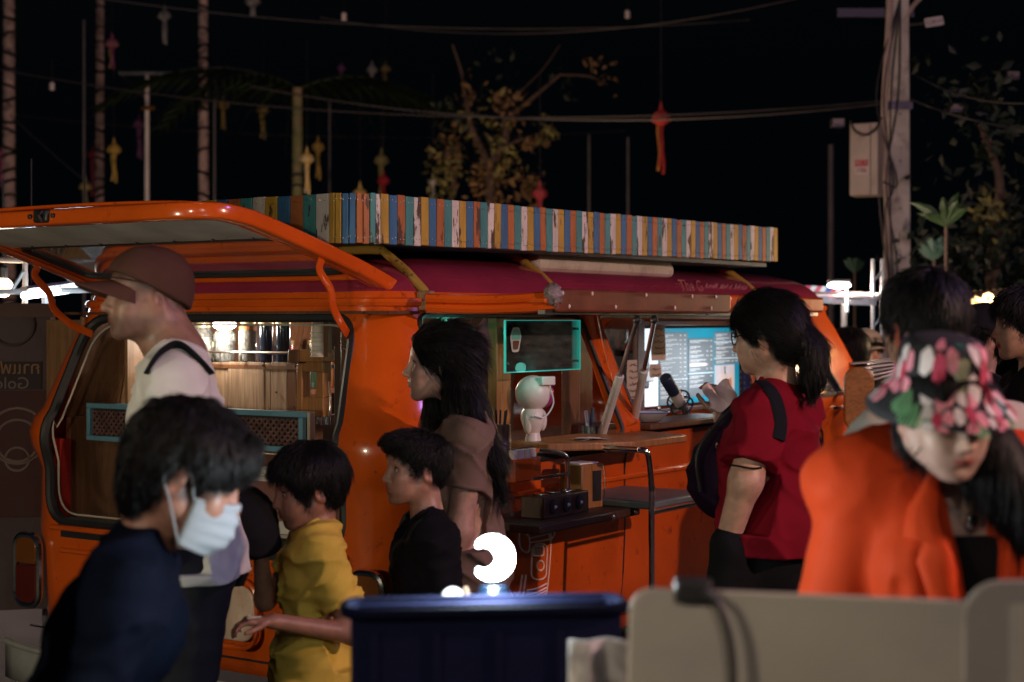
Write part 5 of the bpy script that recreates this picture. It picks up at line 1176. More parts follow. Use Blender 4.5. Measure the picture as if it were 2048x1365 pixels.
# ---------------------------------------------------------------- woman with long hair
def woman_long():
    p=Fig('woman with long black hair and taupe T-shirt facing left',938,5.0,92,.89); s=p.s; g=lambda *a: tuple(q*s for q in a)
    SK=skin('skin_woman_a',(0.410,0.246,0.193)); hc=p.l(883,729,5.0); H=headT(hc,-2,4,0); hs=1.0; T=lean(s,-3,0)
    f=Field((-.40,-.32,0),(.40,.40,1.66),.0052)
    head(f,H,hs,nose=1.02,brow=.6,jaw=.9,chin=.99,lips=1.1); neck_arms(f,T,g,s,H,.050,hs=hs); torso(f,T,s,.92,.95,bust=.9)
    A=[T@Vector(g(-.165,-.03,1.38)),p.l(918,1062,4.85),p.l(870,1180,4.89)]; limb(f,A,[.052*s,.040,.030],.03); hand(f,A[2],(0,.7,-.7),(1,0,0),.9,.5)
    B=[T@Vector(g(.165,-.03,1.38)),T@Vector(g(.21,-.02,1.10)),T@Vector(g(.20,.04,.86))]; limb(f,B,[.050*s,.036,.028],.03); hand(f,B[2],(0,.2,-.9),(-1,0,0),.9,.5,side=-1)
    legs(f,s); bo=f.build('body',SK,p.o,1,paint_head(H,hs,(.80,.42,.40))); eyes(H,hs,p.o,bw=.8)
    f=Field((-.40,-.32,.75),(.40,.36,1.5),.006); torso(f,T,s,.94,.98,inf=.014,bust=.9,belly=.3,k=.05); f.cone(g(-.1,0,.90),g(.1,0,.90),.130*s,k=.08)
    f.sleeve(T@Vector(g(-.155,-.03,1.375)),A[0].lerp(A[1],.52),.066*s,.066*s,.03); f.sleeve(T@Vector(g(.155,-.03,1.375)),B[0].lerp(B[1],.5),.066*s,.064*s,.03)
    shirt_cut(f,T,g,s,.070,1.50,.02,.035); f.warp(.014,folds(16,(10,10,20))); f.cut((0,0,.78),(0,0,-1)); f.build('shirt',cloth('shirt_taupe',(.17,.115,.095)),p.o,2)
    f=Field((-.3,-.3,0),(.3,.3,.95),.012); legs(f,s,inf=.02); f.ell(g(0,-.01,.9),g(.17,.13,.12),.04); f.build('trousers',cloth('trousers_dark'),p.o,2); shoes(s,p.o)
    f=Field(tuple(hc-Vector((.18,.30,.46))),tuple(hc+Vector((.20,.17,.18))),.0048); hair_cap(f,H,hs,.013)
    f.ell(tuple(q*hs for q in (0,-.05,-.01)),tuple(q*hs for q in (.074,.062,.085)),.03,mt=H)
    f.ell(tuple(q*hs for q in (0,.098,-.040)),tuple(q*hs for q in (.075,.075,.105)),.010,op='s',mt=H)
    for q in (-1,1): f.ell(tuple(x*hs for x in (q*.084,-.0,-.020)),tuple(x*hs for x in (.022,.030,.042)),.006,op='s',mt=H)
    # the fall of hair down the back, in locks
    for i,(px0,dx,dd,l_) in enumerate(((895,0,-.06,.97),(903,4,-.09,.97),(911,6,-.10,.94),(915,2,-.03,.99),(900,-8,.06,.92),(908,2,.09,.88),(917,8,-.06,1.0),(911,4,.03,.97))):
        pts=[p.l(px0,720,5.0+dd*.5),p.l(px0+18+dx,800,5.0+dd*.8),p.l(px0+42+dx,870,4.97+dd),p.l(px0+66+dx,720+200*l_,4.96+dd),p.l(px0+80+dx*1.5,720+270*l_,4.97+dd)]
        limb(f,pts,[.040,.038,.032,.026,.008],.025)
    for i,(px0,l_) in enumerate(((862,1.),(872,1.1))): limb(f,[p.l(px0+8,760,5.09),p.l(px0,830,5.09),p.l(px0-4,760+150*l_,5.07)],[.03,.026,.010],.02)
    f.warp(.0046,strands(23)); ha=f.build('hair',HAIR,p.o,1); hairline(bo,ha,.008); fuzz(ha,p.o,11000,.075,lambda q:np.array([0,-.75,-.5 if q[2]<hc.z+.06 else -.12]) if q[2]>hc.z-.03 else np.array([0,-.32,-1.]),23,lift=.04,wild=.07,droop=.02,keep=lambda q:q[1]<hc.y+.08)
woman_long()
# ---------------------------------------------------------------- woman in red
def woman_red():
    p=Fig('woman in red T-shirt with glasses and bun standing at the bar',1560,4.9,62,.955); s=p.s; g=lambda *a: tuple(q*s for q in a)
    SK=skin('skin_woman_b',(0.426,0.246,0.180)); hc=p.l(1535,668,4.9); H=headT(hc,-2,-6,0); hs=1.0; T=lean(s,-4,0)
    f=Field((-.46,-.36,0),(.46,.52,1.76),.0055)
    head(f,H,hs,nose=.95,brow=.6,jaw=1.0,chin=.97,lips=1.05); neck_arms(f,T,g,s,H,.056,hs=hs); torso(f,T,s,1.02,1.04,bust=.7)
    A=[T@Vector(g(-.185,-.03,1.375)),p.l(1492,962,4.70),p.l(1458,1072,4.74)]; limb(f,A,[.058*s,.047,.036],.03); hand(f,A[2],p.l(1448,1120,4.76)-A[2],(.6,.2,0),.9,.3)
    B=[T@Vector(g(.185,-.03,1.375)),T@Vector(g(.22,.06,1.12)),p.l(1446,838,5.02)]; limb(f,B,[.056*s,.044,.030],.03); hand(f,B[2],p.l(1438,800,5.03)-B[2],p.l(1400,800,4.95)-p.l(1440,800,5.02),.9,.75,side=-1)
    legs(f,s,r=(.10,.066,.045)); bo=f.build('body',SK,p.o,1,paint_head(H,hs,(.85,.48,.46))); eyes(H,hs,p.o,bw=.8)
    f=Field((-.48,-.38,.78),(.48,.42,1.6),.0062); torso(f,T,s,1.0,1.02,inf=.016,bust=.8,belly=.8,k=.05); f.cone(g(-.10,-.01,.92),g(.10,-.01,.92),.150*s,k=.08); f.cone(g(-.10,-.01,1.02),g(.10,-.01,1.02),.145*s,k=.08)
    f.sleeve(T@Vector(g(-.175,-.03,1.372)),A[0].lerp(A[1],.66),.070*s,.074*s,.025); f.sleeve(T@Vector(g(.175,-.03,1.372)),B[0].lerp(B[1],.6),.070*s,.070*s,.025)
    shirt_cut(f,T,g,s,.074,1.51,.012,.025); f.warp(.015,folds(17,(9,9,17))); f.cut((0,0,.90),(0,0,-1)); sh=f.build('shirt',cloth('shirt_red',(.165,.006,.015)),p.o,2)
    f=Field((-.40,-.34,0),(.40,.40,1.06),.012); legs(f,s,inf=.024,r=(.10,.066,.045)); f.ell(g(0,-.01,.9),g(.19,.15,.13),.04); limb(f,[A[2]-Vector((0,0,.03)),A[2]-Vector((0,0,.16)),Vector(g(-.1,0,.6))],[.058,.062,.07],.04); f.warp(.006,folds(18)); f.build('trousers',cloth('trousers_black',(.008,.008,.010)),p.o,2); shoes(s,p.o)
    f=Field(tuple(hc-Vector((.20,.30,.24))),tuple(hc+Vector((.20,.17,.18))),.0045); hair_cap(f,H,hs,.015)
    f.ell((0,-.055,-.015),(.072,.058,.072),.03,mt=H); f.ell((0,-.045,-.06),(.056,.045,.035),.02,mt=H)
    f.ell((0,.112,-.050),(.10,.085,.100),.010,op='s',mt=H)
    for q in (-1,1): f.ell((q*.086,-.002,-.022),(.024,.024,.036),.006,op='s',mt=H)
    for (x,y,z,r) in ((.0,-.115,-.03,.042),(.02,-.130,-.06,.045),(.01,-.132,-.11,.043),(0,-.125,-.15,.030),(.0,-.11,-.18,.017)): f.ell((x,y,z),(r,r,r*1.05),.03,mt=H)
    f.warp(.0044,strands(24)); ha=f.build('hair',HAIR,p.o,1); hairline(bo,ha,.010); bun=np.array(H@Vector((0,-.12,-.03))); fuzz(ha,p.o,7500,.055,lambda q:(bun-q) if q[1]>bun[1] else np.array([0,-.1,-1.]),24,lift=.12,wild=.12)
    BLK=M('glasses_black',(.015,.015,.017),.25)
    gl=MB()
    for q in (-1,1): gl.tube([H@Vector((q*.035+.024*math.cos(t),.100-.006*abs(math.cos(t)),-.006+.019*math.sin(t))) for t in [k/16*6.2832 for k in range(16)]],.0022,6,closed=True)
    gl.tube([H@Vector((-.012,.104,-.002)),H@Vector((0,.106,.0)),H@Vector((.012,.104,-.002))],.002,6)
    for q in (-1,1): gl.tube([H@Vector((q*.059,.095,0)),H@Vector((q*.076,.02,.002)),H@Vector((q*.078,-.012,-.002))],.0018,6)
    gl.build('glasses',BLK,p.o)
    strap('arm_strap',[sh]+[o for o in p.o.children if o.name.startswith('body')],p,[(1466,932),(1480,934),(1495,937),(1508,938),(1520,936)],.007,cloth('strap_black'),flat=(1,.4))
    strap('shoulder_strap',[sh],p,[(1506,752),(1514,757),(1524,766),(1537,778),(1548,795),(1556,820),(1560,850),(1556,880)],.022,cloth('strap_black'),flat=(1,.25))
    # backpack carried on the front
    b=thing('backpack','dark purple backpack carried in front of the woman in red','bag',loc=tuple(at(1424,1008,4.98)))
    f=Field((-.22,-.2,-.10),(.25,.22,.45),.007); Q=Matrix.Rotation(R(15),4,'Y')
    f.ell((.02,0,.11),(.118,.11,.15),.03,mt=Q); f.ell((.06,0,.23),(.088,.095,.12),.06,mt=Q); f.cone((.08,0,.25),(.16,-.02,.37),.045,.03,k=.05); f.warp(.007,folds(41)); f.build('bag_body',cloth('bag_purple_black',(.022,.010,.026),.6),b,2)
    MB().tube(bez([(-.05,-.115,.05),(-.06,-.115,.16),(-.01,-.105,.24),(.05,-.09,.30)],5),.006,6).build('zip',DARKPL,b); MB().ball((-.0,-.115,.19),(.004,.004,.012),6,5).build('zip_pull',CHROME,b)
    n=thing('paper_slip','crumpled pale paper held by the woman in red','paper',loc=tuple(at(1440,800,4.97)))
    MB().grid(lambda u,v:(.085*(u-.5)+.015*math.sin(v*5),.02*math.sin(u*6+v*4),.08*(v-.5)+.02*u+.009*math.sin(u*9)),10,10).build('sheet',M('pink_paper',(.70,.52,.55),.7),n)
woman_red()
# ---------------------------------------------------------------- masked person close to the camera
def masked():
    p=Fig('person in dark navy top and white face mask leaning right in front',118,2.9,-84,.835); s=p.s; g=lambda *a: tuple(q*s for q in a)
    SK=skin('skin_masked',(0.312,0.156,0.107)); hc=p.l(372,945,2.9); H=headT(hc,4,-22,0); hs=.99; T=lean(s,-24,0)
    f=Field((-.46,-.32,0),(.46,.62,1.6),.0062)
    head(f,H,hs,nose=.95,ear=True); f.cone(T@Vector(g(0,-.03,1.44)),H@(Vector((0,-.03,-.05))*hs),.064*s,.056*s,k=.04); torso(f,T,s,1.05,1.0)
    A=[T@Vector(g(.175,-.02,1.38)),T@Vector(g(.24,.02,1.08)),T@Vector(g(.20,.2,.95))]; B=[Vector((-q.x,q.y,q.z)) for q in A]
    for q,L_ in ((1,A),(-1,B)): limb(f,L_,[.05*s,.040*s,.030*s]); hand(f,L_[2],(0,.8,-.5),(-q,0,0),.9,.5,side=-q)
    legs(f,s); bo=f.build('body',SK,p.o,2,paint_head(H,hs)); eyes(H,hs,p.o)
    f=Field((-.48,-.36,.70),(.48,.50,1.5),.0075); torso(f,T,s,1.10,1.02,inf=.012,k=.035); f.cone(g(-.1,0,.85),g(.1,0,.85),.13*s,k=.06)
    for L_ in (A,B): limb(f,[L_[0],L_[1],L_[1].lerp(L_[2],.8)],[.068*s,.064*s,.052*s],.03)
    shirt_cut(f,T,g,s,.080,1.52,.0,.02); f.warp(.014,folds(19,(9,9,14))); tp=f.build('top',cloth('top_navy',(.0025,.0045,.012),.8),p.o,2)
    strap('pale_stripe',[tp],p,[(60,1285),(78,1250),(100,1212),(125,1178),(150,1150),(170,1132)],.011,M('stripe_pale',(.30,.36,.40),.6),flat=(1,.25))
    f=Field((-.3,-.3,0),(.3,.3,.95),.014); legs(f,s,inf=.02); f.ell(g(0,-.01,.9),g(.17,.13,.12),.04); f.build('trousers',cloth('trousers_dark'),p.o,2); shoes(s,p.o)
    f=Field(tuple(hc-Vector((.17,.22,.2))),tuple(hc+Vector((.17,.22,.2))),.0052); hair_cap(f,H,hs,.016)
    k=lambda *a: tuple(q*hs for q in a)
    f.ell(k(0,-.06,-.02),k(.070,.056,.085),.03,mt=H); f.ell(k(0,.07,.065),k(.064,.045,.04),.02,mt=H)
    for i in range(7): x=-.05+.1*i/6; f.cone(H@Vector(k(x,.085,.085)),H@Vector(k(x*1.1,.108,.044+.01*(i%2))),.014,.005,k=.012)
    f.ell(k(0,.125,-.065),k(.12,.095,.085),.010,op='s',mt=H)
    for q in (-1,1): f.ell(k(q*.086,-.004,-.03),k(.026,.028,.046),.006,op='s',mt=H)
    f.warp(.0055,strands(25)); ha=f.build('hair',HAIRB,p.o,1); hairline(bo,ha,.016); fuzz(ha,p.o,6000,.028,crown_flow(H,hs),25,lift=.15,r=.0009)
    MASK=M('mask_fabric',(.27,.31,.34),.8,var=.06,bump=.3,bs=300)
    def mk(u,v):
        a=(u-.5)*2; z=.004-.012*abs(a)-.112*v*(1-.22*abs(a)); bul=math.sin(math.pi*min(max(v,0),1))
        x=.064*math.sin(a*1.45)/math.sin(1.45); y=.026+.084*math.cos(a*1.22)-.028*abs(a)+.010*bul*(1-abs(a)) - .022*max(0,v-.7)/.3*(1-abs(a))+ .0022*math.sin(v*26)*(1-abs(a)**3)
        return tuple(H@(Vector((x*(1.12),y+.004,z-.022))*hs))
    mo=MB().grid(mk,26,22).build('face_mask',MASK,p.o,solid=.002,smooth=60)
    for q in (-1,1):
        MB().tube(bez([mk(0 if q<0 else 1,.05),tuple(H@(Vector((q*.078,.01,.005))*hs)),tuple(H@(Vector((q*.080,-.022,.018))*hs)),tuple(H@(Vector((q*.085,-.034,-.012))*hs)),tuple(H@(Vector((q*.078,-.012,-.045))*hs)),mk(0 if q<0 else 1,.92)],5),.0018,5).build('ear_loop',MASK,mo)
masked()
# ---------------------------------------------------------------- woman in orange blazer and floral hat
def woman_orange():
    p=Fig('woman in orange blazer and black floral bucket hat looking down',1890,2.86,189,.945); s=p.s; g=lambda *a: tuple(q*s for q in a)
    SK=skin('skin_woman_c',(0.459,0.303,0.246)); hc=p.l(1884,826,2.72); H=headT(hc,6,-13,3); hs=.87; T=lean(s,-2,0)
    f=Field((-.46,-.34,0),(.46,.46,1.62),.006)
    head(f,H,hs,nose=.95,brow=.5,jaw=.92,lips=1.2); neck_arms(f,T,g,s,H,.049,hs=hs); torso(f,T,s,.92,.95,bust=.8)
    A=[]
    for q in (-1,1):
        L_=[T@Vector(g(q*.17,-.02,1.38)),T@Vector(g(q*.235,.0,1.09)),T@Vector(g(q*.12,.22,1.0))]; A.append(L_); limb(f,L_,[.048*s,.040*s,.029*s]); hand(f,L_[2],(-q*.5,.8,.2),(-q*.6,0,.8),.9,.6,side=-q)
    legs(f,s); body=f.build('body',SK,p.o,2,paint_head(H,hs,(.80,.30,.33))); eyes(H,hs,p.o,closed=True,bw=.7)
    BZ=cloth('blazer_orange',(.55,.055,.014),.55)
    f=Field((-.54,-.36,.55),(.54,.42,1.50),.007); torso(f,T,s,1.04,1.08,inf=.022,bust=.9); f.cone(g(-.12,0,.82),g(.12,0,.82),.165*s,k=.12)
    f.cone(T@Vector(g(-.195,-.02,1.378)),T@Vector(g(.195,-.02,1.378)),.066*s,k=.07)
    f.warp(.004,folds(29,(13,13,3)))
    for L_ in A: limb(f,[L_[0]+Vector((0,0,-.01)),L_[1],L_[1].lerp(L_[2],.82)],[.070*s,.068*s,.058*s],.022)
    for q in (-1,1):
        for (x0,y0,z0,x1,y1,z1,r0) in ((.115,.15,1.30,.07,.17,1.02,.010),(.15,.13,1.22,.16,.15,.90,.010),(.19,.10,1.33,.185,.13,1.08,.012),(.06,.19,1.12,.13,.17,.92,.009)): f.cone(T@Vector(g(q*x0,y0,z0)),T@Vector(g(q*x1,y1,z1)),r0*s,r0*.6*s,k=.02,op='s')
    # open front
    f.cone(T@Vector(g(0,.20,.98)),T@Vector(g(0,.10,1.50)),.010*s,.070*s,k=.012,op='s'); f.cone(T@Vector(g(0,.10,1.16)),T@Vector(g(0,.06,1.5)),.016*s,.066*s,k=.01,op='s')
    shirt_cut(f,T,g,s,.066,1.50,.02,.03); f.warp(.004,folds(27,(12,12,9))); bz=f.build('blazer',BZ,p.o,2)
    # lapels: folded flaps lying on the chest, following its surface
    if bz.name not in BV: ray_on([bz],0,0,p.mw)
    for q in (-1,1):
        outer=[(.050,1.475),(.085,1.43),(.125,1.375),(.140,1.325),(.112,1.318),(.128,1.285),(.100,1.20),(.060,1.11),(.030,1.05)]
        inner=[(.040,1.470),(.060,1.42),(.070,1.36),(.068,1.32),(.064,1.30),(.060,1.27),(.048,1.19),(.034,1.11),(.022,1.05)]
        G=[]
        for (xo,zo),(xi,zi) in zip(outer,inner):
            row=[]
            for k_ in range(5):
                t_=k_/4; x=xo+(xi-xo)*t_; z=zo+(zi-zo)*t_; o_=T@Vector(g(q*x,.6,z)); h=BV[bz.name].ray_cast(o_,Vector((0,-1,0)))
                y=h[0].y if h[0] is not None and h[0].y>.0 else (row[-1].y-.012 if row else .09); row.append(Vector((o_.x,y+.012+.008*math.sin(math.pi*t_),o_.z)))
            G.append(row)
        MB().add([tuple(c) for r_ in G for c in r_],[(5*i+j,5*i+j+1,5*i+j+6,5*i+j+5) for i in range(len(G)-1) for j in range(4)]).build('lapel',BZ,bz,solid=.007,smooth=50)
    TOP=cloth('top_black_inner',(.012,.010,.012))
    f=Field((-.3,-.3,.75),(.3,.3,1.42),.009); torso(f,T,s,.95,1.0,inf=.012,bust=.85); f.ell(g(0,.04,1.50),g(.10,.12,.19),.01,op='s',mt=T); f.cut((0,0,1.30*s),(0,0,1)); f.build('inner_top',TOP,p.o,2)
    f=Field((-.3,-.3,0),(.3,.3,.95),.014); legs(f,s,inf=.02); f.ell(g(0,-.01,.9),g(.17,.13,.12),.04); f.build('trousers',cloth('trousers_dark'),p.o,2); shoes(s,p.o)
    # hair: down both sides, fuller on her left
    f=Field((-.34,-.30,.90),(.34,.42,1.66),.006); k=lambda *a: tuple(q*hs for q in a); hair_cap(f,H,hs,.012); f.ell(k(0,-.05,-.03),k(.076,.06,.09),.03,mt=H); f.ell(k(0,.125,-.045),k(.066,.11,.13),.01,op='s',mt=H)
    for (dx,dz,rr) in ((0,0,.042),(.025,.02,.04),(.05,-.02,.036),(.015,-.05,.036)):
        limb(f,[H@Vector(k(-.070,.0,.0)),H@Vector(k(-.088-dx*.4,.03,-.10)),T@Vector(g(-.100-dx,.135,1.33)),T@Vector(g(-.105-dx,.155,1.20+dz)),T@Vector(g(-.095-dx,.16,1.03+dz))],[rr,rr,rr*1.05,rr,rr*.4],.03)
    f.warp(.004,strands(28)); ha=f.build('hair',HAIR,p.o,1); fuzz(ha,p.o,5000,.09,np.array([0,.05,-1.]),28,lift=.05,wild=.08,droop=.02,keep=lambda q:q[2]<hc.z-.02)
    MB().tube([T@Vector(g(.052*math.cos(t),.04+.055*math.sin(t),1.395-.055*max(0,math.sin(t)))) for t in [k_/24*6.2832 for k_ in range(24)]],.0016,5,closed=True).build('necklace_chain',STEEL,p.o)
    pj=T@Vector(g(0,.10,1.325)); MB().ball(pj,(.012,.006,.018),10,8).build('necklace_pendant',CHROME,p.o)
    # bucket hat with printed flowers
    hm=bpy.data.materials.new('hat_black_floral'); HB=M('hat_black',(.010,.011,.015),.8,bump=.3,bs=300)
    prof=[(.0,.142),(.05,.141),(.074,.133),(.083,.116),(.088,.075),(.092,.050),(.108,.034),(.130,.014),(.146,-.004)]
    def ht(r,z,a): return H@(Vector((r*.94*math.sin(a),-.012+r*1.10*math.cos(a),z+.008))*hs)
    vs_=[];fs_=[];N=40
    for r,z in prof:
        for j in range(N): a=j/N*2*math.pi; vs_.append(tuple(ht(r,z+.004*math.sin(3*a)*(1 if z<.02 else 0),a)))
    for i in range(len(prof)-1):
        for j in range(N): fs_.append((i*N+j,i*N+(j+1)%N,(i+1)*N+(j+1)%N,(i+1)*N+j))
    hat=MB().add(vs_,fs_).build('bucket_hat',HB,p.o,solid=.004,smooth=60)
    PK=M('petal_pink',(.62,.22,.28),.7,var=.25,vs=60); PR=M('petal_red',(.45,.03,.08),.7); PW=M('petal_white',(.62,.55,.55),.7,var=.2); GR=M('leaf_green',(.12,.30,.14),.7,var=.4,vs=40); GT=M('leaf_teal',(.06,.22,.22),.7); CRM=M('petal_cream',(.5,.5,.32),.7)
    def onhat(u,a,off=.0035):
        x=u*(len(prof)-1); i=min(int(x),len(prof)-2); t=x-i; r=prof[i][0]*(1-t)+prof[i+1][0]*t; z=prof[i][1]*(1-t)+prof[i+1][1]*t
        c=ht(r,z,a); c2=ht(r+.004,z,a); nrm=(ht(r+.01,z+.003,a)-ht(r,z,a)).normalized(); return c+nrm*off
    def patch(name,u0,a0,poly,mat,off):
        pts=[onhat(min(max(u0+q[1],0.02),1),a0+q[0],off) for q in poly]; c=onhat(u0+sum(q[1] for q in poly)/len(poly),a0+sum(q[0] for q in poly)/len(poly),off+.001); n_=len(pts)
        MB().add([tuple(c)]+[tuple(q) for q in pts],[(0,1+i,1+(i+1)%n_) for i in range(n_)]).build(name,mat,hat,smooth=60)
    def flower(u0,a0,sz,rot,pm=PK):
        for j in range(5):
            th=rot+j*2*math.pi/5; 
            poly=[(sz*1.15*(.20*math.cos(th+d_)*0+rr*math.cos(th+d_)),sz*1.0*rr*math.sin(th+d_)) for rr,d_ in ((.15,0),(.7,-.5),(1.0,-.38),(1.08,0),(1.0,.38),(.7,.5))]
            patch('petal',u0,a0,poly,pm if j%4 else PW,.0035+.0004*j)
        patch('flower_heart',u0,a0,[(sz*.38*math.cos(t),sz*.36*math.sin(t)) for t in [k_/9*6.28 for k_ in range(9)]],PR,.0062)
        patch('stamen',u0,a0,[(sz*.1,0),(sz*.05,sz*.75),(-sz*.05,sz*.75),(-sz*.08,0)],PR,.0066)
    def leaf(u0,a0,sz,th,mat):
        for kk in range(7):
            b=(kk-3)*.22; poly=[(0,0),(sz*math.cos(th+b-.07),sz*math.sin(th+b-.07)),(sz*1.05*math.cos(th+b),sz*1.05*math.sin(th+b)),(sz*math.cos(th+b+.07),sz*math.sin(th+b+.07))]
            patch('leaflet',u0,a0,poly,mat,.003)
    # angles: 0 = her front; positive turns to her right
    for (u0,a0,sz,rot,pm) in ((.50,-.42,.33,.3,PK),(.42,.66,.33,1.,PK),(.80,.10,.20,.2,PK),(.88,.62,.18,.8,PK),(.86,-.95,.20,.4,PK),(.90,-.35,.14,.1,PK),(.55,-1.3,.2,0,PK),(.5,1.5,.2,0,PK),(.7,1.9,.2,1,PK),(.5,2.6,.2,0,PK),(.45,-2.2,.22,0,PK)): flower(u0,a0,sz*1.12,rot,pm)
    for (u0,a0,sz,th,mat) in ((.66,.62,.26,1.7,GT),(.74,.95,.24,1.2,GR),(.88,-.05,.22,1.0,GR),(.62,.12,.22,-1.4,CRM),(.68,-.65,.16,1.8,GT),(.80,.85,.2,2.2,CRM),(.35,.05,.2,-1.6,GT),(.9,-.6,.14,1.3,GR),(.6,1.2,.24,1.5,GR)): leaf(u0,a0,sz*1.25,th,mat)
woman_orange()
# ---------------------------------------------------------------- people in the background
def back_person(label, px, py, d, yaw, sc, hs, top, hairm=None, cap=None, pitch=0, off=0.0, skinc=(.36,.2,.14), long=False, res=.0075, hairback=.0, spx=None):
    p=Fig(label,px if spx is None else spx,d,yaw,sc); s=p.s; g=lambda *a: tuple(q*s for q in a); hc=p.l(px,py,d); H=headT(hc,0,pitch,0); T=lean(s,-4,0)
    SK=skin('skin_%.2f'%skinc[0],skinc); k=lambda *a: tuple(q*hs for q in a)
    f=Field((-.44,-.34,0),(.44,.45,2.0),res); head(f,H,hs); f.cone(T@Vector(g(0,-.02,1.44)),H@Vector(k(0,-.028,-.05)),.058*s,.054*s,k=.03); torso(f,T,s,1.05,1.0)
    Ar=[]
    for q in (-1,1): L_=[T@Vector(g(q*.18,-.02,1.38)),T@Vector(g(q*.23,.0,1.10)),T@Vector(g(q*.2,.16,.93))]; Ar.append(L_); limb(f,L_,[.05*s,.04*s,.03*s]); hand(f,L_[2],(0,.8,-.5),(-q,0,0),.95,.5,side=-q)
    legs(f,s); f.build('body',SK,p.o,2,paint_head(H,hs)); eyes(H,hs,p.o)
    f=Field((-.46,-.36,.75*s),(.46,.4,1.6*s),.009); torso(f,T,s,1.08,1.05,inf=.026); f.cone(g(-.1,0,.88),g(.1,0,.88),.14*s,k=.1)
    for L_ in Ar: f.sleeve(L_[0],L_[0].lerp(L_[1],.75),.070*s,.070*s,.04)
    shirt_cut(f,T,g,s,.076,1.51,.01,.02); f.warp(.007,folds(abs(int(px)))); f.build('shirt',top,p.o,2)
    f=Field((-.3,-.3,0),(.3,.3,1.0*s),.014); legs(f,s,inf=.02); f.ell(g(0,-.01,.9),g(.165,.125,.12),.04); f.build('trousers',cloth('trousers_dark'),p.o,2); shoes(s,p.o)
    f=Field(tuple(hc-Vector((.2,.2,.26))),tuple(hc+Vector((.2,.2,.2))),.006); hair_cap(f,H,hs,.018); f.ell(k(0,-.055,-.02),k(.070,.055,.075+hairback),.03,mt=H); f.ell(k(0,.06,.06),k(.062,.045,.04),.02,mt=H)
    f.ell(k(0,.122,-.05),k(.12,.092,.092),.01,op='s',mt=H)
    for q in (-1,1): f.ell(k(q*.086,-.004,-.03),k(.026,.026,.04),.006,op='s',mt=H)
    f.warp(.004,strands(abs(int(px))+3)); ha=f.build('hair',hairm or HAIR,p.o,1); fuzz(ha,p.o,3500,.04,crown_flow(H,hs),abs(int(px)),lift=.2,r=.0009)
    if cap:
        f=Field(tuple(hc-Vector((.17,.2,.1))),tuple(hc+Vector((.17,.25,.22))),.006); hair_cap(f,H,hs,.026); f.cut(H@Vector(k(0,.05,.042)),H.to_3x3()@Vector((0,.3,-1)),.004); cp=f.build('cap',cap,p.o,2)
        MB().grid(lambda u,v:tuple(H@(Vector((.075*math.sin((u-.5)*2.4),.09*math.cos((u-.5)*2)+.02+.07*v*(1-abs(2*u-1)**2.4),.040-.025*abs(2*u-1)**2-.012*v))*hs)),14,6).build('brim',cap,cp,solid=.004,smooth=60)
    return p
back_person('tall dark haired man in pale shirt seen from behind at right',1848,650,3.4,14,.955,.885,cloth('shirt_cream',(.42,.38,.33)),hairback=.02,spx=1908)
back_person('man in black jacket cut by the right edge of the photo',2054,650,5.6,86,.97,1.04,cloth('jacket_black',(.010,.010,.012)),spx=2080)
back_person('black haired person stooping behind the wing mirror',1694,706,8.6,40,.90,1.02,cloth('jacket_black'),spx=1705)
back_person('person in beige cap beyond the van front',1734,704,9.6,200,.90,.95,cloth('jacket_black'),cap=cloth('cap_beige',(.42,.34,.25)))
back_person('person in black cap near the lit stall at right',1962,676,6.6,100,.92,.98,cloth('jacket_black'),cap=cloth('cap_black'),skinc=(.4,.24,.18))
back_person('person in navy shirt cut by the left edge of the photo',-300,740,2.6,-60,.95,1.0,cloth('shirt_navy',(.008,.02,.05)),spx=-252)
# ================================================================ behind the van
def leafquad(m, c, s, rnd):
    n=Vector((rnd.gauss(0,1),rnd.gauss(0,1),rnd.gauss(0,1))).normalized(); a=n.orthogonal().normalized(); a.rotate(Quaternion(n,rnd.uniform(0,6.28))); b=n.cross(a)
    c=Vector(c); m.add([tuple(c-a*s),tuple(c+b*s*.5+n*s*.12),tuple(c+a*s),tuple(c-b*s*.5+n*s*.12)],[(0,1,2,3)])
BARK=M('palm_bark',(.40,.29,.25),.8,var=.3,vs=5,bump=.8,bs=30,dist=.02,dirt=((.10,.07,.06),9,.52,.12))
WIRE=M('dark_wire',(.012,.011,.012),.6)
LEAFG=M('palm_leaf',(.010,.02,.006),.5,var=.4)
def frond(m, base, az, L_, droop, rnd, w=.05):
    pts=[]
    for i in range(9):
        t=i/8; pts.append(Vector(base)+Vector((math.cos(az)*L_*t,math.sin(az)*L_*t,L_*(.5*t-droop*t*t))))
    m.tube(pts,[.018*(1-.8*i/8) for i in range(9)],5)
    for i in range(1,9):
        for q in (-1,1):
            for sub in (0,.5):
                p=pts[i].lerp(pts[i-1],sub); sd=Vector((-math.sin(az),math.cos(az),0))*q; ll=L_*.38*(1-abs(i/8-.45)*.9); e=p+sd*ll*.8+Vector((math.cos(az),math.sin(az),0))*ll*.5+Vector((0,0,-ll*.35))
                d_=Vector((math.cos(az),math.sin(az),0))*w*.5; m.add([tuple(p-d_*.5),tuple(p+d_*.5),tuple(p.lerp(e,.5)+d_*.7+Vector((0,0,.04*ll))),tuple(e),tuple(p.lerp(e,.5)-d_*.5)],[(0,1,2,3,4)])
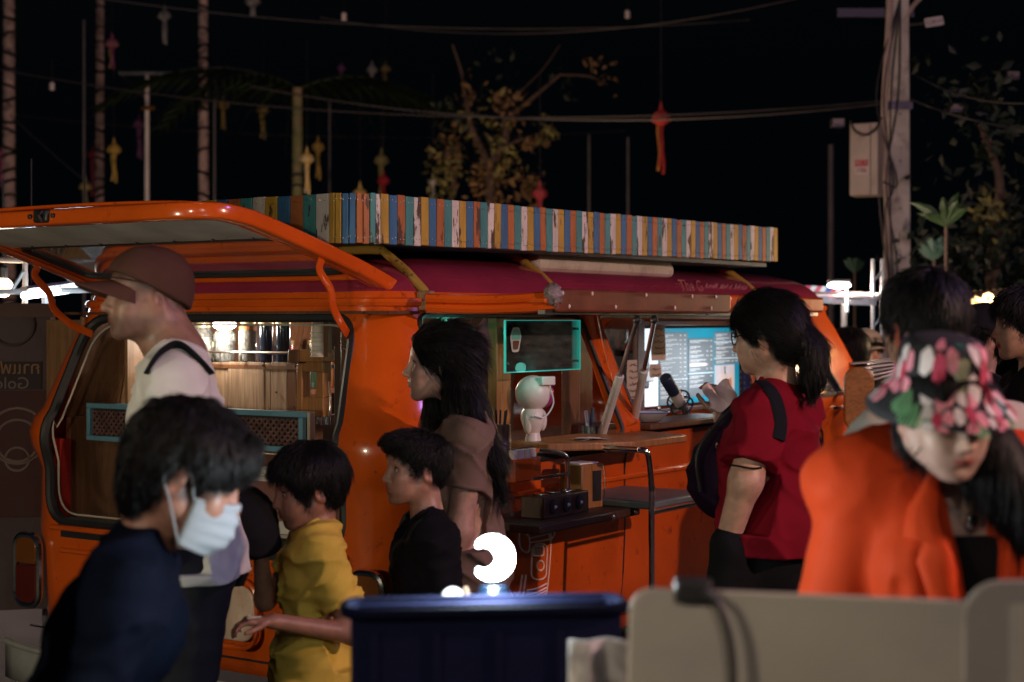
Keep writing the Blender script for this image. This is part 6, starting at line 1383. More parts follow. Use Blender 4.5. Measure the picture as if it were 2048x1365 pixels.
def palm(px, d, wpx, label, top=9.5, green=False, lean_=0., seed=1, rings=True):
    x=(px-CX)/F*d; t=thing('palm_tree',label,'palm tree',loc=(x,d,0),group='palm trunks behind the van'); r=wpx/2/F*d; rnd=random.Random(seed); prof=[]
    n=int(top/.11)
    pts=[];rr=[]
    for i in range(n+1):
        z=top*i/n; pts+= [(lean_*z/top,0,z),(lean_*z/top,0,z+.012)]; k=1.12-.32*z/top; rr+=[r*k*1.05,r*k*.96]
    MB().tube(pts,rr,12).build('trunk',M('green_palm_bark',(.16,.17,.06),.7,var=.3,dirt=((.25,.16,.09),5,.5,.15)) if green else BARK,t,smooth=0)
    m=MB(); z=.6
    while z<top-1:
        k=1.13-.32*z/top; a0=rnd.uniform(0,6)
        m.tube([(lean_*z/top+r*k*1.08*math.cos(a),r*k*1.08*math.sin(a),z+.03*math.sin(a+a0)) for a in [q/12*6.2832 for q in range(12)]],.020,4,closed=True); z+=rnd.uniform(.09,.30)
    o=m.build('light_string_coil',WIRE,t); o['kind']='stuff'
    m=MB()
    for i in range(9): frond(m,(lean_,0,top),i/13*6.2832+rnd.uniform(-.2,.2),rnd.uniform(1.5,2.2),rnd.uniform(.5,1.0),rnd,.09)
    m.build('crown',LEAFG,t,smooth=0)
palm(18,20,24,'ringed palm trunk at the far left wrapped with light wire',seed=1)
palm(197,22,17,'slim ringed palm trunk left of the white post',seed=2,lean_=.04)
palm(409,20,20,'tall ringed palm trunk wrapped with wire above the tailgate',seed=3,lean_=-.03)
palm(595,19,24,'short green palm with a visible crown behind the rack',top=1.6+462/3200*19,green=True,seed=4)
# posts
CONC=M('concrete_pole',(.42,.38,.34),.85,var=.25,vs=3,bump=.5,bs=40,dirt=((.15,.12,.11),4,.5,.2))
def post(px,d,wpx,ytop,label,mat,arm=None):
    x=(px-CX)/F*d; zt=CH+(HY-ytop)/F*d; t=thing('lamp_post' if arm else 'thin_post',label,'post',loc=(x,d,0)); r=wpx/2/F*d
    MB().tube([(0,0,0),(0,0,zt)],[r*1.1,r*.9],10).build('shaft',mat,t)
    if arm:
        MB().bb((-.33,-.03,zt+.42),(.33,.03,zt+.46)).build('cross_arm',STEEL,t); MB().tube([(-.30,0,zt+.42),(-.02,0,zt+.15)],.012,6).build('brace',STEEL,t); MB().tube([(0,0,zt),(0,0,zt+.45)],r*.9,8).build('post_head',CONC,t); MB().tube([(-.06,0,zt+.03),(.10,-.03,zt+.03)],.03,8).build('clamp',M('brass'),t)
    return t
post(294,19,10,222,'white post with cross arm between the palms',M('white_pole',(.62,.58,.52),.6),True)
for px,yt,lab in ((168,40,'thin dark post beside the second palm'),(429,150,'thin dark post right of the tall palm'),(659,205,'thin purple lit post right of the green palm'),(1178,270,'thin bare post right of the leafy tree'),(1256,275,'thin bare post left of the red lantern'),(1662,290,'dark street post left of the utility pole')):
    post(px,20,5 if px<1600 else 12,yt,lab,M('dim_post',(.14,.13,.13),.7))
# the leafy tree lit from below
def tree(px,d,label,clumps,trunkpx,seed,lmats,n=90,ls=.052):
    x=(px-CX)/F*d; t=thing('leafy_tree',label,'tree',loc=(x,d,0)); rnd=random.Random(seed); o0=Vector((x,d,0))
    m=MB()
    for (a,b,r1,r2) in trunkpx:
        p=at(a[0],a[1],d)-o0; q=at(b[0],b[1],d)-o0; mid=p.lerp(q,.5)+Vector((rnd.uniform(-.1,.1),rnd.uniform(-.3,.3),0)); m.tube(bez([p,mid,q],5),[r1+(r2-r1)*i/10 for i in range(11)],7)
    m.build('trunk',M('tree_bark',(.10,.065,.045),.85,bump=.8,bs=25,dist=.02),t)
    for k,(cx,cy,rx,ry,nn,mi) in enumerate(clumps):
        m=MB()
        for i in range(int(nn*2.2)):
            u=Vector((rnd.gauss(0,.5),rnd.gauss(0,.5),rnd.gauss(0,.5))); p=at(cx+u.x*rx,cy+u.z*ry,d+u.y*.7)-o0; leafquad(m,p,ls*rnd.uniform(.6,1.3),rnd)
        m.build('crown',lmats[mi],t,smooth=0)
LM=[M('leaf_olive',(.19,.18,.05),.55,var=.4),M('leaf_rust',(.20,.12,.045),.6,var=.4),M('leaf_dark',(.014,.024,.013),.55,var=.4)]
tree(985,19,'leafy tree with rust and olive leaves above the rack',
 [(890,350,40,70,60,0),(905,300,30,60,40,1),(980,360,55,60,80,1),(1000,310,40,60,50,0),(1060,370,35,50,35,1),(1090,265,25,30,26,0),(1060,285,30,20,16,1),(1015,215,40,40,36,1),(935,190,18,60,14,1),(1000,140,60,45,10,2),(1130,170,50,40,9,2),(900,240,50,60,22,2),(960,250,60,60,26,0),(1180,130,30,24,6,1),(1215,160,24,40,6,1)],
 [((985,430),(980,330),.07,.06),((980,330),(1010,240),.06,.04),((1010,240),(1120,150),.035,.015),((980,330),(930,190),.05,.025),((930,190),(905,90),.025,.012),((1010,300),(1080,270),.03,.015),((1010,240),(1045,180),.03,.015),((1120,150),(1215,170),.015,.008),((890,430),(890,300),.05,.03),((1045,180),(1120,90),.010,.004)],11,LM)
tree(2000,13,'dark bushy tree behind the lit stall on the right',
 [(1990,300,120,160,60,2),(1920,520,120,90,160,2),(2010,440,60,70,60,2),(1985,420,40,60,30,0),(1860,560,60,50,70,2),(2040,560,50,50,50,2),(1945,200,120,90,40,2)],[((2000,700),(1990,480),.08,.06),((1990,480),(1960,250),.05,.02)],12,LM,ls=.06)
def fan_plant(px,py,d,label,n,L_,seed,mat):
    p=at(px,py,d); t=thing('spiky_plant',label,'plant',loc=(p.x,p.y,0)); rnd=random.Random(seed); m=MB(); m.tube([(0,0,0),(0,0,p.z)],.012,6); m.build('stem',M('tree_bark'),t)
    for i in range(n):
        a=i/n*6.2832+rnd.uniform(-.2,.2); el=rnd.uniform(.7,1.45); m=MB(); dv=Vector((math.cos(a)*math.cos(el),math.sin(a)*math.cos(el)*.7,math.sin(el))); sd=dv.cross(Vector((0,1,.2))).normalized()
        l=L_*rnd.uniform(.7,1.2); pts=[Vector((0,0,p.z))+dv*l*q-Vector((0,0,l*.35*q*q)) for q in (0,.25,.5,.75,1)]; ws=[.012,.03,.034,.02,.002]
        m.add([tuple(c+sd*w*s_+Vector((0,-.012 if s_==0 else 0,0))) for c,w in zip(pts,ws) for s_ in (-1,0,1)],[(3*i_+j,3*i_+j+1,3*i_+j+4,3*i_+j+3) for i_ in range(4) for j in range(2)])
        m.build('leaf',mat,t,smooth=0)
LGR=M('spiky_leaf',(.03,.065,.018),.5,var=.3)
fan_plant(1892,452,11,'green spiky plant right of the utility pole',11,.34,1,LGR)
fan_plant(1868,520,11.5,'lower spiky plant right of the utility pole',12,.26,2,M('spiky_leaf_blue',(.06,.13,.09),.5,var=.3))
fan_plant(1710,545,14,'small dim spiky plant left of the utility pole',8,.2,3,M('spiky_leaf_blue'))
# utility pole
d=13.; p0=at(1795,0,d)
t=thing('utility_pole','pale concrete utility pole with cabinet and cables at right','pole',loc=(p0.x,d,0))
MB().add([(x*w_,y*w_,z) for z,w_ in ((0,.095),(9,.055)) for x,y in ((-1,-1),(1,-1),(1,1),(-1,1))],[(0,1,5,4),(1,2,6,5),(2,3,7,6),(3,0,4,7),(0,3,2,1),(4,5,6,7)]).build('shaft',CONC,t,smooth=0,bevel=.01)
for k in range(14): MB().tube([(0,-.085,.6+.38*k),(0,-.10,.6+.38*k)],.008,6).build('hole_plug',DARKPL,t)
MB().tube(bez([(-.10,-.08,0),(-.12,-.09,1.6),(-.10,-.09,2.4),(-.13,-.09,3.2),(-.08,-.09,4.3),(-.10,-.09,6)],6),.028,8).build('conduit',M('conduit_grey',(.33,.25,.21),.7,var=.2),t)
for k in range(4): MB().tube(bez([(-.05+.02*k,-.11,1.2),(-.03-.05*k,-.13,2.0+.2*k),(-.12+.03*k,-.12,2.7),(-.02-.06*k,-.12,3.4),(0,-.1,4.2)],6),.007,5).build('hanging_cable',WIRE,t)
MB().bb((-.5,-.06,4.05),(.12,-.02,4.12)).build('cross_arm',DARKPL,t); MB().bb((-.1,-.10,3.3),(.1,.10,3.36)).build('strap_band',DARKPL,t)
MB().tube(bez([(.02,-.06,4.0),(.12,-.06,4.15),(.28,-.06,4.28),(.5,-.06,4.3)],5),.02,8).build('lamp_arm',M('conduit_grey'),t)
cb=at(1733,320,d-.25); t2=thing('utility_cabinet','grey cabinet with red RCS 106 label on the utility pole','cabinet',loc=tuple(cb),rotz=R(-24))
CAB=M('cabinet_paint',(.40,.33,.26),.6,var=.15,vs=4,dirt=((.2,.14,.1),6,.6,.2))
MB().bb((-.11,-.11,-.29),(.11,.11,.28)).build('case',CAB,t2,bevel=.006); MB().bb((-.105,-.116,-.285),(.05,-.111,.27)).build('door',CAB,t2,bevel=.004); MB().bb((.052,-.114,-.285),(.056,-.110,.27)).build('door_gap',DARKPL,t2)
MB().bb((-.065,-.1185,-.06),(.035,-.1165,-.01)).build('red_label',M('label_red',(.35,.02,.025),.6),t2); MB().bb((-.065,-.1185,-.125),(.035,-.1165,-.0615)).build('white_label',M('label_pale',(.5,.40,.36),.7),t2)
RXX=Matrix.Rotation(R(90),4,'X')
text('label_text','RCS',.048,M('label_pale'),t2,Matrix.Translation((-.015,-.120,-.035))@RXX); text('label_number','106',.055,M('label_brown',(.12,.03,.03),.7),t2,Matrix.Translation((-.015,-.120,-.094))@RXX)
MB().tube(bez([(-.10,-.13,.30),(-.06,-.15,.22),(.02,-.15,.18),(.10,-.14,.22),(.14,-.1,.32)],5),.009,6).build('looped_cable',WIRE,t2)
sg=at(1868,44,d-.1); t3=thing('plate_sign','small white plate reading S2RW near the pole top','sign',loc=tuple(sg)); QS=Matrix.Rotation(R(8),4,'Y')
MB().prism(rrect(-.075,-.036,.075,.036,.01),.006,Matrix.Rotation(R(-9),4,'Y')@RXX).build('plate',M('plate_white',(.5,.43,.42),.6),t3)
text('plate_text','S2RW',.055,M('plate_ink',(.05,.04,.045),.6),t3,Matrix.Translation((0,-.0075,-.002))@Matrix.Rotation(R(-9),4,'Y')@RXX,shear=.2); MB().tube([(-.30,.08,-.02),(0,.02,0)],.012,6).build('bracket',DARKPL,t3)
for (px,py,lab) in ((1912,215,'small dark cable box right of the utility pole'),(1675,244,'small dark cable box left of the utility pole'),(2024,150,'small brown junction box at the top right')):
    b=at(px,py,d); t4=thing('cable_box',lab,'box',loc=tuple(b)); MB().bb((-.055,-.04,-.05),(.055,.04,.03)).build('case',DARKPL,t4,bevel=.01)
    for z in (.012,-.008): MB().bb((-.045,-.043,z-.004),(.045,-.0405,z+.004)).build('slot',M('conduit_grey'),t4)
# overhead cables
def cable(label,a,b,d0,d1,sag,r=.008,mat=None):
    p=at(*a,d0); q=at(*b,d1); t=thing('overhead_cable',label,'cable',loc=tuple(p)); v_=q-p
    MB().tube([v_*(k/24)-Vector((0,0,sag*4*(k/24)*(1-k/24))) for k in range(25)],r,5).build('wire',mat or M('cable_grey',(.03,.028,.028),.6),t)
cable('lower overhead cable crossing left above the palms',(-60,128),(1790,200),18,15,.35)
cable('top overhead cable from the left corner to the tree',(180,-6),(1500,40),17,17,.2)
cable('second overhead cable over the tree',(640,35),(1700,-30),17,15,.3,.006)
cable('overhead cable between the green palm and pole',(500,172),(1790,205),17,14,.25,.010)
cable('faint overhead cable at lantern height',(-40,222),(1250,262),21,21,.2,.006)
cable('cable running right from the utility pole',(1800,190),(2080,262),13,12,.05,.008)
cable('slack cable falling right from the utility pole',(1830,150),(2080,205),13,11,.08,.006)
cable('slanting cable at the far left',(20,230),(180,370),19,19,.02,.006)
# festival lanterns
def lantern(px,py,wpx,d,label,c1,c2,tail=70,two=True,lit=0.):
    p=at(px,py,d); t=thing('paper_lantern',label,'lantern',loc=tuple(p),rotz=random.uniform(0,1),group='hanging festival lanterns'); r=wpx/2/F*d
    MA=M('lantern_%.2f_%.2f_%.2f'%c1,c1,.6,var=.25,vs=20,emit=c1 if lit else None,es=lit); MC=M('lantern_%.2f_%.2f_%.2f'%c2,c2,.6,var=.2)
    MB().lathe([(r*.05,r*2.3),(r*.22,r*1.5),(r*.38,r*1.15),(r*.42,r*1.1)],8).build('spire',MA,t,smooth=0)
    MB().lathe([(r*.42,r*1.1),(r*.9,r*.8),(r*1.2,r*.25),(r*1.15,-r*.2),(r*.5,-r*.65),(r*.3,-r*.7)],8).build('globe',MA,t,smooth=0)
    MB().tube([(r*1.18*math.cos(a),r*1.18*math.sin(a),-r*.05) for a in [k/12*6.2832 for k in range(12)]],r*.12,5,closed=True).build('frill',MC,t)
    L_=tail/F*d
    for k in range(3):
        a=k*2.1; m=MB(); m.grid(lambda u,v:((r*.24*math.cos(a)+(u-.5)*r*.34)*(1+.15*v),r*.3*math.sin(a)+.02*math.sin(v*6+k),-r*.7-L_*v*(1-.08*k)),2,8); m.build('tail',MA if not k==1 else MC,t,solid=.004,smooth=0)
    MB().tube([(0,0,r*2.3),(0,0,r*2.3+1.2)],.004,4).build('cord',WIRE,t)
YL=(.45,.30,.05); GD=(.55,.40,.12); RD=(.35,.02,.03); PKL=(.42,.12,.22); PU=(.20,.08,.20); OL=(.25,.22,.08); WH=(.5,.48,.44)
for a in ((224,90,22,22,'pink lantern with gold band by the second palm',PKL,GD,42),(329,34,22,22,'grey white lantern at the top left',WH,WH,48),(228,302,24,20,'bright yellow lantern between palm and white post',YL,GD,56),(279,252,22,23,'dim purple lantern beside the white post',PU,PU,60),
 (446,212,22,21,'dim gold lantern right of the tall palm',GD,OL,42),(526,222,22,22,'slanted gold lantern left of the green palm',OL,GD,50),(614,320,24,18,'pale gold lantern in front of the green palm',GD,WH,62),(636,297,22,21,'gold lantern right of the green palm',YL,OL,56),
 (763,324,25,21,'olive lantern above the rack centre',OL,OL,60),(767,364,21,20,'bright red lantern just above the rack',RD,RD,50),(720,392,26,19,'gold lantern spire peeping over the rack',GD,GD,40),(866,366,16,19,'cream lantern left of the leafy tree',WH,WH,40),
 (1080,390,26,18,'pinkish red lantern right of the leafy tree',(.40,.06,.07),RD,40),(186,312,20,23,'dark red lantern behind the second palm',(.16,.02,.03),RD,80),(171,376,22,20,'olive lantern low on the left',OL,YL,30),(4,312,20,22,'pink lantern cut by the left edge',PKL,PU,60),
 (771,140,18,22,'faint gold lantern under the top cable',OL,GD,36),(744,142,18,23,'faint white lantern under the top cable',WH,WH,30),(683,138,14,23,'faint purple lantern in the palm crown',PU,PU,20),(505,5,26,22,'pale lantern at the top edge',WH,WH,20)):
    lantern(*a)
lantern(1322,240,32,16,'large red lantern with long tail in the dark sky',(.30,.025,.02),(.5,.2,.04),98,lit=.06)
for (px,py,lab) in ((104,172,'tiny white clip light in the dark at left'),(688,33,'pale insulator on the top cable'),(1255,28,'pale insulator on the cable at right')):
    p=at(px,py,18); t=thing('insulator',lab,'insulator',loc=tuple(p)); MB().lathe([(.02,-.05),(.035,-.03),(.02,-.01),(.035,.01),(.02,.04)],10).build('disc_stack',M('porcelain',(.6,.55,.52),.4),t); MB().tube([(0,0,.04),(0,0,.3)],.004,4).build('hook',WIRE,t)
# unseen lamps added behind the van to light trunks, lanterns and leaves
def added_lamp(label,loc,power,col,spot=None,aim=None):
    t=thing('added_lamp',label,'lamp',loc=(loc[0],loc[1],0),group='lamps of the stalls behind the van'); MB().tube([(0,0,0),(0,0,loc[2])],.02,8).build('pole',MATS['grey_metal'],t); MB().ball((0,0,loc[2]+.04),.04,12,8).build('bulb',glow('stall_bulb_%s'%label[:9],col,4),t); plight('lamp_light',t,(0,-.06,loc[2]+.10),power,col,.06)
added_lamp('warm bulb on a stall behind the van roof',(.1,14.5,1.5),120,(1,.62,.38))
added_lamp('pinkish bulb on a stall behind the tailgate',(-4.2,13.0,1.6),200,(1,.70,.62))
added_lamp('pale bulb on a stall below the utility pole',(2.2,10.6,1.7),26,(1,.72,.56))
added_lamp('green white bulb beyond the right stall',(4.2,9.4,1.9),9,(.75,.95,.8))
# ---------------------------------------------------------------- left stall: tube light, bulb, banner
d=7.4
b=at(6,575,d); t=thing('bare_bulb','bright warm bare bulb at the left edge','lamp',loc=tuple(b)); MB().ball((0,0,0),.045,14,10).build('bulb',glow('warm_bulb',(1,.72,.42),12),t); MB().lathe([(.02,.04),(.022,.09),(.012,.1)],12).build('socket',DARKPL,t); MB().tube([(0,0,.1),(0,0,.5)],.005,5).build('cord',WIRE,t); plight('bulb_light',t,(0,0,-.06),7,(1,.72,.45),.05)
a=at(48,592,7.0); b=at(182,574,7.6); t=thing('tube_light','glowing white fluorescent tube hanging left of the van','lamp',loc=tuple(a)); v_=b-a; MB().tube([Vector(),v_],.017,10).build('tube',glow('tube_white',(.75,.92,1.0),5),t); MB().tube([Vector((0,0,.03)),v_+Vector((0,0,.03))],.022,6,flat=(1,.5)).build('batten',M('white_strip_paint'),t)
for q in (.1,.9): MB().tube([v_*q+Vector((0,0,.04)),v_*q+Vector((0,0,.6))],.004,4).build('hanger',WIRE,t)
for q in (.25,.75): plight('tube_lamp',t,v_*q+Vector((0,-.03,-.05)),4,(.75,.9,1),.08)
x=at(92,600,7.3); t=thing('market_stall','white stall frame post left of the van','stall',loc=(x.x,7.3,0)); FR=M('frame_white',(.2,.2,.21),.5)
MB().tube([(0,0,0),(0,0,1.75)],.018,8).build('upright',FR,t); MB().tube([(-.5,0,1.72),(.3,0,1.74)],.014,8).build('cross_rail',FR,t); xx=at(50,520,7.3)-Vector((x.x,7.3,0)); MB().tube(bez([(xx.x,0,1.60),(xx.x,0,1.85),(xx.x-.02,0,1.87),(xx.x-.5,0,1.88)],4),.012,8).build('bent_rail',M('frame_warm',(.4,.3,.25),.5),t); MB().tube([(xx.x,-.02,1.82),(xx.x-.05,-.02,1.74)],.009,6).build('hook',FR,t)
# banner seen from the back: lettering is reversed
p=at(45,860,6.9); t=thing('standing_banner','brown coffee stall banner seen from behind left of the van','banner',loc=(p.x-.02,6.9,0),rotz=R(9))
BN=M('banner_fabric',(.07,.045,.05),.8,var=.25,vs=3); z1=at(45,612,6.9).z
MB().grid(lambda u,v:(-.32+.46*u,.006*math.sin(u*9+v*5),.35+(z1-.35)*v),16,12).build('sheet',BN,t); MB().bb((-.32,-.012,1.30),(.10,-.008,1.42)).build('dark_band',M('banner_dark',(.025,.015,.018),.8),t); MB().bb((-.32,-.012,.75),(.13,-.008,1.295)).build('red_band',M('banner_maroon',(.05,.014,.014),.8),t)
MB().bb((-.33,-.02,z1-.05),(.15,.01,z1+.01)).build('hem',M('banner_hem',(.09,.05,.045),.8),t); MB().tube([(.145,0,0),(.145,0,z1+.03)],.012,8).build('pole',STEEL,t)
INK=M('banner_print',(.17,.12,.11),.8); INK2=M('banner_print_gold',(.25,.13,.06),.8)
text('banner_text','Goldentes',.072,INK,t,Matrix.Translation((-.10,-.0155,1.325))@RXX,mirror=True); text('banner_text','กาแฟโบราณ',.075,INK2,t,Matrix.Translation((-.09,-.0155,1.39))@RXX,mirror=True); text('banner_letter','C',.26,M('banner_ink_dark',(.05,.03,.035),.8),t,Matrix.Translation((-.20,-.014,1.56))@RXX,mirror=True)
for r_,zz,xx_ in ((.09,1.58,-.02),(.12,1.10,.0),(.09,1.08,.0),(.05,1.0,.0)): MB().tube([(xx_+r_*math.cos(a),-.014,zz+r_*math.sin(a)) for a in [k/24*6.2832 for k in range(24)]],.006,5,closed=True).build('banner_ring',INK if zz<1.5 else M('banner_ink_dark'),t)
# ---------------------------------------------------------------- right: stall with LED lamp and bunting, lit stall beyond
d=10.5
def rel(px,py,o_): return at(px,py,d)-Vector((o_.x,d,0))
o_=at(1755,600,d); t=thing('market_stall','market stall frame with white tarps behind the van front','stall',loc=(o_.x,d,0)); TR=M('truss_metal',(.4,.4,.42),.4,.7); TARP=M('tarp_white',(.22,.22,.24),.7,var=.15,vs=5)
for dx in (-.03,.03): MB().tube([(dx,0,0),(dx,0,2.0)],.012,8).build('truss_rail',TR,t)
for k in range(12): MB().tube([(-.03,0,.2+.15*k),(.03,0,.275+.15*k)],.006,5).build('truss_brace',TR,t)
MB().tube([rel(1540,588,o_),rel(1762,598,o_)],.014,8).build('beam',TR,t); MB().tube([rel(1590,575,o_)+Vector((0,.8,0)),rel(1762,590,o_)],.012,8).build('beam',TR,t)
def sheet(px0,px1,pa,pb,name,mat): MB().grid(lambda u,v:tuple(rel(px0+(px1-px0)*u,(pa[0]+(pa[1]-pa[0])*u)*(1-v)+(pb[0]+(pb[1]-pb[0])*u)*v,o_)+Vector((0,.02*math.sin(u*12),0))),16,4).build(name,mat,t)
sheet(1590,1752,(590,598),(604,612),'upper_tarp',TARP); sheet(1688,1752,(690,688),(708,706),'lower_tarp',TARP)
t=thing('bunting_banner','red white and blue zigzag banner on the stall edge','banner',loc=(o_.x,d-.05,0))
SM=[M('bunting_red',(.45,.03,.06),.6),M('bunting_white',(.55,.52,.52),.6),M('bunting_blue',(.03,.05,.25),.6)]
for k in range(13):
    a=1553+k*10.5; q=[at(a+8,569+k*.5,d-.05),at(a+18.5,569.5+k*.5,d-.05),at(a+12,581+k*.4,d-.05),at(a+1.5,580.5+k*.4,d-.05)]; q=[c-Vector((o_.x,d-.05,0)) for c in q]
    MB().add([tuple(c) for c in q]+[tuple(c+Vector((0,.01,0))) for c in q],[(0,1,2,3),(7,6,5,4),(0,4,5,1),(1,5,6,2),(2,6,7,3),(3,7,4,0)]).build('flag_panel',SM[(0,1,0,1,2)[k%5]],t,smooth=0)
b=at(1678,571,d-.3); t=thing('led_lamp','bright white LED lamp over the stall at right','lamp',loc=tuple(b)); MB().ball((0,0,0),(.075,.05,.022),16,8).build('diffuser',glow('led_white',(.82,.95,1.0),12),t); MB().bb((-.07,-.04,.02),(.07,.04,.04)).build('housing',DARKPL,t,bevel=.006); MB().tube([(.05,0,.02),(.05,0,-.17)],.009,6).build('bracket',glow('led_bracket',(.8,.9,1.),1.0),t); plight('led_light',t,(0,0,-.07),2.2,(.8,.93,1.0),.05)
b=at(1745,740,8.5); t=thing('clipboard_stand','stack of shiny metal trays on a stand beyond the mirror','stand',loc=(b.x,8.5,0)); 
for k in range(5): MB().bb((-.14,-.10,0),(.14,.10,.012),Matrix.Translation((.0,0,b.z-.05+.022*k))@Matrix.Rotation(R(-16+3*k),4,'Y')).build('tray',STEEL,t,bevel=.003)
for x_ in (-.05,.05): MB().tube([(x_,0,0),(x_,0,b.z-.06)],.012,8).build('leg',CHROME,t)
MB().bb((-.02,-.03,b.z-.36),(.06,-.02,b.z-.1)).build('price_card',M('receipt_paper'),t)
# lit stall at far right
d=9.0; o_=at(1975,640,d); t=thing('flower_stall','warmly lit stall with straw roof and blossoms at right','stall',loc=(o_.x,d,0)); STR=M('straw_roof',(.42,.27,.13),.8,var=.4,vs=20,bump=.8,bs=60)
MB().grid(lambda u,v:tuple(at(1880+190*u,588-16*u+(62)*v,d+.6*(1-v))-Vector((o_.x,d,0))+Vector((0,.01*math.sin(u*60),.006*math.sin(u*90)))),30,5).build('roof_thatch',STR,t,solid=.02)
for px in (1890,2046): q=at(px,650,d)-Vector((o_.x,d,0)); MB().tube([(q.x,0,0),(q.x,0,q.z+.05)],.02,8).build('post',W_BR,t)
MB().bb((-.30,0,at(0,690,d).z-.02),(.24,.3,at(0,690,d).z+.02)).build('shelf',W_GD,t)
for k,(px,py,r_,c) in enumerate(((1936,622,20,(.6,.5,.2)),(1950,607,24,(.62,.52,.35)),(1975,598,22,(.7,.6,.4)),(1985,615,16,(.6,.55,.2)),(1938,650,10,(.5,.2,.35)),(1955,642,12,(.45,.3,.5)),(1972,650,14,(.55,.4,.25)),(1910,650,13,(.55,.2,.22)),(1900,630,14,(.5,.3,.15)),(1920,632,14,(.55,.4,.15)))):
    q=at(px,py,d-.15); f_=thing('blossom','%s blossom on the lit stall'%('pale gold hanging','large cream hanging','bright top cream','small yellow','tiny pink','lilac','peach','rose pink','rust','amber')[k],'flower',loc=tuple(q),group='blossoms on the lit stall'); rr=r_/2/F*d*1.4
    for j in range(8): a=j/8*6.2832; MB().ball((rr*.45*math.cos(a),-.2*rr,rr*.45*math.sin(a)),(rr*.42,rr*.25,rr*.42),8,6).build('petal',M('blossom_%d'%k,c,.6,var=.2),f_,smooth=60)
    MB().ball((0,-.35*rr,0),rr*.28,8,6).build('centre',M('blossom_centre',(.5,.35,.08),.6),f_)
t=thing('string_lights','string of warm bulbs along the lit stall roof','string lights',loc=(o_.x,d-.2,0))
m=[]
for k in range(16): 
    q=at(1985+k*7,598-k*1.6+3*math.sin(k),d-.2)-Vector((o_.x,d-.2,0)); m.append(q); MB().ball(q,.014,8,6).build('bulb',glow('fairy_bulb',(1,.66,.3),16),t)
MB().tube(m,.004,4).build('wire',WIRE,t)
for px in (1960,2020): plight('string_glow',t,at(px,612,d-.45)-Vector((o_.x,d-.2,0)),15,(1,.66,.35),.06)
# ================================================================ stall table in the foreground
ty=2.45; t=thing('stall_table','stall table at the bottom edge carrying the blue box','table',loc=(.35,ty,0)); MB().bb((-.85,-.55,.80),(1.0,.22,.84)).build('table_top',W_DK,t,bevel=.005)
for x_ in (-.78,.93):
    for y_ in (-.48,.16): MB().tube([(x_,y_,0),(x_,y_,.80)],.022,8).build('leg',MATS['grey_metal'],t)
d=2.55; a=at(702,1222,d); b=at(1250,1258,d); NAVY=M('blue_plastic',(.0012,.003,.022),.75,var=.1,spec=.15)
t=thing('blue_crate','dark blue plastic crate on the stall table','crate',loc=(a.x,d,.842),rotz=R(6)); wv=b.x-a.x; hz_=a.z-.842-.005
m=MB(); th_=.012
for lo,hi in (((0,0,0),(wv,th_,hz_)),((0,.08,0),(wv,.08+th_,hz_)),((0,th_,0),(th_,.08,hz_)),((wv-th_,th_,0),(wv,.08,hz_)),((th_,th_,0),(wv-th_,.08,.012))): m.bb(lo,hi)
m.build('crate_wall',NAVY,t,bevel=.003); m=MB(); m.tube([(x_,y_,hz_) for x_,y_ in rrect(-.008,-.008,wv+.008,.10,.03)],.010,8,closed=True); m.build('crate_rim',M('blue_rim_plastic',(.0008,.002,.013),.85,spec=.1),t)
for k in range(4): MB().bb((.03+k*.1,-.004,.03),(.045+k*.1,0,hz_-.03)).build('rib',NAVY,t)
a=at(1190,1318,2.38); t=thing('grey_cloth','mottled grey cloth hanging over the crate edge','cloth',loc=(a.x,2.38,.842)); MB().grid(lambda u,v:(-.036+.085*u,.012*math.sin(u*8+v*3)-.01*v,(at(0,1276,2.38).z-.842)*v),10,12).build('cloth_fold',M('grey_mottled',(.33,.30,.29),.9,var=.5,vs=25,bump=.5,bs=60),t,solid=.006)
# crescent lamp on a dark jar
d=2.72; c=at(985,1116,d); t=thing('crescent_lamp','glowing white crescent shaped lamp on a dark jar','lamp',loc=(c.x,d,.842)); zc=c.z-.842; ro=.037
out=[(ro*math.cos(a),ro*math.sin(a)) for a in [R(-140+280*k/26) for k in range(27)]]
inn=[(-.015+.021*math.cos(a),.021*math.sin(a)) for a in [R(122-244*k/20) for k in range(21)]]
MB().prism(out+inn,.03,Matrix.Translation((0,.015,zc))@RXX).build('crescent',glow('crescent_white',(.80,.95,1.0),26),t,bevel=.005)
JAR=M('navy_jar',(.002,.006,.014),.25,coat=.3); MB().lathe([(.028,0),(.032,.005),(.033,zc-.075),(.026,zc-.055),(.022,zc-.046)],20,(.002,0,0)).build('jar',JAR,t); MB().lathe([(.0335,zc-.105),(.0342,zc-.1),(.0342,zc-.088),(.0335,zc-.083)],20,(.002,0,0)).build('jar_band',M('teal_band',(.02,.10,.14),.3),t)
plight('crescent_light',t,(0,-.05,zc),13,(.80,.94,1.0),.045)
b=at(1026,1231,2.62); t=thing('small_lamp','tiny glowing lamp beside the dark jar','lamp',loc=(b.x,2.62,.842)); MB().ball((0,0,b.z-.842),(.016,.016,.013),12,8).build('bulb',glow('crescent_white',(.80,.95,1.0),26),t); MB().lathe([(.02,0),(.02,.01),(.008,.02),(.008,b.z-.842-.008)],12).build('stem',DARKPL,t)
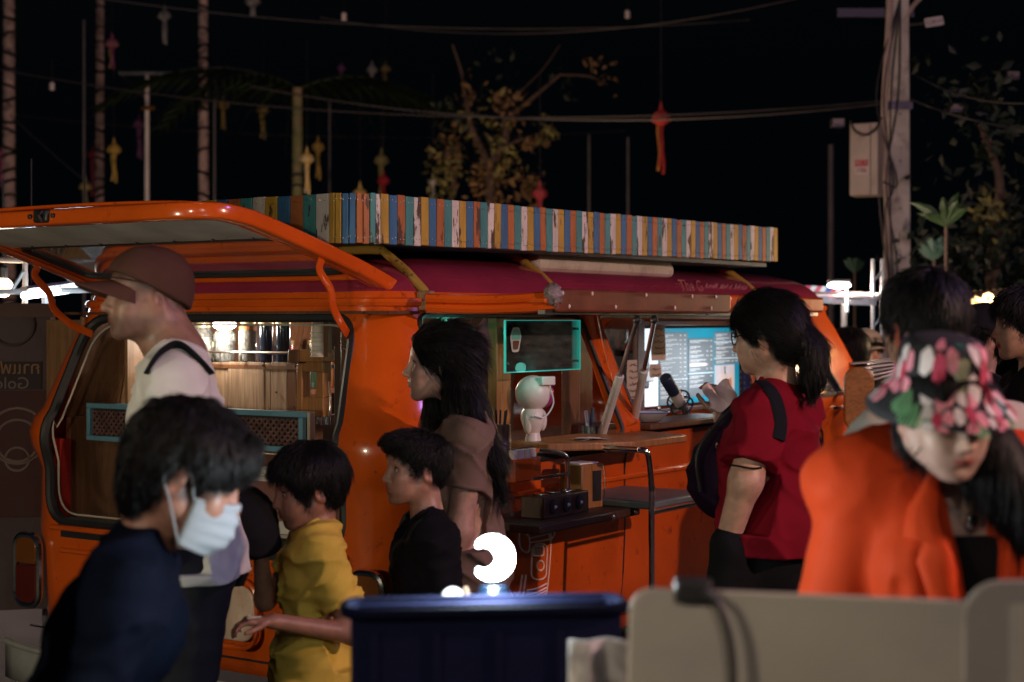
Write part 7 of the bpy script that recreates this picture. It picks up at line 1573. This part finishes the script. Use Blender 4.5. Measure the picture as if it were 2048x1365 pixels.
b=at(906,1197,2.85); t=thing('ribbon_reel','white round reel with beige ribbon beside the crescent lamp','reel',loc=(b.x,2.85,.842)); MB().lathe([(.006,0),(.019,.002),(.019,.016),(.006,.018)],22,mt=Matrix.Translation((0,0,b.z-.842))@Matrix.Rotation(R(78),4,'X')).build('disc',M('reel_white',(.7,.66,.62),.5),t); MB().tube(bez([(.022,0,b.z-.842+.02),(.027,0,b.z-.842),(.022,0,b.z-.842-.03),(.02,0,.03)],4),.008,6,flat=(1,.6)).build('ribbon',M('beige_ribbon',(.45,.30,.20),.8),t); MB().lathe([(.018,0),(.018,.006),(.006,.01),(.006,b.z-.842-.018)],12).build('stand',DARKPL,t)
# pale signboards at the bottom right
d=2.12; BRD=M('signboard_back',(.40,.36,.30),.55,var=.10,vs=3,bump=.15,bs=40,dirt=((.34,.30,.30),4,.5,.3))
a=at(1243,1365,d); t=thing('pale_signboard','pale rounded signboard with black clip at the bottom right','signboard',loc=(a.x,d,.842),rotz=R(-4)); ht_=at(0,1174,d).z-.842
MB().prism(rrect(0,0,.66,ht_,(.005,.03,.03,.005)),.012,Matrix.Translation((0,.006,0))@Matrix.Rotation(R(1.6),4,'Y')@RXX).build('panel',BRD,t,bevel=.003); MB().bb((.1,.02,0),(.13,.12,.012)).build('foot',DARKPL,t); MB().tube([(.1,.01,ht_*.7),(.1,.14,0)],.006,6).build('prop',DARKPL,t)
MB().bb((.070,-.020,ht_-.018),(.118,.016,ht_+.012)).build('clip',DARKPL,t,bevel=.004); MB().tube(bez([(.108,-.02,ht_-.0),(.128,-.028,ht_-.02),(.142,-.03,ht_-.07),(.145,-.03,ht_-.14),(.142,-.03,ht_-.24)],5),.0055,8).build('clip_cable',BLACKR,t)
a=at(1925,1365,2.085); t=thing('second_signboard','darker rounded signboard at the bottom right corner','signboard',loc=(a.x,2.085,.842)); ht_=at(0,1160,2.085).z-.842
MB().prism(rrect(0,0,.30,ht_,(.005,.04,.05,.005)),.012,Matrix.Translation((0,.006,0))@RXX).build('panel',M('signboard_dim',(.27,.24,.22),.55,var=.15,vs=3),t,bevel=.003); MB().bb((.02,.01,0),(.05,.10,.012)).build('foot',DARKPL,t)
